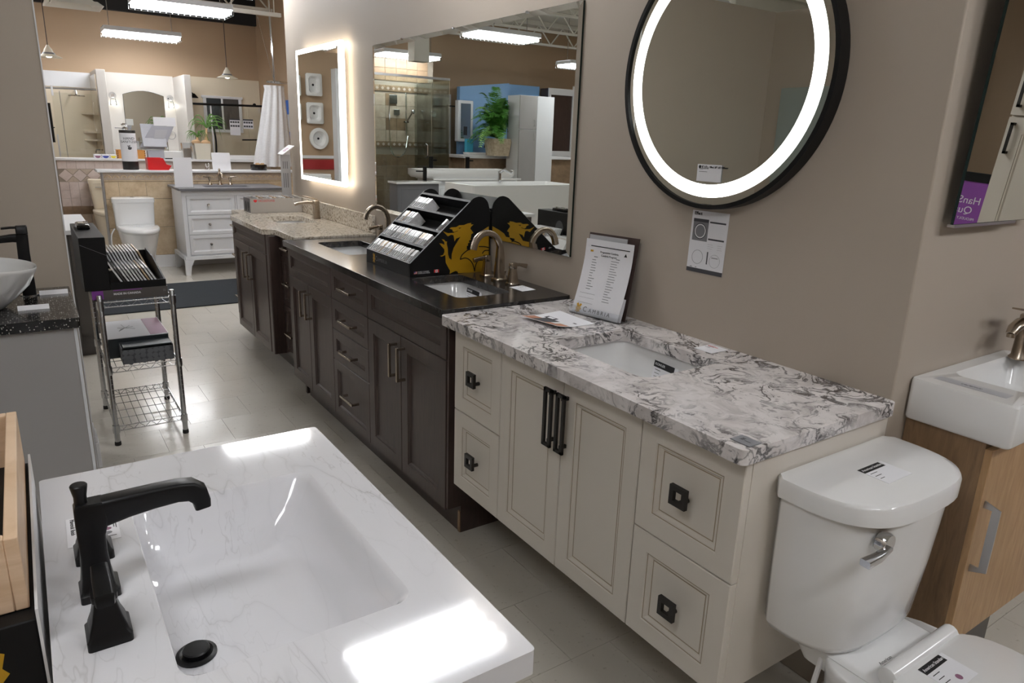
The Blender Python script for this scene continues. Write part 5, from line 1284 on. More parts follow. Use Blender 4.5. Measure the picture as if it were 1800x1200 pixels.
def toilet_far(name, label, cx, yb, zt, mat, hw_t=0.18, td=0.18, yf=None, zs=0.46, lever=False):
    t = thing(name, label, 'toilet', (cx, yb-0.3, 0))
    m = MB()
    def tr(z, w, d): return [(cx+a*2*w, yb-d/2-0.005+b*d, z) for a, b in rrect(-0.5, -0.5, 0.5, 0.5, 0.18, 4)]
    m.loft([tr(zt-0.045, hw_t*1.02, td*1.02), tr(zt-0.006, hw_t*1.02, td*1.02), tr(zt, hw_t*0.98, td*0.95)]); m.build('tank_lid', mat, t, world=True, smooth=True, sharp=50)
    m = MB(); m.loft([tr(zs-0.06, hw_t*0.78 if lever else hw_t*0.92, td*0.9), tr(zt-0.046, hw_t*0.99, td)]); m.build('tank', mat, t, world=True, smooth=True, sharp=50)
    yb2, yf2 = yb-td*0.7, yf
    R = lambda z, hw, b, f: bowl_ring(z, cx, hw, b, f)
    m = MB(); m.loft([R(0, hw_t*0.62, yb2+0.05, yf2+0.13), R(0.05, hw_t*0.62, yb2+0.05, yf2+0.12), R(0.22, hw_t*0.74, yb2+0.03, yf2+0.06), R(zs-0.07, hw_t*0.95, yb2, yf2+0.01), R(zs-0.045, hw_t*0.97, yb2, yf2)]); m.build('bowl', mat, t, world=True, smooth=True, sharp=60)
    m = MB(); m.loft([R(zs-0.044, hw_t*0.96, yb2-0.02, yf2), R(zs-0.040, hw_t*0.99, yb2-0.02, yf2-0.005), R(zs-0.026, hw_t*0.99, yb2-0.02, yf2-0.005)]); m.build('seat', mat, t, world=True, smooth=True, sharp=60)
    m = MB(); m.loft([R(zs-0.025, hw_t*1.0, yb2-0.02, yf2-0.006), R(zs-0.006, hw_t*0.99, yb2-0.02, yf2), R(zs, hw_t*0.93, yb2-0.04, yf2+0.02)]); m.build('seat_lid', mat, t, world=True, smooth=True, sharp=60)
    if lever:
        MB().sweep([(cx-hw_t*0.62, yb-td-0.012, zt-0.085), (cx-hw_t*0.3, yb-td-0.016, zt-0.088), (cx-hw_t*0.05, yb-td-0.014, zt-0.090)], circ(0, 0, 0.008, 0.006, 8), (0,0,1)).sphere((cx-hw_t*0.05, yb-td-0.012, zt-0.09), 0.014, 10, 6).build('lever', 'chrome', t, world=True, smooth=True)
    else:
        MB().lathe([(0.022, 0), (0.022, 0.004), (0.018, 0.006)], (cx, yb-td/2, zt), 16).build('flush_button', 'chrome', t, world=True, smooth=True)
    return t
ft = toilet_far('one_piece_toilet', 'white one-piece toilet in front of the beige tiled half wall', 0.880, 8.085, 0.728, 'porcelain', 0.182, 0.20, 7.36, 0.475)
m = MB()
for k in range(3): m.box(0.84+k*0.02, 7.72+0.01*k, 0.4752, 0.855+k*0.02, 7.76, 0.4755)
m.build('lid_print', 'ink_grey', ft, world=True)['kind'] = 'stuff'
MB().tube([tuple(p) for p in crom([(0.694, 7.95, 0.43), (0.655, 7.93, 0.36), (0.66, 7.95, 0.20), (0.70, 8.02, 0.12)], 4)], 0.006, 6).build('bidet_hose', 'trim_white', ft, world=True, smooth=True)
toilet_far('bone_toilet', 'bone coloured toilet standing between the two tiled half walls', 0.745, 9.27, 0.832, 'porcelain_bone', 0.150, 0.17, 8.62, 0.52, True)

# white vanity with three drawers -------------------------------------------------------------
wv = thing('white_drawer_vanity', 'white vanity with panelled drawers and bracket feet, far end', 'vanity', (1.72, 7.78, 0))
WX0, WX1 = 1.250, 2.205
carcass(wv, 'white_laminate', WX0+0.004, 7.515, 0.165, WX1-0.004, 8.060, 0.824)
MB().box(WX0-0.004, 7.498, 0.775, WX1+0.004, 7.515, 0.824).build('top_rail', 'white_laminate', wv, world=True)
MB().box(WX0-0.018, 7.490, 0.150, WX1+0.018, 7.515, 0.186).build('base_rail', 'white_laminate', wv, world=True, bevel=0.003)
for sx, xa in ((1, WX0-0.022), (-1, WX1+0.022)):
    for yy0, yy1 in ((7.486, 7.53), (8.02, 8.064)):
        MB().loft([[(xa, yy0, z), (xa+sx*w, yy0, z), (xa+sx*w, yy1, z), (xa, yy1, z)] for z, w in ((0.0, 0.042), (0.09, 0.055), (0.150, 0.085))]).build('bracket_foot', 'white_laminate', wv, world=True)
    xo = xa if sx > 0 else xa-0.025
    MB().box(xo, 7.53, 0.150, xo+0.025, 8.062, 0.186).build('base_side', 'white_laminate', wv, world=True)
    xc = WX0 if sx > 0 else WX1-0.036
    MB().box(xc, 7.500, 0.186, xc+0.036, 7.5148, 0.775).build('corner_stile', 'white_laminate', wv, world=True)
MB().box(1.739, 7.500, 0.186, 1.753, 7.5148, 0.775).build('middle_stile', 'white_laminate', wv, world=True)
for xa, xb in ((1.287, 1.738), (1.754, 2.168)):
    for z0, z1 in ((0.590, 0.774), (0.398, 0.585), (0.200, 0.393)):
        d = MB().panel((xa+0.002, 7.500, z0), (1,0,0), (0,0,1), (0,-1,0), xb-xa-0.004, z1-z0, [(0, -0.002), (0.002, 0), (0.030, 0), (0.036, -0.006), (0.044, -0.010), (0.050, -0.010)], 0.0148).build('drawer_front', 'white_laminate', wv, world=True)
        MB().lathe([(0.006, 0.0), (0.006, -0.016), (0.014, -0.022), (0.013, -0.029), (0.002, -0.031)], ((xa+xb)/2-0.03, 7.511, (z0+z1)/2+0.005), 14, 'y').build('knob', 'chrome', d, world=True, smooth=True)
tag(MB().slab(rrect(1.222, 7.462, 2.236, 8.074, 0.004, 2), [rrect(1.50, 7.60, 1.94, 7.84, 0.04, 4)], 0.8245, 0.846).build('grey_countertop', 'slate_grey', bevel=0.002), 'thin slate grey countertop on the far white vanity', 'countertop')
s = thing('undermount_sink', 'white sink in the slate grey top of the far vanity', 'sink', (1.72, 7.72, 0.71)); basin('basin', 'porcelain', s, 1.49, 7.59, 1.95, 7.85, 0.824, 0.11, 0.06, 0.010, 0.03)
ff = thing('goblet_faucet', 'nickel widespread faucet with flared handles on the far white vanity', 'faucet', (1.706, 7.94, 0.846))
flare = [(0.024, 0.0), (0.024, 0.006), (0.012, 0.016), (0.009, 0.035), (0.014, 0.062), (0.015, 0.075)]
m = MB().lathe([(0.026, 0), (0.026, 0.006), (0.015, 0.02), (0.012, 0.05), (0.017, 0.10), (0.017, 0.12), (0.010, 0.135), (0.012, 0.150), (0.006, 0.165), (0.001, 0.168)], (1.706, 7.94, 0.8465), 16)
m.tube([tuple(p) for p in bez((1.706, 7.94, 0.945), (1.706, 7.88, 0.985), (1.706, 7.83, 0.975), (1.706, 7.82, 0.925), 8)], 0.011, 8)
m.build('spout', 'nickel', ff, world=True, smooth=True, sharp=50)
for sx in (-1, 1):
    m = MB().lathe(flare, (1.706+sx*0.10, 7.94, 0.8465), 14).tube([(1.706+sx*0.10, 7.94, 0.925), (1.706+sx*0.165, 7.93, 0.930)], [0.008, 0.005], 8); m.build('handle', 'nickel', ff, world=True, smooth=True, sharp=50)
ps = thing('sign_holder', 'printed white sheet in an upright holder on the far white vanity', 'sign', (1.30, 7.62, 0.846))
sh = Sheet((1.217, 7.605, 0.8468), (1, 0.02, 0), (0.02, 0.06, 1), 0.166, 0.282)
m = MB(); sh.rect(m, 0, 0, 0.166, 0.282, 0, 0.002); m.build('sheet', 'paper', ps, world=True)
m = MB(); sh.lines(m, 0.02, 0.07, 0.22, 8, 0.018, 0.007, 3); sh.lines(m, 0.09, 0.14, 0.22, 8, 0.018, 0.007, 4); m.build('faint_print', 'paper_shade', ps, world=True)
MB().box(1.212, 7.575, 0.8462, 1.388, 7.66, 0.8492).build('foot', 'acrylic', ps, world=True)

# things on the near ledge -----------------------------------------------------------------
ZL = 0.9842
hs = thing('hand_sanitizer_dispenser', 'white and dark canister lettered HAND SANITIZER on the near ledge', 'dispenser', (0.922, 8.18, ZL))
CH = (0.922, 8.185, ZL)
MB().lathe([(0.070, 0), (0.072, 0.004), (0.072, 0.082)], CH, 28).build('dark_base', 'bronze_black', hs, world=True, smooth=True, sharp=40)
MB().lathe([(0.073, 0.082), (0.073, 0.352)], CH, 28).build('body', 'paper', hs, world=True, smooth=True, sharp=40)
MB().lathe([(0.0735, 0.352), (0.0735, 0.376), (0.070, 0.380), (0.02, 0.381)], CH, 28).build('dark_lid', 'bronze_black', hs, world=True, smooth=True, sharp=40)
m = MB().lathe([(0.012, 0.38), (0.010, 0.41)], CH, 12); m.tube([(0.922, 8.185, ZL+0.41), (0.922, 8.185, ZL+0.435), (0.89, 8.15, ZL+0.437), (0.875, 8.135, ZL+0.43)], 0.008, 8); m.build('pump', 'chrome', hs, world=True, smooth=True)
lettering('HAND', 0.034, (0.922, 8.1105, ZL+0.300), (1,0,0), (0,0,1), 'ink_dark', hs)
lettering('SANITIZER', 0.031, (0.922, 8.1105, ZL+0.268), (1,0,0), (0,0,1), 'ink_dark', hs)
MB().prism([(-0.018,-0.012),(-0.008,-0.022),(0.010,-0.020),(0.020,-0.004),(0.012,0.008),(0.004,0.0),(0.006,0.022),(-0.002,0.024),(-0.004,0.004),(-0.012,0.022),(-0.018,0.018),(-0.012,0.0)], (0.922, 8.1108, ZL+0.215), (1,0,0), (0,0,1), (0,-1,0), 0.0006).build('hands_symbol', 'ink_dark', hs, world=True)
rb = thing('red_bin', 'red plastic parts bin with open front on the near ledge', 'bin', (1.18, 8.18, ZL))
m = MB(); RX0, RX1 = 1.072, 1.286
prof = [(RX0, ZL), (RX1-0.03, ZL), (RX1, ZL+0.045), (RX1-0.045, ZL+0.052), (RX1-0.075, ZL+0.118), (RX0-0.006, ZL+0.118)]
for y in (8.105, 8.262): MB().prism(prof, (0, y, 0), (1,0,0), (0,0,1), (0,1,0), 0.004).build('side', 'red_plastic', rb, world=True)
MB().box(RX0, 8.109, ZL, RX1-0.03, 8.262, ZL+0.004).build('bottom', 'red_plastic', rb, world=True)
MB().box(RX0-0.004, 8.109, ZL+0.004, RX0, 8.262, ZL+0.118).build('back', 'red_plastic', rb, world=True)
MB().prism([(RX1-0.034, ZL), (RX1-0.03, ZL), (RX1, ZL+0.045), (RX1-0.004, ZL+0.047)], (0, 8.109, 0), (1,0,0), (0,0,1), (0,1,0), 0.153).build('front_lip', 'red_plastic', rb, world=True)
tag(MB().loft([[(x, y, z) for y, z in ((8.150, ZL), (8.156, ZL), (8.186, ZL+0.178), (8.180, ZL+0.178))] for x in (1.690, 1.876)]).build('blank_sign', 'paper', bevel=0.001, seg=1), 'blank white sign card leaning on the near ledge above the far vanity', 'sign')
tn = thing('black_tin', 'round black tin with tan contents on the near ledge', 'tin', (2.172, 8.18, ZL))
MB().lathe([(0.083, 0), (0.085, 0.004), (0.085, 0.060), (0.081, 0.060), (0.080, 0.045), (0.002, 0.045)], (2.172, 8.18, ZL), 28).build('tin', 'black_glossy', tn, world=True, smooth=True, sharp=40)
m = MB(); rr = random.Random(4)
for k in range(16): a = rr.uniform(0, 6.28); r = rr.uniform(0, 0.06); m.sphere((2.172+r*math.cos(a), 8.18+r*math.sin(a), ZL+0.055+rr.uniform(0, 0.012)), 0.013, 7, 5)
m.build('contents', 'bulb_skin', tn, world=True, smooth=True)['kind'] = 'stuff'
cf = thing('chrome_cross_faucet', 'small dark chrome faucet on the near ledge beside the blank sign', 'faucet', (1.642, 8.2, ZL))
MB().lathe([(0.012, 0), (0.008, 0.02), (0.010, 0.05), (0.004, 0.066)], (1.632, 8.2, ZL), 10).lathe([(0.012, 0), (0.008, 0.02), (0.010, 0.05), (0.004, 0.070)], (1.660, 8.2, ZL), 10).tube([(1.632, 8.2, ZL+0.03), (1.660, 8.2, ZL+0.03)], 0.006, 8).build('body', 'chrome', cf, world=True, smooth=True)

# things on the rear ledge ---------------------------------------------------------------------
ZR = 1.0462
for k, (x0, x1, mt, lb) in enumerate(((0.700, 0.770, 'plum_print', 'pink blister pack lying on the rear ledge'), (0.775, 0.850, 'ink_blue', 'blue blister pack lying on the rear ledge'), (0.855, 0.922, 'yellow_print', 'yellow blister pack lying on the rear ledge beside the wood box'))):
    t = thing('blister_pack', lb, 'package', ((x0+x1)/2, 9.38, ZR), 0, 'blister packs on the rear ledge')
    MB().box(x0, 9.34, ZR, x1, 9.46, ZR+0.042).build('card', 'paper', t, world=True, bevel=0.004)
    MB().prism([(x0+0.004, ZR+0.028), (x1-0.004, ZR+0.028), (x1-0.015, ZR+0.008), ((x0+x1)/2, ZR+0.002), (x0+0.015, ZR+0.008)], (0, 9.3392, 0), (1,0,0), (0,0,1), (0,1,0), 0.001).build('print', mt, t, world=True)
wx = thing('wooden_box', 'small orange wooden box with dovetailed corners behind the sanitizer', 'box', (1.075, 9.40, ZR))
MB().box(0.932, 9.345, ZR, 1.218, 9.355, ZR+0.095).build('front_board', 'wood_orange', wx, world=True)
MB().box(0.932, 9.355, ZR, 0.942, 9.50, ZR+0.095).build('end_board', 'wood_orange', wx, world=True)
MB().box(1.208, 9.355, ZR, 1.218, 9.50, ZR+0.095).build('end_board', 'wood_orange', wx, world=True)
MB().box(0.942, 9.49, ZR, 1.208, 9.50, ZR+0.095).build('back_board', 'wood_orange', wx, world=True)
MB().box(0.942, 9.355, ZR, 1.208, 9.49, ZR+0.005).build('bottom_board', 'wood_orange', wx, world=True)
for x in (0.932, 1.206):
    for k in range(4): MB().box(x, 9.3440, ZR+0.010+k*0.022, x+0.012, 9.3452, ZR+0.020+k*0.022).build('dovetail', 'brown_panel', wx, world=True)
gc = thing('raised_lid_case', 'light grey plastic case with its lid raised on the rear ledge', 'case', (1.33, 9.40, ZR))
MB().loft([[(x, y, z) for x, y in ((1.245, 9.345), (1.415, 9.345), (1.415, 9.47), (1.245, 9.47))] for z in (ZR, ZR+0.10)]).build('base', 'grey_plastic', gc, world=True, bevel=0.004)
MB().loft([[(x, y, z) for y, z in ((9.30, 1.185), (9.42, 1.435), (9.435, 1.428), (9.315, 1.175))] for x in (1.20, 1.45)]).build('neck_panel', 'grey_plastic', gc, world=True, bevel=0.004)
m = MB(); m.loft([[(1.165, 9.345, 1.175), (1.26, 9.345, 1.155), (1.42, 9.345, 1.150), (1.545, 9.345, 1.415), (1.31, 9.345, 1.415)], [(1.165, 9.365, 1.175), (1.26, 9.365, 1.155), (1.42, 9.365, 1.150), (1.545, 9.365, 1.415), (1.31, 9.365, 1.415)]]); m.build('lid', 'grey_plastic', gc, world=True, bevel=0.003)
MB().box(1.335, 9.34, 1.417, 1.566, 9.37, 1.512).build('header_card', 'paper', gc, world=True)
MB().prism([(1.30, 1.19), (1.40, 1.19), (1.475, 1.375), (1.345, 1.375)], (0, 9.3442, 0), (1,0,0), (0,0,1), (0,-1,0), 0.003).build('lid_recess', 'paper_shade', gc, world=True)
def grass_plant(name, label, cx, cy, z, h, n, spread, seed, stem):
    t = thing(name, label, 'plant', (cx, cy, z)); rr = random.Random(seed)
    MB().sphere((cx, cy, z+0.030), 0.055, 14, 9, (1, 0.9, 0.62)).tube([(cx, cy, z+0.05), (cx+0.01, cy, z+stem*0.5), (cx+0.02, cy, z+stem)], [0.022, 0.014, 0.011], 8).build('caudex', 'bulb_skin', t, world=True, smooth=True)
    for k in range(n):
        a = rr.uniform(0, 6.28); r = spread*rr.uniform(0.45, 1); hh = h*rr.uniform(0.25, 1.0); dx, dy = math.cos(a), math.sin(a)*0.5
        o = Vector((cx+0.02, cy, z+stem))
        pts = bez(o, o+Vector((dx*r*0.25, dy*r*0.25, hh)), o+Vector((dx*r*0.75, dy*r*0.75, hh*1.0)), o+Vector((dx*r, dy*r, hh*rr.uniform(-0.9, 0.5))), 7)
        MB().sweep(pts, [(-0.0055, 0), (0, -0.0015), (0.0055, 0), (0, 0.0015)], (dy, -dx, 0.2), [1, 1.1, 1.1, 1, 0.9, 0.7, 0.45, 0.1]).build('leaf', 'leaf_green', t, world=True)
pp = thing('planter_trough', 'cream rectangular planter with two bulbous plants on the rear ledge', 'planter', (1.84, 9.41, ZR))
MB().loft([[(x, y, z) for x, y in ((1.752+i, 9.34+i), (1.935-i, 9.34+i), (1.935-i, 9.48-i), (1.752+i, 9.48-i))] for z, i in ((ZR, 0.012), (1.232, 0.0), (1.232, 0.008), (1.205, 0.010))]).build('trough', 'pot_cream', pp, world=True)
grass_plant('ponytail_palm', 'taller grassy plant on a swollen stem in the cream planter', 1.895, 9.41, 1.2095, 0.22, 24, 0.24, 11, 0.20)
grass_plant('ponytail_palm', 'shorter grassy plant at the left of the cream planter', 1.785, 9.41, 1.2095, 0.13, 18, 0.15, 23, 0.09)
gb = thing('glass_vase', 'clear square glass vase with a metal ring beside the cream planter', 'vase', (1.665, 9.40, ZR))
MB().loft([[(x, y, z) for x, y in ((1.615+i, 9.345+i), (1.728-i, 9.345+i), (1.728-i, 9.455-i), (1.615+i, 9.455-i))] for z, i in ((ZR, 0.004), (1.235, 0.0), (1.235, 0.008), (ZR+0.01, 0.010))]).build('vase', 'acrylic', gb, world=True)
MB().box(1.628, 9.36, ZR+0.012, 1.715, 9.44, ZR+0.13).build('pebbles', 'travertine_grey', gb, world=True, bevel=0.01)
tag(MB().box(2.0, 9.34, ZR, 2.60, 9.47, ZR+0.055).build('white_tray', 'porcelain', bevel=0.008), 'low white tray on the rear ledge under the sheer curtain', 'tray')
tag(MB().box(1.42, 9.33, ZR, 1.60, 9.36, ZR+0.012).build('black_pen_strip', 'ink_black', bevel=0.003), 'thin black strip lying on the rear ledge beside the grey case', 'strip')

# back wall displays ---------------------------------------------------------------------------
wp1 = struct(MB().box(0.905, 10.40, 0, 1.005, 11.2, 2.055).build('wall_shower_left', 'wall_white', bevel=0.004))
wp2 = struct(MB().box(1.890, 10.40, 0, 1.972, 11.2, 2.062).build('wall_shower_right', 'wall_white', bevel=0.004))
struct(MB().box(1.005, 11.185, 0, 1.890, 11.2, 2.075).build('wall_niche', 'wall_white'))
ss = thing('shower_stall', 'beige shower stall with sliding rail and corner shelves at far left', 'shower', (0.6, 10.9, 0))
MB().box(0.345, 11.17, 0.02, 0.904, 11.199, 2.045).build('back_panel', 'porcelain_bone', ss, world=True)
MB().box(0.345, 11.16, 1.86, 0.904, 11.17, 2.045).build('header_panel', 'white_laminate', ss, world=True)
MB().box(0.890, 10.45, 0.02, 0.904, 11.16, 2.0).build('side_panel', 'porcelain_bone', ss, world=True)
MB().box(0.345, 10.42, 0.0, 0.890, 11.16, 0.06).build('shower_base', 'porcelain_bone', ss, world=True)
for z in (1.53, 1.30, 1.20): MB().prism([(0.75, 11.16), (0.889, 11.16), (0.889, 11.02), (0.80, 11.08)], (0, 0, z), (1,0,0), (0,1,0), (0,0,1), 0.022).build('corner_shelf', 'porcelain_bone', ss, world=True)
MB().tube([(0.33, 10.40, 1.805), (0.889, 10.40, 1.815)], 0.011, 8).build('rail', 'brushed_alu', ss, world=True, smooth=True)
MB().box(0.418, 10.385, 1.72, 0.440, 10.40, 1.835).build('rail_hanger', 'brushed_alu', ss, world=True)
m = MB().tube([(0.69, 11.15, 1.80), (0.69, 10.7, 1.80), (0.69, 10.68, 1.76)], 0.010, 8); m.lathe([(0.02, 0.02), (0.09, 0.012), (0.09, 0.0)], (0.69, 10.68, 1.735), 20); m.build('shower_head', 'chrome', ss, world=True, smooth=True)
MB().box(0.42, 10.41, 0.07, 0.90, 10.416, 1.76).build('glass_door', 'clear_glass', ss, world=True)
MB().box(0.416, 10.385, 1.02, 0.430, 10.405, 1.28).build('door_handle', 'brushed_alu', ss, world=True)
MB().tube([(0.885, 10.75, 1.10), (0.84, 10.75, 1.10), (0.83, 10.75, 1.06)], 0.012, 8).build('valve', 'chrome', ss, world=True)
MB().box(0.500, 10.43, 0.07, 0.506, 10.44, 1.78).build('glass_edge_strip', 'trim_grey', ss, world=True)
bh2 = thing('black_towel_hook', 'tall black handle on glass at the far left edge', 'handle', (0.36, 9.75, 1.3))
MB().box(0.330, 9.70, 0.0, 0.336, 10.38, 1.95).build('glass', 'clear_glass', bh2, world=True)
MB().tube([(0.352, 9.72, 1.20), (0.352, 9.72, 1.62)], 0.016, 8).tube([(0.352, 9.72, 1.36), (0.38, 9.72, 1.36)], 0.006, 6).build('handle', 'black_metal', bh2, world=True)
am = thing('arched_mirror', 'arched mirror between two wall lamps on the white back niche', 'mirror', (1.50, 11.18, 1.05))
arch = [(1.252, 1.05), (1.752, 1.05), (1.755, 1.81)] + [(1.755-0.5*k/8, 1.81+0.055*math.sin(math.pi*k/8)) for k in range(1, 8)] + [(1.255, 1.81)]
MB().prism(arch, (0, 11.184, 0), (1,0,0), (0,0,1), (0,-1,0), 0.006).build('backing', 'glass_edge', am, world=True)
MB().prism([(x+ (0.004 if x < 1.5 else -0.004), z-0.003) for x, z in arch], (0, 11.178, 0), (1,0,0), (0,0,1), (0,-1,0), 0.001).build('mirror_face', 'mirror_glass', am, world=True)
for x, lb in ((1.132, 'wall lamp with round chrome plate left of the arched mirror'), (1.832, 'wall lamp with round chrome plate right of the arched mirror')):
    t = thing('wall_lamp', lb, 'lamp', (x, 11.15, 1.60), 0, 'wall lamps beside the arched mirror')
    MB().lathe([(0.045, 0.0), (0.045, -0.012), (0.030, -0.03), (0.022, -0.07)], (x, 11.184, 1.785), 20, 'y').build('wall_plate', 'chrome', t, world=True, smooth=True)
    MB().lathe([(0.012, 0.10), (0.030, 0.085), (0.042, 0.0), (0.040, 0.0)], (x, 11.115, 1.66), 18).build('glass_shade', 'clear_glass', t, world=True, smooth=True)
    MB().sphere((x, 11.115, 1.685), 0.026, 12, 8).build('bulb', 'bulb_glow', t, world=True, smooth=True)
tr_ = thing('towel_ring', 'chrome towel ring on the niche wall beside the right shower partition', 'towel ring', (1.80, 11.17, 1.30))
m = MB(); m.tube([(1.80+0.055*math.cos(2*math.pi*k/20), 11.15, 1.30+0.055*math.sin(2*math.pi*k/20)) for k in range(21)], 0.005, 6, up=(0,1,0)); m.lathe([(0.016, 0), (0.012, -0.04)], (1.80, 11.184, 1.355), 12, 'y'); m.build('ring', 'chrome', tr_, world=True, smooth=True)
nv = thing('niche_vanity', 'white vanity below the arched mirror, mostly hidden by the ledges', 'vanity', (1.45, 10.95, 0))
MB().box(1.01, 10.75, 0.1, 1.88, 11.170, 0.84).build('body', 'white_laminate', nv, world=True)
MB().box(1.008, 10.72, 0.84, 1.884, 11.170, 1.10).build('raised_top', 'porcelain', nv, world=True, bevel=0.01)
MB().tube([(1.20, 11.05, 1.10), (1.20, 11.05, 1.36), (1.20, 10.98, 1.40), (1.20, 10.9, 1.38)], 0.014, 8).box(1.10, 10.99, 1.37, 1.30, 11.0, 1.378).build('tall_faucet', 'chrome', nv, world=True, smooth=True)
# right shower with window
rs = thing('window_shower', 'shower stall with a window, black rail and clear glass door at the far right', 'shower', (2.5, 10.9, 0))
MB().box(1.975, 11.17, 0.02, 3.045, 11.199, 2.095).build('back_panel', 'porcelain_bone', rs, world=True)
MB().box(1.975, 11.16, 0.10, 2.18, 11.17, 1.80).build('panel_left', 'porcelain_bone', rs, world=True)
MB().box(2.86, 11.16, 0.10, 3.04, 11.17, 1.80).build('panel_right', 'porcelain_bone', rs, world=True)
MB().tube([(1.975, 10.42, 1.712), (2.90, 10.42, 1.724)], 0.014, 8).build('rail', 'black_metal', rs, world=True, smooth=True)
MB().lathe([(0.022, 0.0), (0.022, 0.012)], (2.76, 10.405, 1.735), 12, 'y').build('rail_roller', 'black_metal', rs, world=True)
MB().box(2.16, 10.44, 0.08, 2.92, 10.448, 1.70).build('glass_door', 'clear_glass', rs, world=True)
MB().box(2.19, 10.43, 0.08, 2.205, 10.45, 1.70).build('door_stile', 'trim_white', rs, world=True)
MB().tube([(2.565, 10.40, 1.272), (2.765, 10.40, 1.278)], 0.009, 8).build('towel_bar', 'black_metal', rs, world=True)
MB().tube([(1.975, 10.80, 1.86), (2.03, 10.72, 1.86), (2.05, 10.70, 1.84)], 0.008, 6).lathe([(0.012, 0.05), (0.055, 0.0), (0.055, -0.006)], (2.05, 10.69, 1.80), 16).build('shower_head', 'black_metal', rs, world=True, smooth=True)
MB().tube([tuple(p) for p in crom([(2.20, 10.38, 1.45), (2.215, 10.36, 1.25), (2.21, 10.38, 1.05)], 4)], 0.012, 6).build('black_handle', 'black_metal', rs, world=True, smooth=True)
wn = struct(MB().box(2.255, 11.145, 1.36, 2.775, 11.17, 1.40).box(2.235, 11.145, 1.82, 2.795, 11.17, 1.855).box(2.255, 11.145, 1.40, 2.296, 11.17, 1.82).box(2.735, 11.145, 1.40, 2.775, 11.17, 1.82).box(2.495, 11.145, 1.40, 2.52, 11.17, 1.82).build('window_1', 'trim_white', bevel=0.003))
MB().box(2.296, 11.158, 1.40, 2.495, 11.164, 1.82).build('pane', 'navy_dark', wn, world=True)
MB().box(2.52, 11.158, 1.40, 2.735, 11.164, 1.82).build('pane', 'charcoal_panel', wn, world=True)
for x0, lb in ((2.425, 'left of two printed sheets taped on the far shower glass'), (2.60, 'right of two printed sheets taped on the far shower glass')):
    t = thing('info_sheet', lb, 'sheet', (x0+0.06, 10.43, 1.40), 0, 'printed sheets on the shower glass')
    z0, z1 = (1.33, 1.545) if x0 < 2.5 else (1.42, 1.545)
    MB().box(x0, 10.4365, z0, x0+0.135, 10.4385, z1).build('sheet', 'paper', t, world=True)
    m = MB().box(x0, 10.4355, z1-0.018, x0+0.135, 10.4362, z1)
    for r in range(2):
        for k in range(4): m.box(x0+0.008+k*0.031, 10.4355, z1-0.055-r*0.05, x0+0.032+k*0.031, 10.4362, z1-0.032-r*0.05)
    m.build('print', 'ink_dark', t, world=True)['kind'] = 'stuff'
# sheer curtain on a ring
cu_ = thing('sheer_curtain', 'white sheer shower curtain hanging from a chrome ring', 'curtain', (2.55, 8.75, 1.06))
N = 72
def cring(k, z):
    r0 = 0.105 + (0.205-0.105)*k
    out = []
    for i in range(N):
        t = 2*math.pi*i/N; w = 1 + (0.10+0.05*k)*math.sin(11*t+1.5*k) + 0.05*math.sin(5*t+2)
        out.append((2.555 - 0.06*k + r0*w*math.cos(t), 8.75 + r0*0.7*w*math.sin(t), z))
    return out
m = MB(); m.loft([cring(0.06, 1.905), cring(0.0, 1.86), cring(0.08, 1.80), cring(0.3, 1.60), cring(0.6, 1.35), cring(0.85, 1.15), cring(1.0, 1.0)], False, False)
m.build('fabric', 'sheer_fabric', cu_, world=True, smooth=True, sharp=80)
m = MB(); m.tube([(2.60+0.12*math.cos(2*math.pi*k/28), 8.75+0.09*math.sin(2*math.pi*k/28), 1.945) for k in range(29)], 0.010, 6)
m.tube([(2.48, 8.75, 1.945), (2.76, 8.75, 1.945)], 0.008, 6); m.build('ring', 'chrome', cu_, world=True, smooth=True)
MB().tube([(2.565, 8.75, 1.945), (2.552, 8.75, 2.6), (2.55, 8.75, ZC)], 0.014, 8).build('hanging_rod', 'chrome', cu_, world=True, smooth=True)
MB().tube([(2.56, 8.75, 1.95), (2.40, 8.70, 2.62)], 0.003, 5).build('guy_wire', 'steel_wire', cu_, world=True)
bp = thing('blue_poster', 'blue poster with a small framed picture behind the sheer curtain', 'poster', (3.03, 9.9, 1.35))
MB().box(3.035, 9.65, 1.20, 3.048, 10.15, 1.80).build('panel', 'blue_poster', bp, world=True)
MB().box(3.028, 9.70, 1.40, 3.035, 9.95, 1.62).build('picture', 'paper_shade', bp, world=True)
# pendants
def pendant(x, y, zb, label):
    t = thing('pendant_lamp', label, 'lamp', (x, y, zb), 0, 'pendant lamps at the far end')
    MB().lathe([(0.125, 0.0), (0.120, 0.006), (0.055, 0.035), (0.050, 0.045), (0.035, 0.085), (0.018, 0.110), (0.012, 0.125), (0.008, 0.125)], (x, y, zb), 28, cap0=False).lathe([(0.124, 0.001), (0.050, 0.034)], (x, y, zb), 28, cap0=False, cap1=False).build('shade', 'pot_cream', t, world=True, smooth=True, sharp=40)
    MB().lathe([(0.061, 0.031), (0.057, 0.046), (0.052, 0.050)], (x, y, zb), 24).build('band', 'slate_grey', t, world=True, smooth=True)
    MB().sphere((x, y, zb+0.016), 0.030, 12, 8, (1, 1, 0.6)).build('bulb', 'bulb_glow', t, world=True, smooth=True)
    MB().tube([(x, y, zb+0.12), (x+0.004, y, ZC)], 0.005, 6).build('cord', 'brown_panel', t, world=True)
pendant(0.405, 9.45, 2.075, 'pendant lamp with a wide pale shade beside the left wall edge')
pendant(2.265, 9.70, 2.010, 'pendant lamp with a wide pale shade above the bulbous plants')

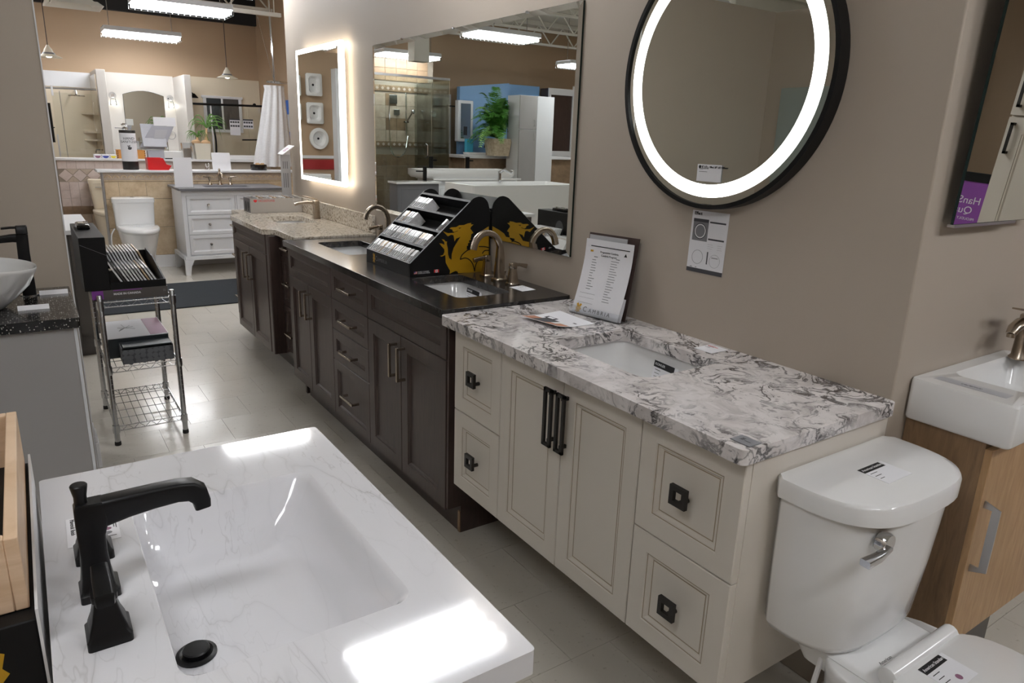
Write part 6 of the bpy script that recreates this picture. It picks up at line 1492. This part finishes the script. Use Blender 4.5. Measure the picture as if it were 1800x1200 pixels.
# grey sample box and sign on the granite top ---------------------------------------------------
sb = thing('sample_box', 'long grey sample box lettered in red on the beige granite top', 'sample box', (1.415, 5.0, 0.8703))
y0, y1, z0, z1 = 4.920, 5.092, 0.8705, 0.966
MB().box(1.236, y0, z0, 1.582, y0+0.004, z1).build('front_wall', 'sample_box_grey', sb, world=True)
MB().box(1.236, y1-0.004, z0, 1.582, y1, z1).build('back_wall', 'sample_box_grey', sb, world=True)
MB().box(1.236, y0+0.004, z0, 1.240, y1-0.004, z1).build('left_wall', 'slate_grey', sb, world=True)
MB().box(1.578, y0+0.004, z0, 1.582, y1-0.004, z1).build('right_wall', 'sample_box_grey', sb, world=True)
MB().box(1.240, y0+0.004, z0, 1.578, y1-0.004, z0+0.004).build('bottom', 'sample_box_grey', sb, world=True)
for k in range(2): MB().prism(circ(0, 0, 0.024, 0.034, 16), (1.2355, y0+0.05+k*0.062, z0+0.04), (0,1,0), (0,0,1), (-1,0,0), 0.0005).build('black_swirl', 'ink_black', sb, world=True)
lettering('VICOSTONE', 0.020, (1.288, y0-0.0003, 0.9485), (1,0,0), (0,0,1), 'ink_red', sb, align='LEFT')
MB().prism([(-0.011, 0.008), (0.011, 0.008), (0.011, -0.002), (0.0, -0.010), (-0.011, -0.002)], (1.270, y0, 0.9485), (1,0,0), (0,0,1), (0,-1,0), 0.0004).build('red_mark', 'ink_red', sb, world=True)
lettering('QUARTZ', 0.014, (1.520, y0-0.0003, 0.951), (1,0,0), (0,0,1), 'ink_white', sb, align='LEFT')
for k in range(9):
    x = 1.300 + k*0.030
    q = [(x, z0+0.005), (x+0.010, z0+0.005), (x-0.006, z1+0.004), (x-0.016, z1+0.004)]
    tag(MB().loft([[(a, y, b) for a, b in q] for y in (y0+0.012, y1-0.012)]).build('boxed_sample', ['sample_white', 'sample_tan', 'sample_grey'][k % 3]), '%s stone tile from the left inside the long grey sample box' % ORD[k], 'stone sample', 'tiles in the grey sample box')
sg = thing('slanted_sign_stand', 'slim stand with printed column and slanted white top by the granite backsplash', 'sign stand', (1.545, 5.12, 0.8703))
MB().loft([[(x, y, z) for x, y in ((1.515, 5.130), (1.581, 5.130), (1.581, 5.139), (1.515, 5.139))] for z in (0.8705, 1.245)]).build('column', 'paper_shade', sg, world=True)
MB().loft([[(x, y, z) for x, y in ((1.505, 5.100), (1.582, 5.100), (1.582, 5.165), (1.505, 5.165))] for z in (0.8703, 0.905)]).build('foot', 'slate_grey', sg, world=True)
m = MB()
for k in range(3): m.box(1.528+k*0.014, 5.1285, 1.02, 1.534+k*0.014, 5.1296, 1.12); m.box(1.528+k*0.014, 5.1285, 1.15, 1.534+k*0.014, 5.1296, 1.20)
m.build('column_print', 'ink_grey', sg, world=True)['kind'] = 'stuff'
MB().loft([[(1.500, 5.03, 1.249), (1.582, 5.03, 1.309), (1.582, 5.15, 1.312), (1.500, 5.15, 1.252)], [(1.502, 5.03, 1.245), (1.584, 5.03, 1.305), (1.584, 5.15, 1.308), (1.502, 5.15, 1.248)]]).build('slanted_card', 'paper', sg, world=True)
MB().loft([[(1.525, 5.06, 1.2690), (1.555, 5.06, 1.2910), (1.555, 5.11, 1.2920), (1.525, 5.11, 1.2700)], [(1.525, 5.06, 1.2680), (1.555, 5.06, 1.2900), (1.555, 5.11, 1.2910), (1.525, 5.11, 1.2690)]]).build('photo', 'plum_print', sg, world=True)
# ------------------------------------------------------------------ showroom behind the left partition (seen in the mirrors)
# display wall of basins, seen in the backlit mirror
bw = struct(MB().box(-0.60, 9.0, 0, 0.30, 9.12, 2.35).build('wall_basins', 'wall_tan'))
MB().box(-0.60, 8.985, 1.09, 0.30, 9.0, 1.125).build('white_rail', 'trim_white', bw, world=True)
MB().box(-0.60, 8.99, 0.955, 0.30, 9.0, 1.075).build('red_band', 'red_panel', bw, world=True)
def wall_basin(name, label, cx, cz, w, h, round_):
    t = thing(name, label, 'sink', (cx, 8.93, cz-h/2), 0, 'basins hung on the display wall')
    def R(i, y, r): return [(a, y, b) for a, b in (rrect(cx-w/2+i, cz-h/2+i, cx+w/2-i, cz+h/2-i, r, 5) if not round_ else circ(cx, cz, w/2-i, h/2-i, 24))]
    MB().loft([R(0.01, 8.998, 0.02), R(0, 8.97, 0.02), R(0, 8.94, 0.02), R(0.006, 8.934, 0.02), R(w*0.16, 8.934, 0.04), R(w*0.19, 8.95, 0.04), R(w*0.27, 8.985, 0.04)]).build('basin', 'porcelain', t, world=True, smooth=True, sharp=45)
    MB().lathe([(0.014, 0), (0.014, -0.004)], (cx, 8.985, cz), 12, 'y').build('drain', 'black_metal', t, world=True)
wall_basin('wall_basin', 'upper square white basin hung on the display wall, seen in the backlit mirror', 0.005, 1.96, 0.20, 0.26, False)
wall_basin('wall_basin', 'lower square white basin hung on the display wall, seen in the backlit mirror', 0.005, 1.63, 0.21, 0.25, False)
wall_basin('wall_basin', 'oval white basin hung low on the display wall, seen in the backlit mirror', -0.035, 1.33, 0.24, 0.26, True)
wall_basin('wall_basin', 'square white basin near the display wall end, seen at the mirror edge', 0.265-0.03, 1.94, 0.13, 0.24, False)
wall_basin('wall_basin', 'small square basin near the display wall end, seen at the mirror edge', 0.235, 1.64, 0.12, 0.20, False)
tag(MB().box(-0.30, 8.60, 0.0, -0.14, 8.75, 2.14).build('white_column', 'white_laminate', bevel=0.004), 'slim white column in front of the basin display wall', 'column')
ub = thing('acrylic_tub', 'white ribbed tub below the red band, seen in the backlit mirror', 'tub', (0.1, 8.7, 0.5))
for k in range(4): MB().box(-0.05, 8.55+k*0.02, 0.76+k*0.04, 0.22, 8.95, 0.80+k*0.04).build('rib', 'porcelain', ub, world=True, bevel=0.01)
MB().box(-0.04, 8.62, 0.0, 0.21, 8.94, 0.76).build('base', 'charcoal_panel', ub, world=True)

# tiled shower enclosure
sh_ = thing('glass_shower', 'glass shower enclosure with brown mosaic tile and hand shower, seen in the big mirror', 'shower', (-1.4, 9.9, 0))
MB().box(-2.30, 10.408, 0, -0.72, 10.55, 2.52).build('tile_core', 'grout', sh_, world=True)
rr = random.Random(9)
TW = 0.178
for i in range(8):
    x = -2.205 + i*TW
    for j in range(14):
        z = 0.05 + j*TW
        if z > 2.4: continue
        if 2.0 < z+TW*0.5 < 2.14 or 1.19 < z+TW*0.5 < 1.33: continue
        dk = rr.random() < 0.28 and 1.3 < z < 1.95
        mt = 'tile_brown' if (dk or z < 1.1 or z > 2.1) else 'travertine_grey'
        MB().box(x+0.002, 10.40, z+0.002, x+TW-0.002, 10.408, z+TW-0.002).build('wall_tile', mt, sh_, world=True, bevel=0.0015, seg=1)
for z in (2.035, 1.225):
    for i in range(16):
        x = -2.205 + i*TW/2
        MB().box(x+0.002, 10.399, z, x+TW/2-0.002, 10.408, z+0.085).build('border_tile', 'tile_brown', sh_, world=True)
        MB().prism([(x+TW/4, z+0.018), (x+TW/4+0.025, z+0.0425), (x+TW/4, z+0.067), (x+TW/4-0.025, z+0.0425)], (0, 10.3985, 0), (1,0,0), (0,0,1), (0,-1,0), 0.003).build('diamond_inset', 'tile_mauve', sh_, world=True)
MB().box(-0.78, 9.32, 0, -0.70, 10.40, 2.52).build('side_wall', 'tile_brown', sh_, world=True)
MB().box(-1.985, 9.295, 2.165, -0.78, 9.315, 2.195).build('header_bar', 'brushed_alu', sh_, world=True)
MB().box(-1.98, 9.30, 0.10, -1.70, 9.308, 2.165).build('front_glass', 'green_glass', sh_, world=True)
MB().box(-1.695, 9.30, 0.10, -0.80, 9.308, 2.165).build('glass_door', 'green_glass', sh_, world=True)
MB().box(-1.984, 9.32, 0.10, -1.976, 10.398, 2.165).build('return_glass', 'green_glass', sh_, world=True)
MB().box(-2.0, 9.28, 0, -0.78, 10.40, 0.09).build('curb', 'tile_brown', sh_, world=True)
MB().tube([(-1.60, 9.29, 1.30), (-1.60, 9.24, 1.28), (-1.60, 9.24, 1.13), (-1.60, 9.29, 1.11)], 0.011, 8).build('door_handle', 'chrome', sh_, world=True, smooth=True)
m = MB().tube([(-1.81, 10.36, 1.40), (-1.81, 10.36, 2.03)], 0.011, 8); m.sphere((-1.90, 10.30, 1.755), 0.035, 12, 8); m.tube([(-1.81, 10.34, 1.60), (-1.89, 10.31, 1.74)], 0.012, 8); m.box(-1.85, 10.345, 1.59, -1.77, 10.375, 1.615); m.build('hand_shower_rail', 'chrome', sh_, world=True, smooth=True)
MB().box(-1.68, 10.385, 1.86, -1.55, 10.40, 1.99).build('valve_plate', 'chrome', sh_, world=True, bevel=0.004)
MB().box(-1.72, 10.385, 1.70, -1.62, 10.40, 1.78).build('diverter_plate', 'chrome', sh_, world=True, bevel=0.004)
MB().tube([tuple(p) for p in crom([(-1.54, 10.36, 1.98), (-1.53, 10.36, 1.6), (-1.55, 10.36, 1.2), (-1.65, 10.36, 1.08), (-1.78, 10.36, 1.15), (-1.84, 10.36, 1.40)], 6)], 0.009, 6).build('hose', 'chrome', sh_, world=True, smooth=True)

# marble wall, framed glass, blue wall
struct(MB().box(-3.02, 11.12, 0, -2.30, 11.2, 2.10).build('wall_marble', 'carrara'))
fg = thing('black_framed_screen', 'black framed glass screen before pale marble, seen in the big mirror', 'screen', (-2.62, 10.8, 0.9))
MB().box(-2.76, 10.795, 1.15, -2.46, 10.801, 1.90).build('glass', 'green_glass', fg, world=True)
for q in ((-2.78, 1.13, -2.745, 1.91), (-2.475, 1.13, -2.445, 1.91)): MB().box(q[0], 10.79, q[1], q[2], 10.81, q[3]).build('stile', 'black_metal', fg, world=True)
for z in (1.885, 1.535, 1.22): MB().box(-2.745, 10.79, z-0.012, -2.475, 10.81, z+0.012).build('rail', 'black_metal', fg, world=True)
MB().box(-2.915, 10.79, 1.885, -2.78, 10.81, 1.905).build('arm', 'black_metal', fg, world=True)
MB().box(-2.90, 10.60, 0, -2.40, 11.1, 1.13).build('plinth', 'tile_brown', fg, world=True)
struct(MB().prism([(-3.02, 0), (-4.0, 0), (-4.0, 2.33), (-3.02, 2.215)], (0, 10.82, 0), (1,0,0), (0,0,1), (0,1,0), 0.1).build('wall_blue', 'wall_blue'))
struct(MB().box(-4.78, 11.0, 0, -4.0, 11.1, 2.33).build('wall_blue_side', 'wall_blue'))
mc = thing('mirror_cabinet', 'white framed mirror cabinet on the blue wall, seen in the big mirror', 'mirror cabinet', (-3.07, 10.78, 1.33))
MB().box(-3.215, 10.70, 1.335, -2.925, 10.815, 1.995).build('frame', 'white_laminate', mc, world=True, bevel=0.012)
MB().box(-3.165, 10.697, 1.385, -2.975, 10.7005, 1.945).build('mirror_face', 'mirror_glass', mc, world=True)
MB().box(-3.10, 10.695, 1.44, -3.03, 10.6965, 1.58).build('sticker', 'ink_dark', mc, world=True)
lg = thing('display_ledge', 'white topped display ledge with brown base under the blue wall', 'ledge', (-3.9, 10.4, 0))
MB().box(-5.0, 10.12, 1.085, -2.70, 10.60, 1.135).build('white_top', 'trim_white', lg, world=True, bevel=0.006)
MB().box(-4.95, 10.18, 0, -2.75, 10.58, 1.085).build('base', 'tile_brown', lg, world=True)
gf = thing('gooseneck_faucet', 'black gooseneck faucet before the blue wall, seen in the big mirror', 'faucet', (-3.37, 10.4, 1.135))
MB().tube([(-3.33, 10.35, 1.136), (-3.33, 10.35, 1.28)] + [(-3.28+0.05*math.cos(rad(180-20*k)) , 10.35, 1.28+0.05*math.sin(rad(180-20*k))) for k in range(1, 10)] + [(-3.23, 10.35, 1.25)], 0.011, 8, up=(0,1,0)).lathe([(0.03, 0), (0.014, 0.012)], (-3.33, 10.35, 1.1355), 14).build('body', 'black_metal', gf, world=True, smooth=True)
tag(MB().box(-3.02, 10.36, 1.1355, -2.90, 10.44, 1.385).build('teal_carton', 'teal_print', bevel=0.002), 'teal carton standing on the ledge below the mirror cabinet', 'carton')
cb = thing('corner_basin', 'low white basin on the ledge beside the teal carton', 'sink', (-3.05, 10.25, 1.135)); basin('basin', 'porcelain', cb, -3.30, 10.14, -2.80, 10.33, 1.175, 0.035, 0.03, 0.006, 0.01)

# fern in a stone pot
fp = thing('fern_pot', 'square stone pot holding the big fern, seen in the big mirror', 'plant pot', (-3.23, 9.9, 1.15))
def pr(i, z): return [(x, y, z) for x, y in rrect(-3.405+i, 9.78+i, -3.05-i, 10.10-i, 0.04, 4)]
MB().loft([pr(0.025, 1.137), pr(0.0, 1.35), pr(0.006, 1.405), pr(0.02, 1.405), pr(0.03, 1.36)]).build('pot', 'pot_stone', fp, world=True, smooth=True, sharp=50)
fe = thing('fern', 'large bushy green fern in the stone pot, seen in the big mirror', 'plant', (-3.23, 9.94, 1.37))
def frond(seed, az, L, up, droop, mat):
    rr = random.Random(seed); o = Vector((-3.23, 9.94, 1.38)); d = Vector((math.cos(az), math.sin(az)*0.85, 0))
    pts = bez(o, o + d*L*0.18 + Vector((0,0,up*0.6)), o + d*L*0.6 + Vector((0,0,up)), o + d*L + Vector((0,0,up-droop)), 16)
    m = MB(); n = len(pts)
    m.sweep(pts, [(-0.003, -0.002), (0.003, -0.002), (0, 0.003)], (0,0,1), [1-0.8*i/n for i in range(n)])
    for i in range(2, n-1):
        t = (pts[min(i+1, n-1)]-pts[i-1]).normalized(); s = t.cross(Vector((0,0,1)))
        if s.length < 1e-3: s = Vector((1,0,0))
        s.normalize(); up_ = s.cross(t)
        ll = 0.105*math.sin(math.pi*min(1, (i/n)**0.7))+0.012
        for k in range(2):
            pm = pts[i] + t*(0.5*k*(pts[min(i+1, n-1)]-pts[i]).length)
            for sg in (-1, 1):
                e = pm + s*sg*ll + t*ll*0.35 - up_*ll*0.25*rr.uniform(0.2, 1.6); w = 0.0125
                m.add([pm - t*w*0.4, pm + t*w*0.4, (pm+e)/2 + t*w*0.75, e, (pm+e)/2 - t*w*0.55], [(0,1,2,3,4)])
    return m.build('frond', mat, fe, world=True, normals=False)
rr = random.Random(31)
for k in range(64):
    az = 2*math.pi*k/64*5.0 + rr.uniform(-0.2, 0.2); u = rr.random()
    L = rr.uniform(0.28, 0.62); up = (0.82-0.62*(L-0.28)/0.34) * rr.uniform(0.75, 1.15); dr_ = rr.uniform(0.02, 0.25) + (L-0.25)*0.5
    if math.cos(az) < 0: L = min(L, 0.17); up = max(up, 0.45)
    else: L = min(L, 0.52)
    frond(100+k, az, L, up, dr_, 'fern_light' if k % 5 == 0 else 'fern_green')

# tall cabinet and door frame
tc = thing('tall_cabinet', 'tall narrow white cabinet beside the fern, seen in the big mirror', 'cabinet', (-3.74, 9.7, 0.93))
MB().box(-4.07, 9.62, 0.0, -3.405, 9.95, 2.07).build('carcass', 'white_laminate', tc, world=True)
for z0, z1 in ((0.60, 1.555), (1.565, 2.065)):
    d = MB().box(-3.735, 9.600, z0, -3.405, 9.618, z1).build('door', 'grey_laminate', tc, world=True, bevel=0.002)
    za = 1.40 if z0 < 1 else 1.61
    MB().tube([(-3.69, 9.60, za), (-3.69, 9.575, za+0.01), (-3.69, 9.575, za+0.09), (-3.69, 9.60, za+0.10)], 0.005, 6).build('handle', 'brushed_alu', d, world=True)
MB().box(-4.07, 9.600, 0.0, -3.74, 9.618, 2.07).build('side_board', 'white_laminate', tc, world=True)
df = thing('brown_cupboard', 'tall brown cupboard with white frame at the right edge of the big mirror', 'cupboard', (-4.9, 10.9, 0))
MB().box(-5.40, 10.72, 0, -4.80, 10.99, 2.30).build('carcass', 'brown_wood', df, world=True)
for q in ((-5.41, 0, -5.32, 2.36), (-4.82, 0, -4.77, 2.30)): MB().box(q[0], 10.69, q[1], q[2], 10.72, q[3]).build('white_stile', 'trim_white', df, world=True)
MB().box(-5.32, 10.69, 2.19, -4.82, 10.72, 2.30).build('white_header', 'trim_white', df, world=True)
MB().box(-5.32, 10.69, 1.13, -4.82, 10.72, 1.22).build('white_rail', 'trim_white', df, world=True)

# white trough vanity, grey vanity, near white tub
tv = thing('trough_vanity', 'wide white double trough vanity with two black faucets, seen in the big mirror', 'vanity', (-1.95, 8.8, 0))
MB().box(-2.70, 8.66, 0.0, -1.38, 9.12, 0.835).build('carcass', 'white_laminate', tv, world=True)
MB().box(-2.78, 8.60, 0.836, -1.36, 9.14, 0.862).build('top', 'porcelain', tv, world=True, bevel=0.004)
for x0, x1 in ((-2.66, -2.06), (-2.02, -1.42)):
    MB().panel((x0, 8.655, 0.12), (1,0,0), (0,0,1), (0,-1,0), x1-x0, 0.68, [(0, 0), (0.07, 0), (0.08, -0.003)], 0.004).build('door', 'white_laminate', tv, world=True)
m = MB()
def r5(i, z): return [(x, y, z) for x, y in rrect(-2.68+i, 8.62+i, -1.21-i, 9.10-i, 0.03, 4)]
m.loft([r5(0.03, 0.8625), r5(0.0, 0.90), r5(0.0, 0.972), r5(0.008, 0.976), r5(0.035, 0.976), r5(0.05, 0.955), r5(0.09, 0.90), r5(0.12, 0.89)]); m.build('trough', 'porcelain', tv, world=True, smooth=True, sharp=45)
for x in (-1.56, -2.15):
    MB().box(x-0.022, 9.04, 0.977, x+0.022, 9.085, 1.135).box(x-0.09, 9.05, 1.075, x+0.0, 9.075, 1.095).build('faucet', 'black_metal', tv, world=True, bevel=0.003)
gv2 = thing('grey_side_vanity', 'grey vanity with white top and black faucet, seen in the big mirror', 'vanity', (-1.0, 8.5, 0))
MB().box(-1.29, 8.33, 0.0, -0.70, 8.56, 0.815).build('carcass', 'slate_grey', gv2, world=True)
MB().panel((-1.28, 8.325, 0.35), (1,0,0), (0,0,1), (0,-1,0), 0.57, 0.44, [(0, 0), (0.04, 0), (0.045, -0.003)], 0.004).build('door', 'slate_grey', gv2, world=True)
MB().box(-1.31, 8.30, 0.8155, -0.68, 8.57, 0.842).build('white_top', 'porcelain', gv2, world=True, bevel=0.003)
MB().box(-1.195, 8.48, 0.8425, -1.155, 8.52, 1.02).box(-1.155, 8.49, 0.955, -1.05, 8.512, 0.972).build('faucet', 'black_metal', gv2, world=True, bevel=0.002)
nt = thing('white_tub', 'white box shaped tub with a chrome spout, seen low in the big mirror', 'tub', (-1.6, 7.2, 0))
def r6(i, z): return [(x, y, z) for x, y in rrect(-2.50+i, 6.95+i, -0.98-i, 7.62-i, 0.03, 4)]
MB().loft([r6(0.06, 0.0), r6(0.0, 0.6), r6(0.0, 0.885), r6(0.006, 0.89), r6(0.03, 0.89), r6(0.05, 0.84), r6(0.09, 0.45), r6(0.12, 0.43)]).build('shell', 'porcelain', nt, world=True, smooth=True, sharp=45)
MB().tube([(-1.74, 7.58, 0.89), (-1.74, 7.58, 1.0), (-1.77, 7.5, 1.04), (-1.82, 7.42, 1.0)], 0.022, 8).build('spout', 'chrome', nt, world=True, smooth=True)

# behind the camera, seen in the tilted mirror
wc = thing('shaker_cabinet', 'tall pale cabinet with black pulls, seen in the tilted mirror', 'cabinet', (4.3, 0.08, 0))
MB().box(4.022, -0.165, 0.0, 4.60, 0.35, 2.3).build('carcass', 'cream_paint', wc, world=True)
for z0, z1 in ((0.06, 1.505), (1.515, 2.29)):
    d = MB().panel((4.0, 0.345, z0), (0,-1,0), (0,0,1), (-1,0,0), 0.51, z1-z0, [(0, 0), (0.075, 0), (0.077, -0.004), (0.083, -0.004), (0.089, -0.010)], 0.02).build('door', 'cream_paint', wc, world=True)
    za = 1.335 if z0 < 1 else 1.55
    MB().box(3.966, -0.138, za, 3.976, -0.126, za+0.145).box(3.966, -0.138, za, 4.0, -0.126, za+0.012).box(3.966, -0.138, za+0.133, 4.0, -0.126, za+0.145).build('bar_pull', 'bronze_black', d, world=True)
ps2 = thing('purple_sign', 'purple sign lettered HanStone Quartz, seen reversed in the tilted mirror', 'sign', (4.06, -0.33, 0.0))
MB().box(4.05, -0.50, 0.0, 4.08, -0.182, 1.180).build('panel', 'purple_bright', ps2, world=True)
MB().box(4.045, -0.50, 1.1805, 4.085, -0.182, 1.225).build('black_edge', 'black_board', ps2, world=True)
for s_, z_, k_ in (('HanStone', 1.085, 0.052), ('Quartz', 1.035, 0.052), ('PROUDLY CANADIAN', 0.992, 0.019)):
    lettering(s_, k_, (4.0495, -0.300, z_), (0,-1,0), (0,0,1), 'ink_white', ps2)
cs = thing('white_counter', 'white counter with a chrome faucet, seen in the tilted mirror', 'counter', (4.9, -1.15, 0))
MB().box(4.55, -1.45, 0.0, 5.75, -0.95, 0.96).build('body', 'white_laminate', cs, world=True)
MB().box(4.52, -1.48, 0.9605, 5.78, -0.92, 1.0).build('top', 'porcelain', cs, world=True, bevel=0.005)
m = MB().lathe([(0.03, 0), (0.02, 0.02), (0.018, 0.12)], (5.32, -1.10, 1.0005), 14); m.tube([(5.32, -1.10, 1.12), (5.32, -1.08, 1.17), (5.32, -1.0, 1.18), (5.32, -0.97, 1.12)], 0.018, 8); m.build('faucet', 'chrome', cs, world=True, smooth=True)
for x in (5.20, 5.44): MB().lathe([(0.025, 0), (0.014, 0.02), (0.016, 0.07), (0.005, 0.075)], (x, -1.10, 1.0005), 12).build('faucet_handle', 'chrome', cs, world=True, smooth=True)
ds = thing('dark_shower_screen', 'dark glass shower screen with steel frame, seen in the tilted mirror', 'screen', (6.2, -1.7, 0))
MB().box(5.0, -1.72, 0.05, 6.55, -1.70, 2.1).build('glass', 'dark_glass', ds, world=True)
MB().box(6.55, -1.75, 0.0, 6.65, -1.68, 2.15).build('frame_post', 'brushed_alu', ds, world=True)
MB().box(5.0, -1.75, 2.1, 6.55, -1.68, 2.15).build('frame_header', 'brushed_alu', ds, world=True)
MB().box(4.9, -2.6, 0.0, 6.8, -2.5, 2.2).build('back_panel', 'navy_dark', ds, world=True)
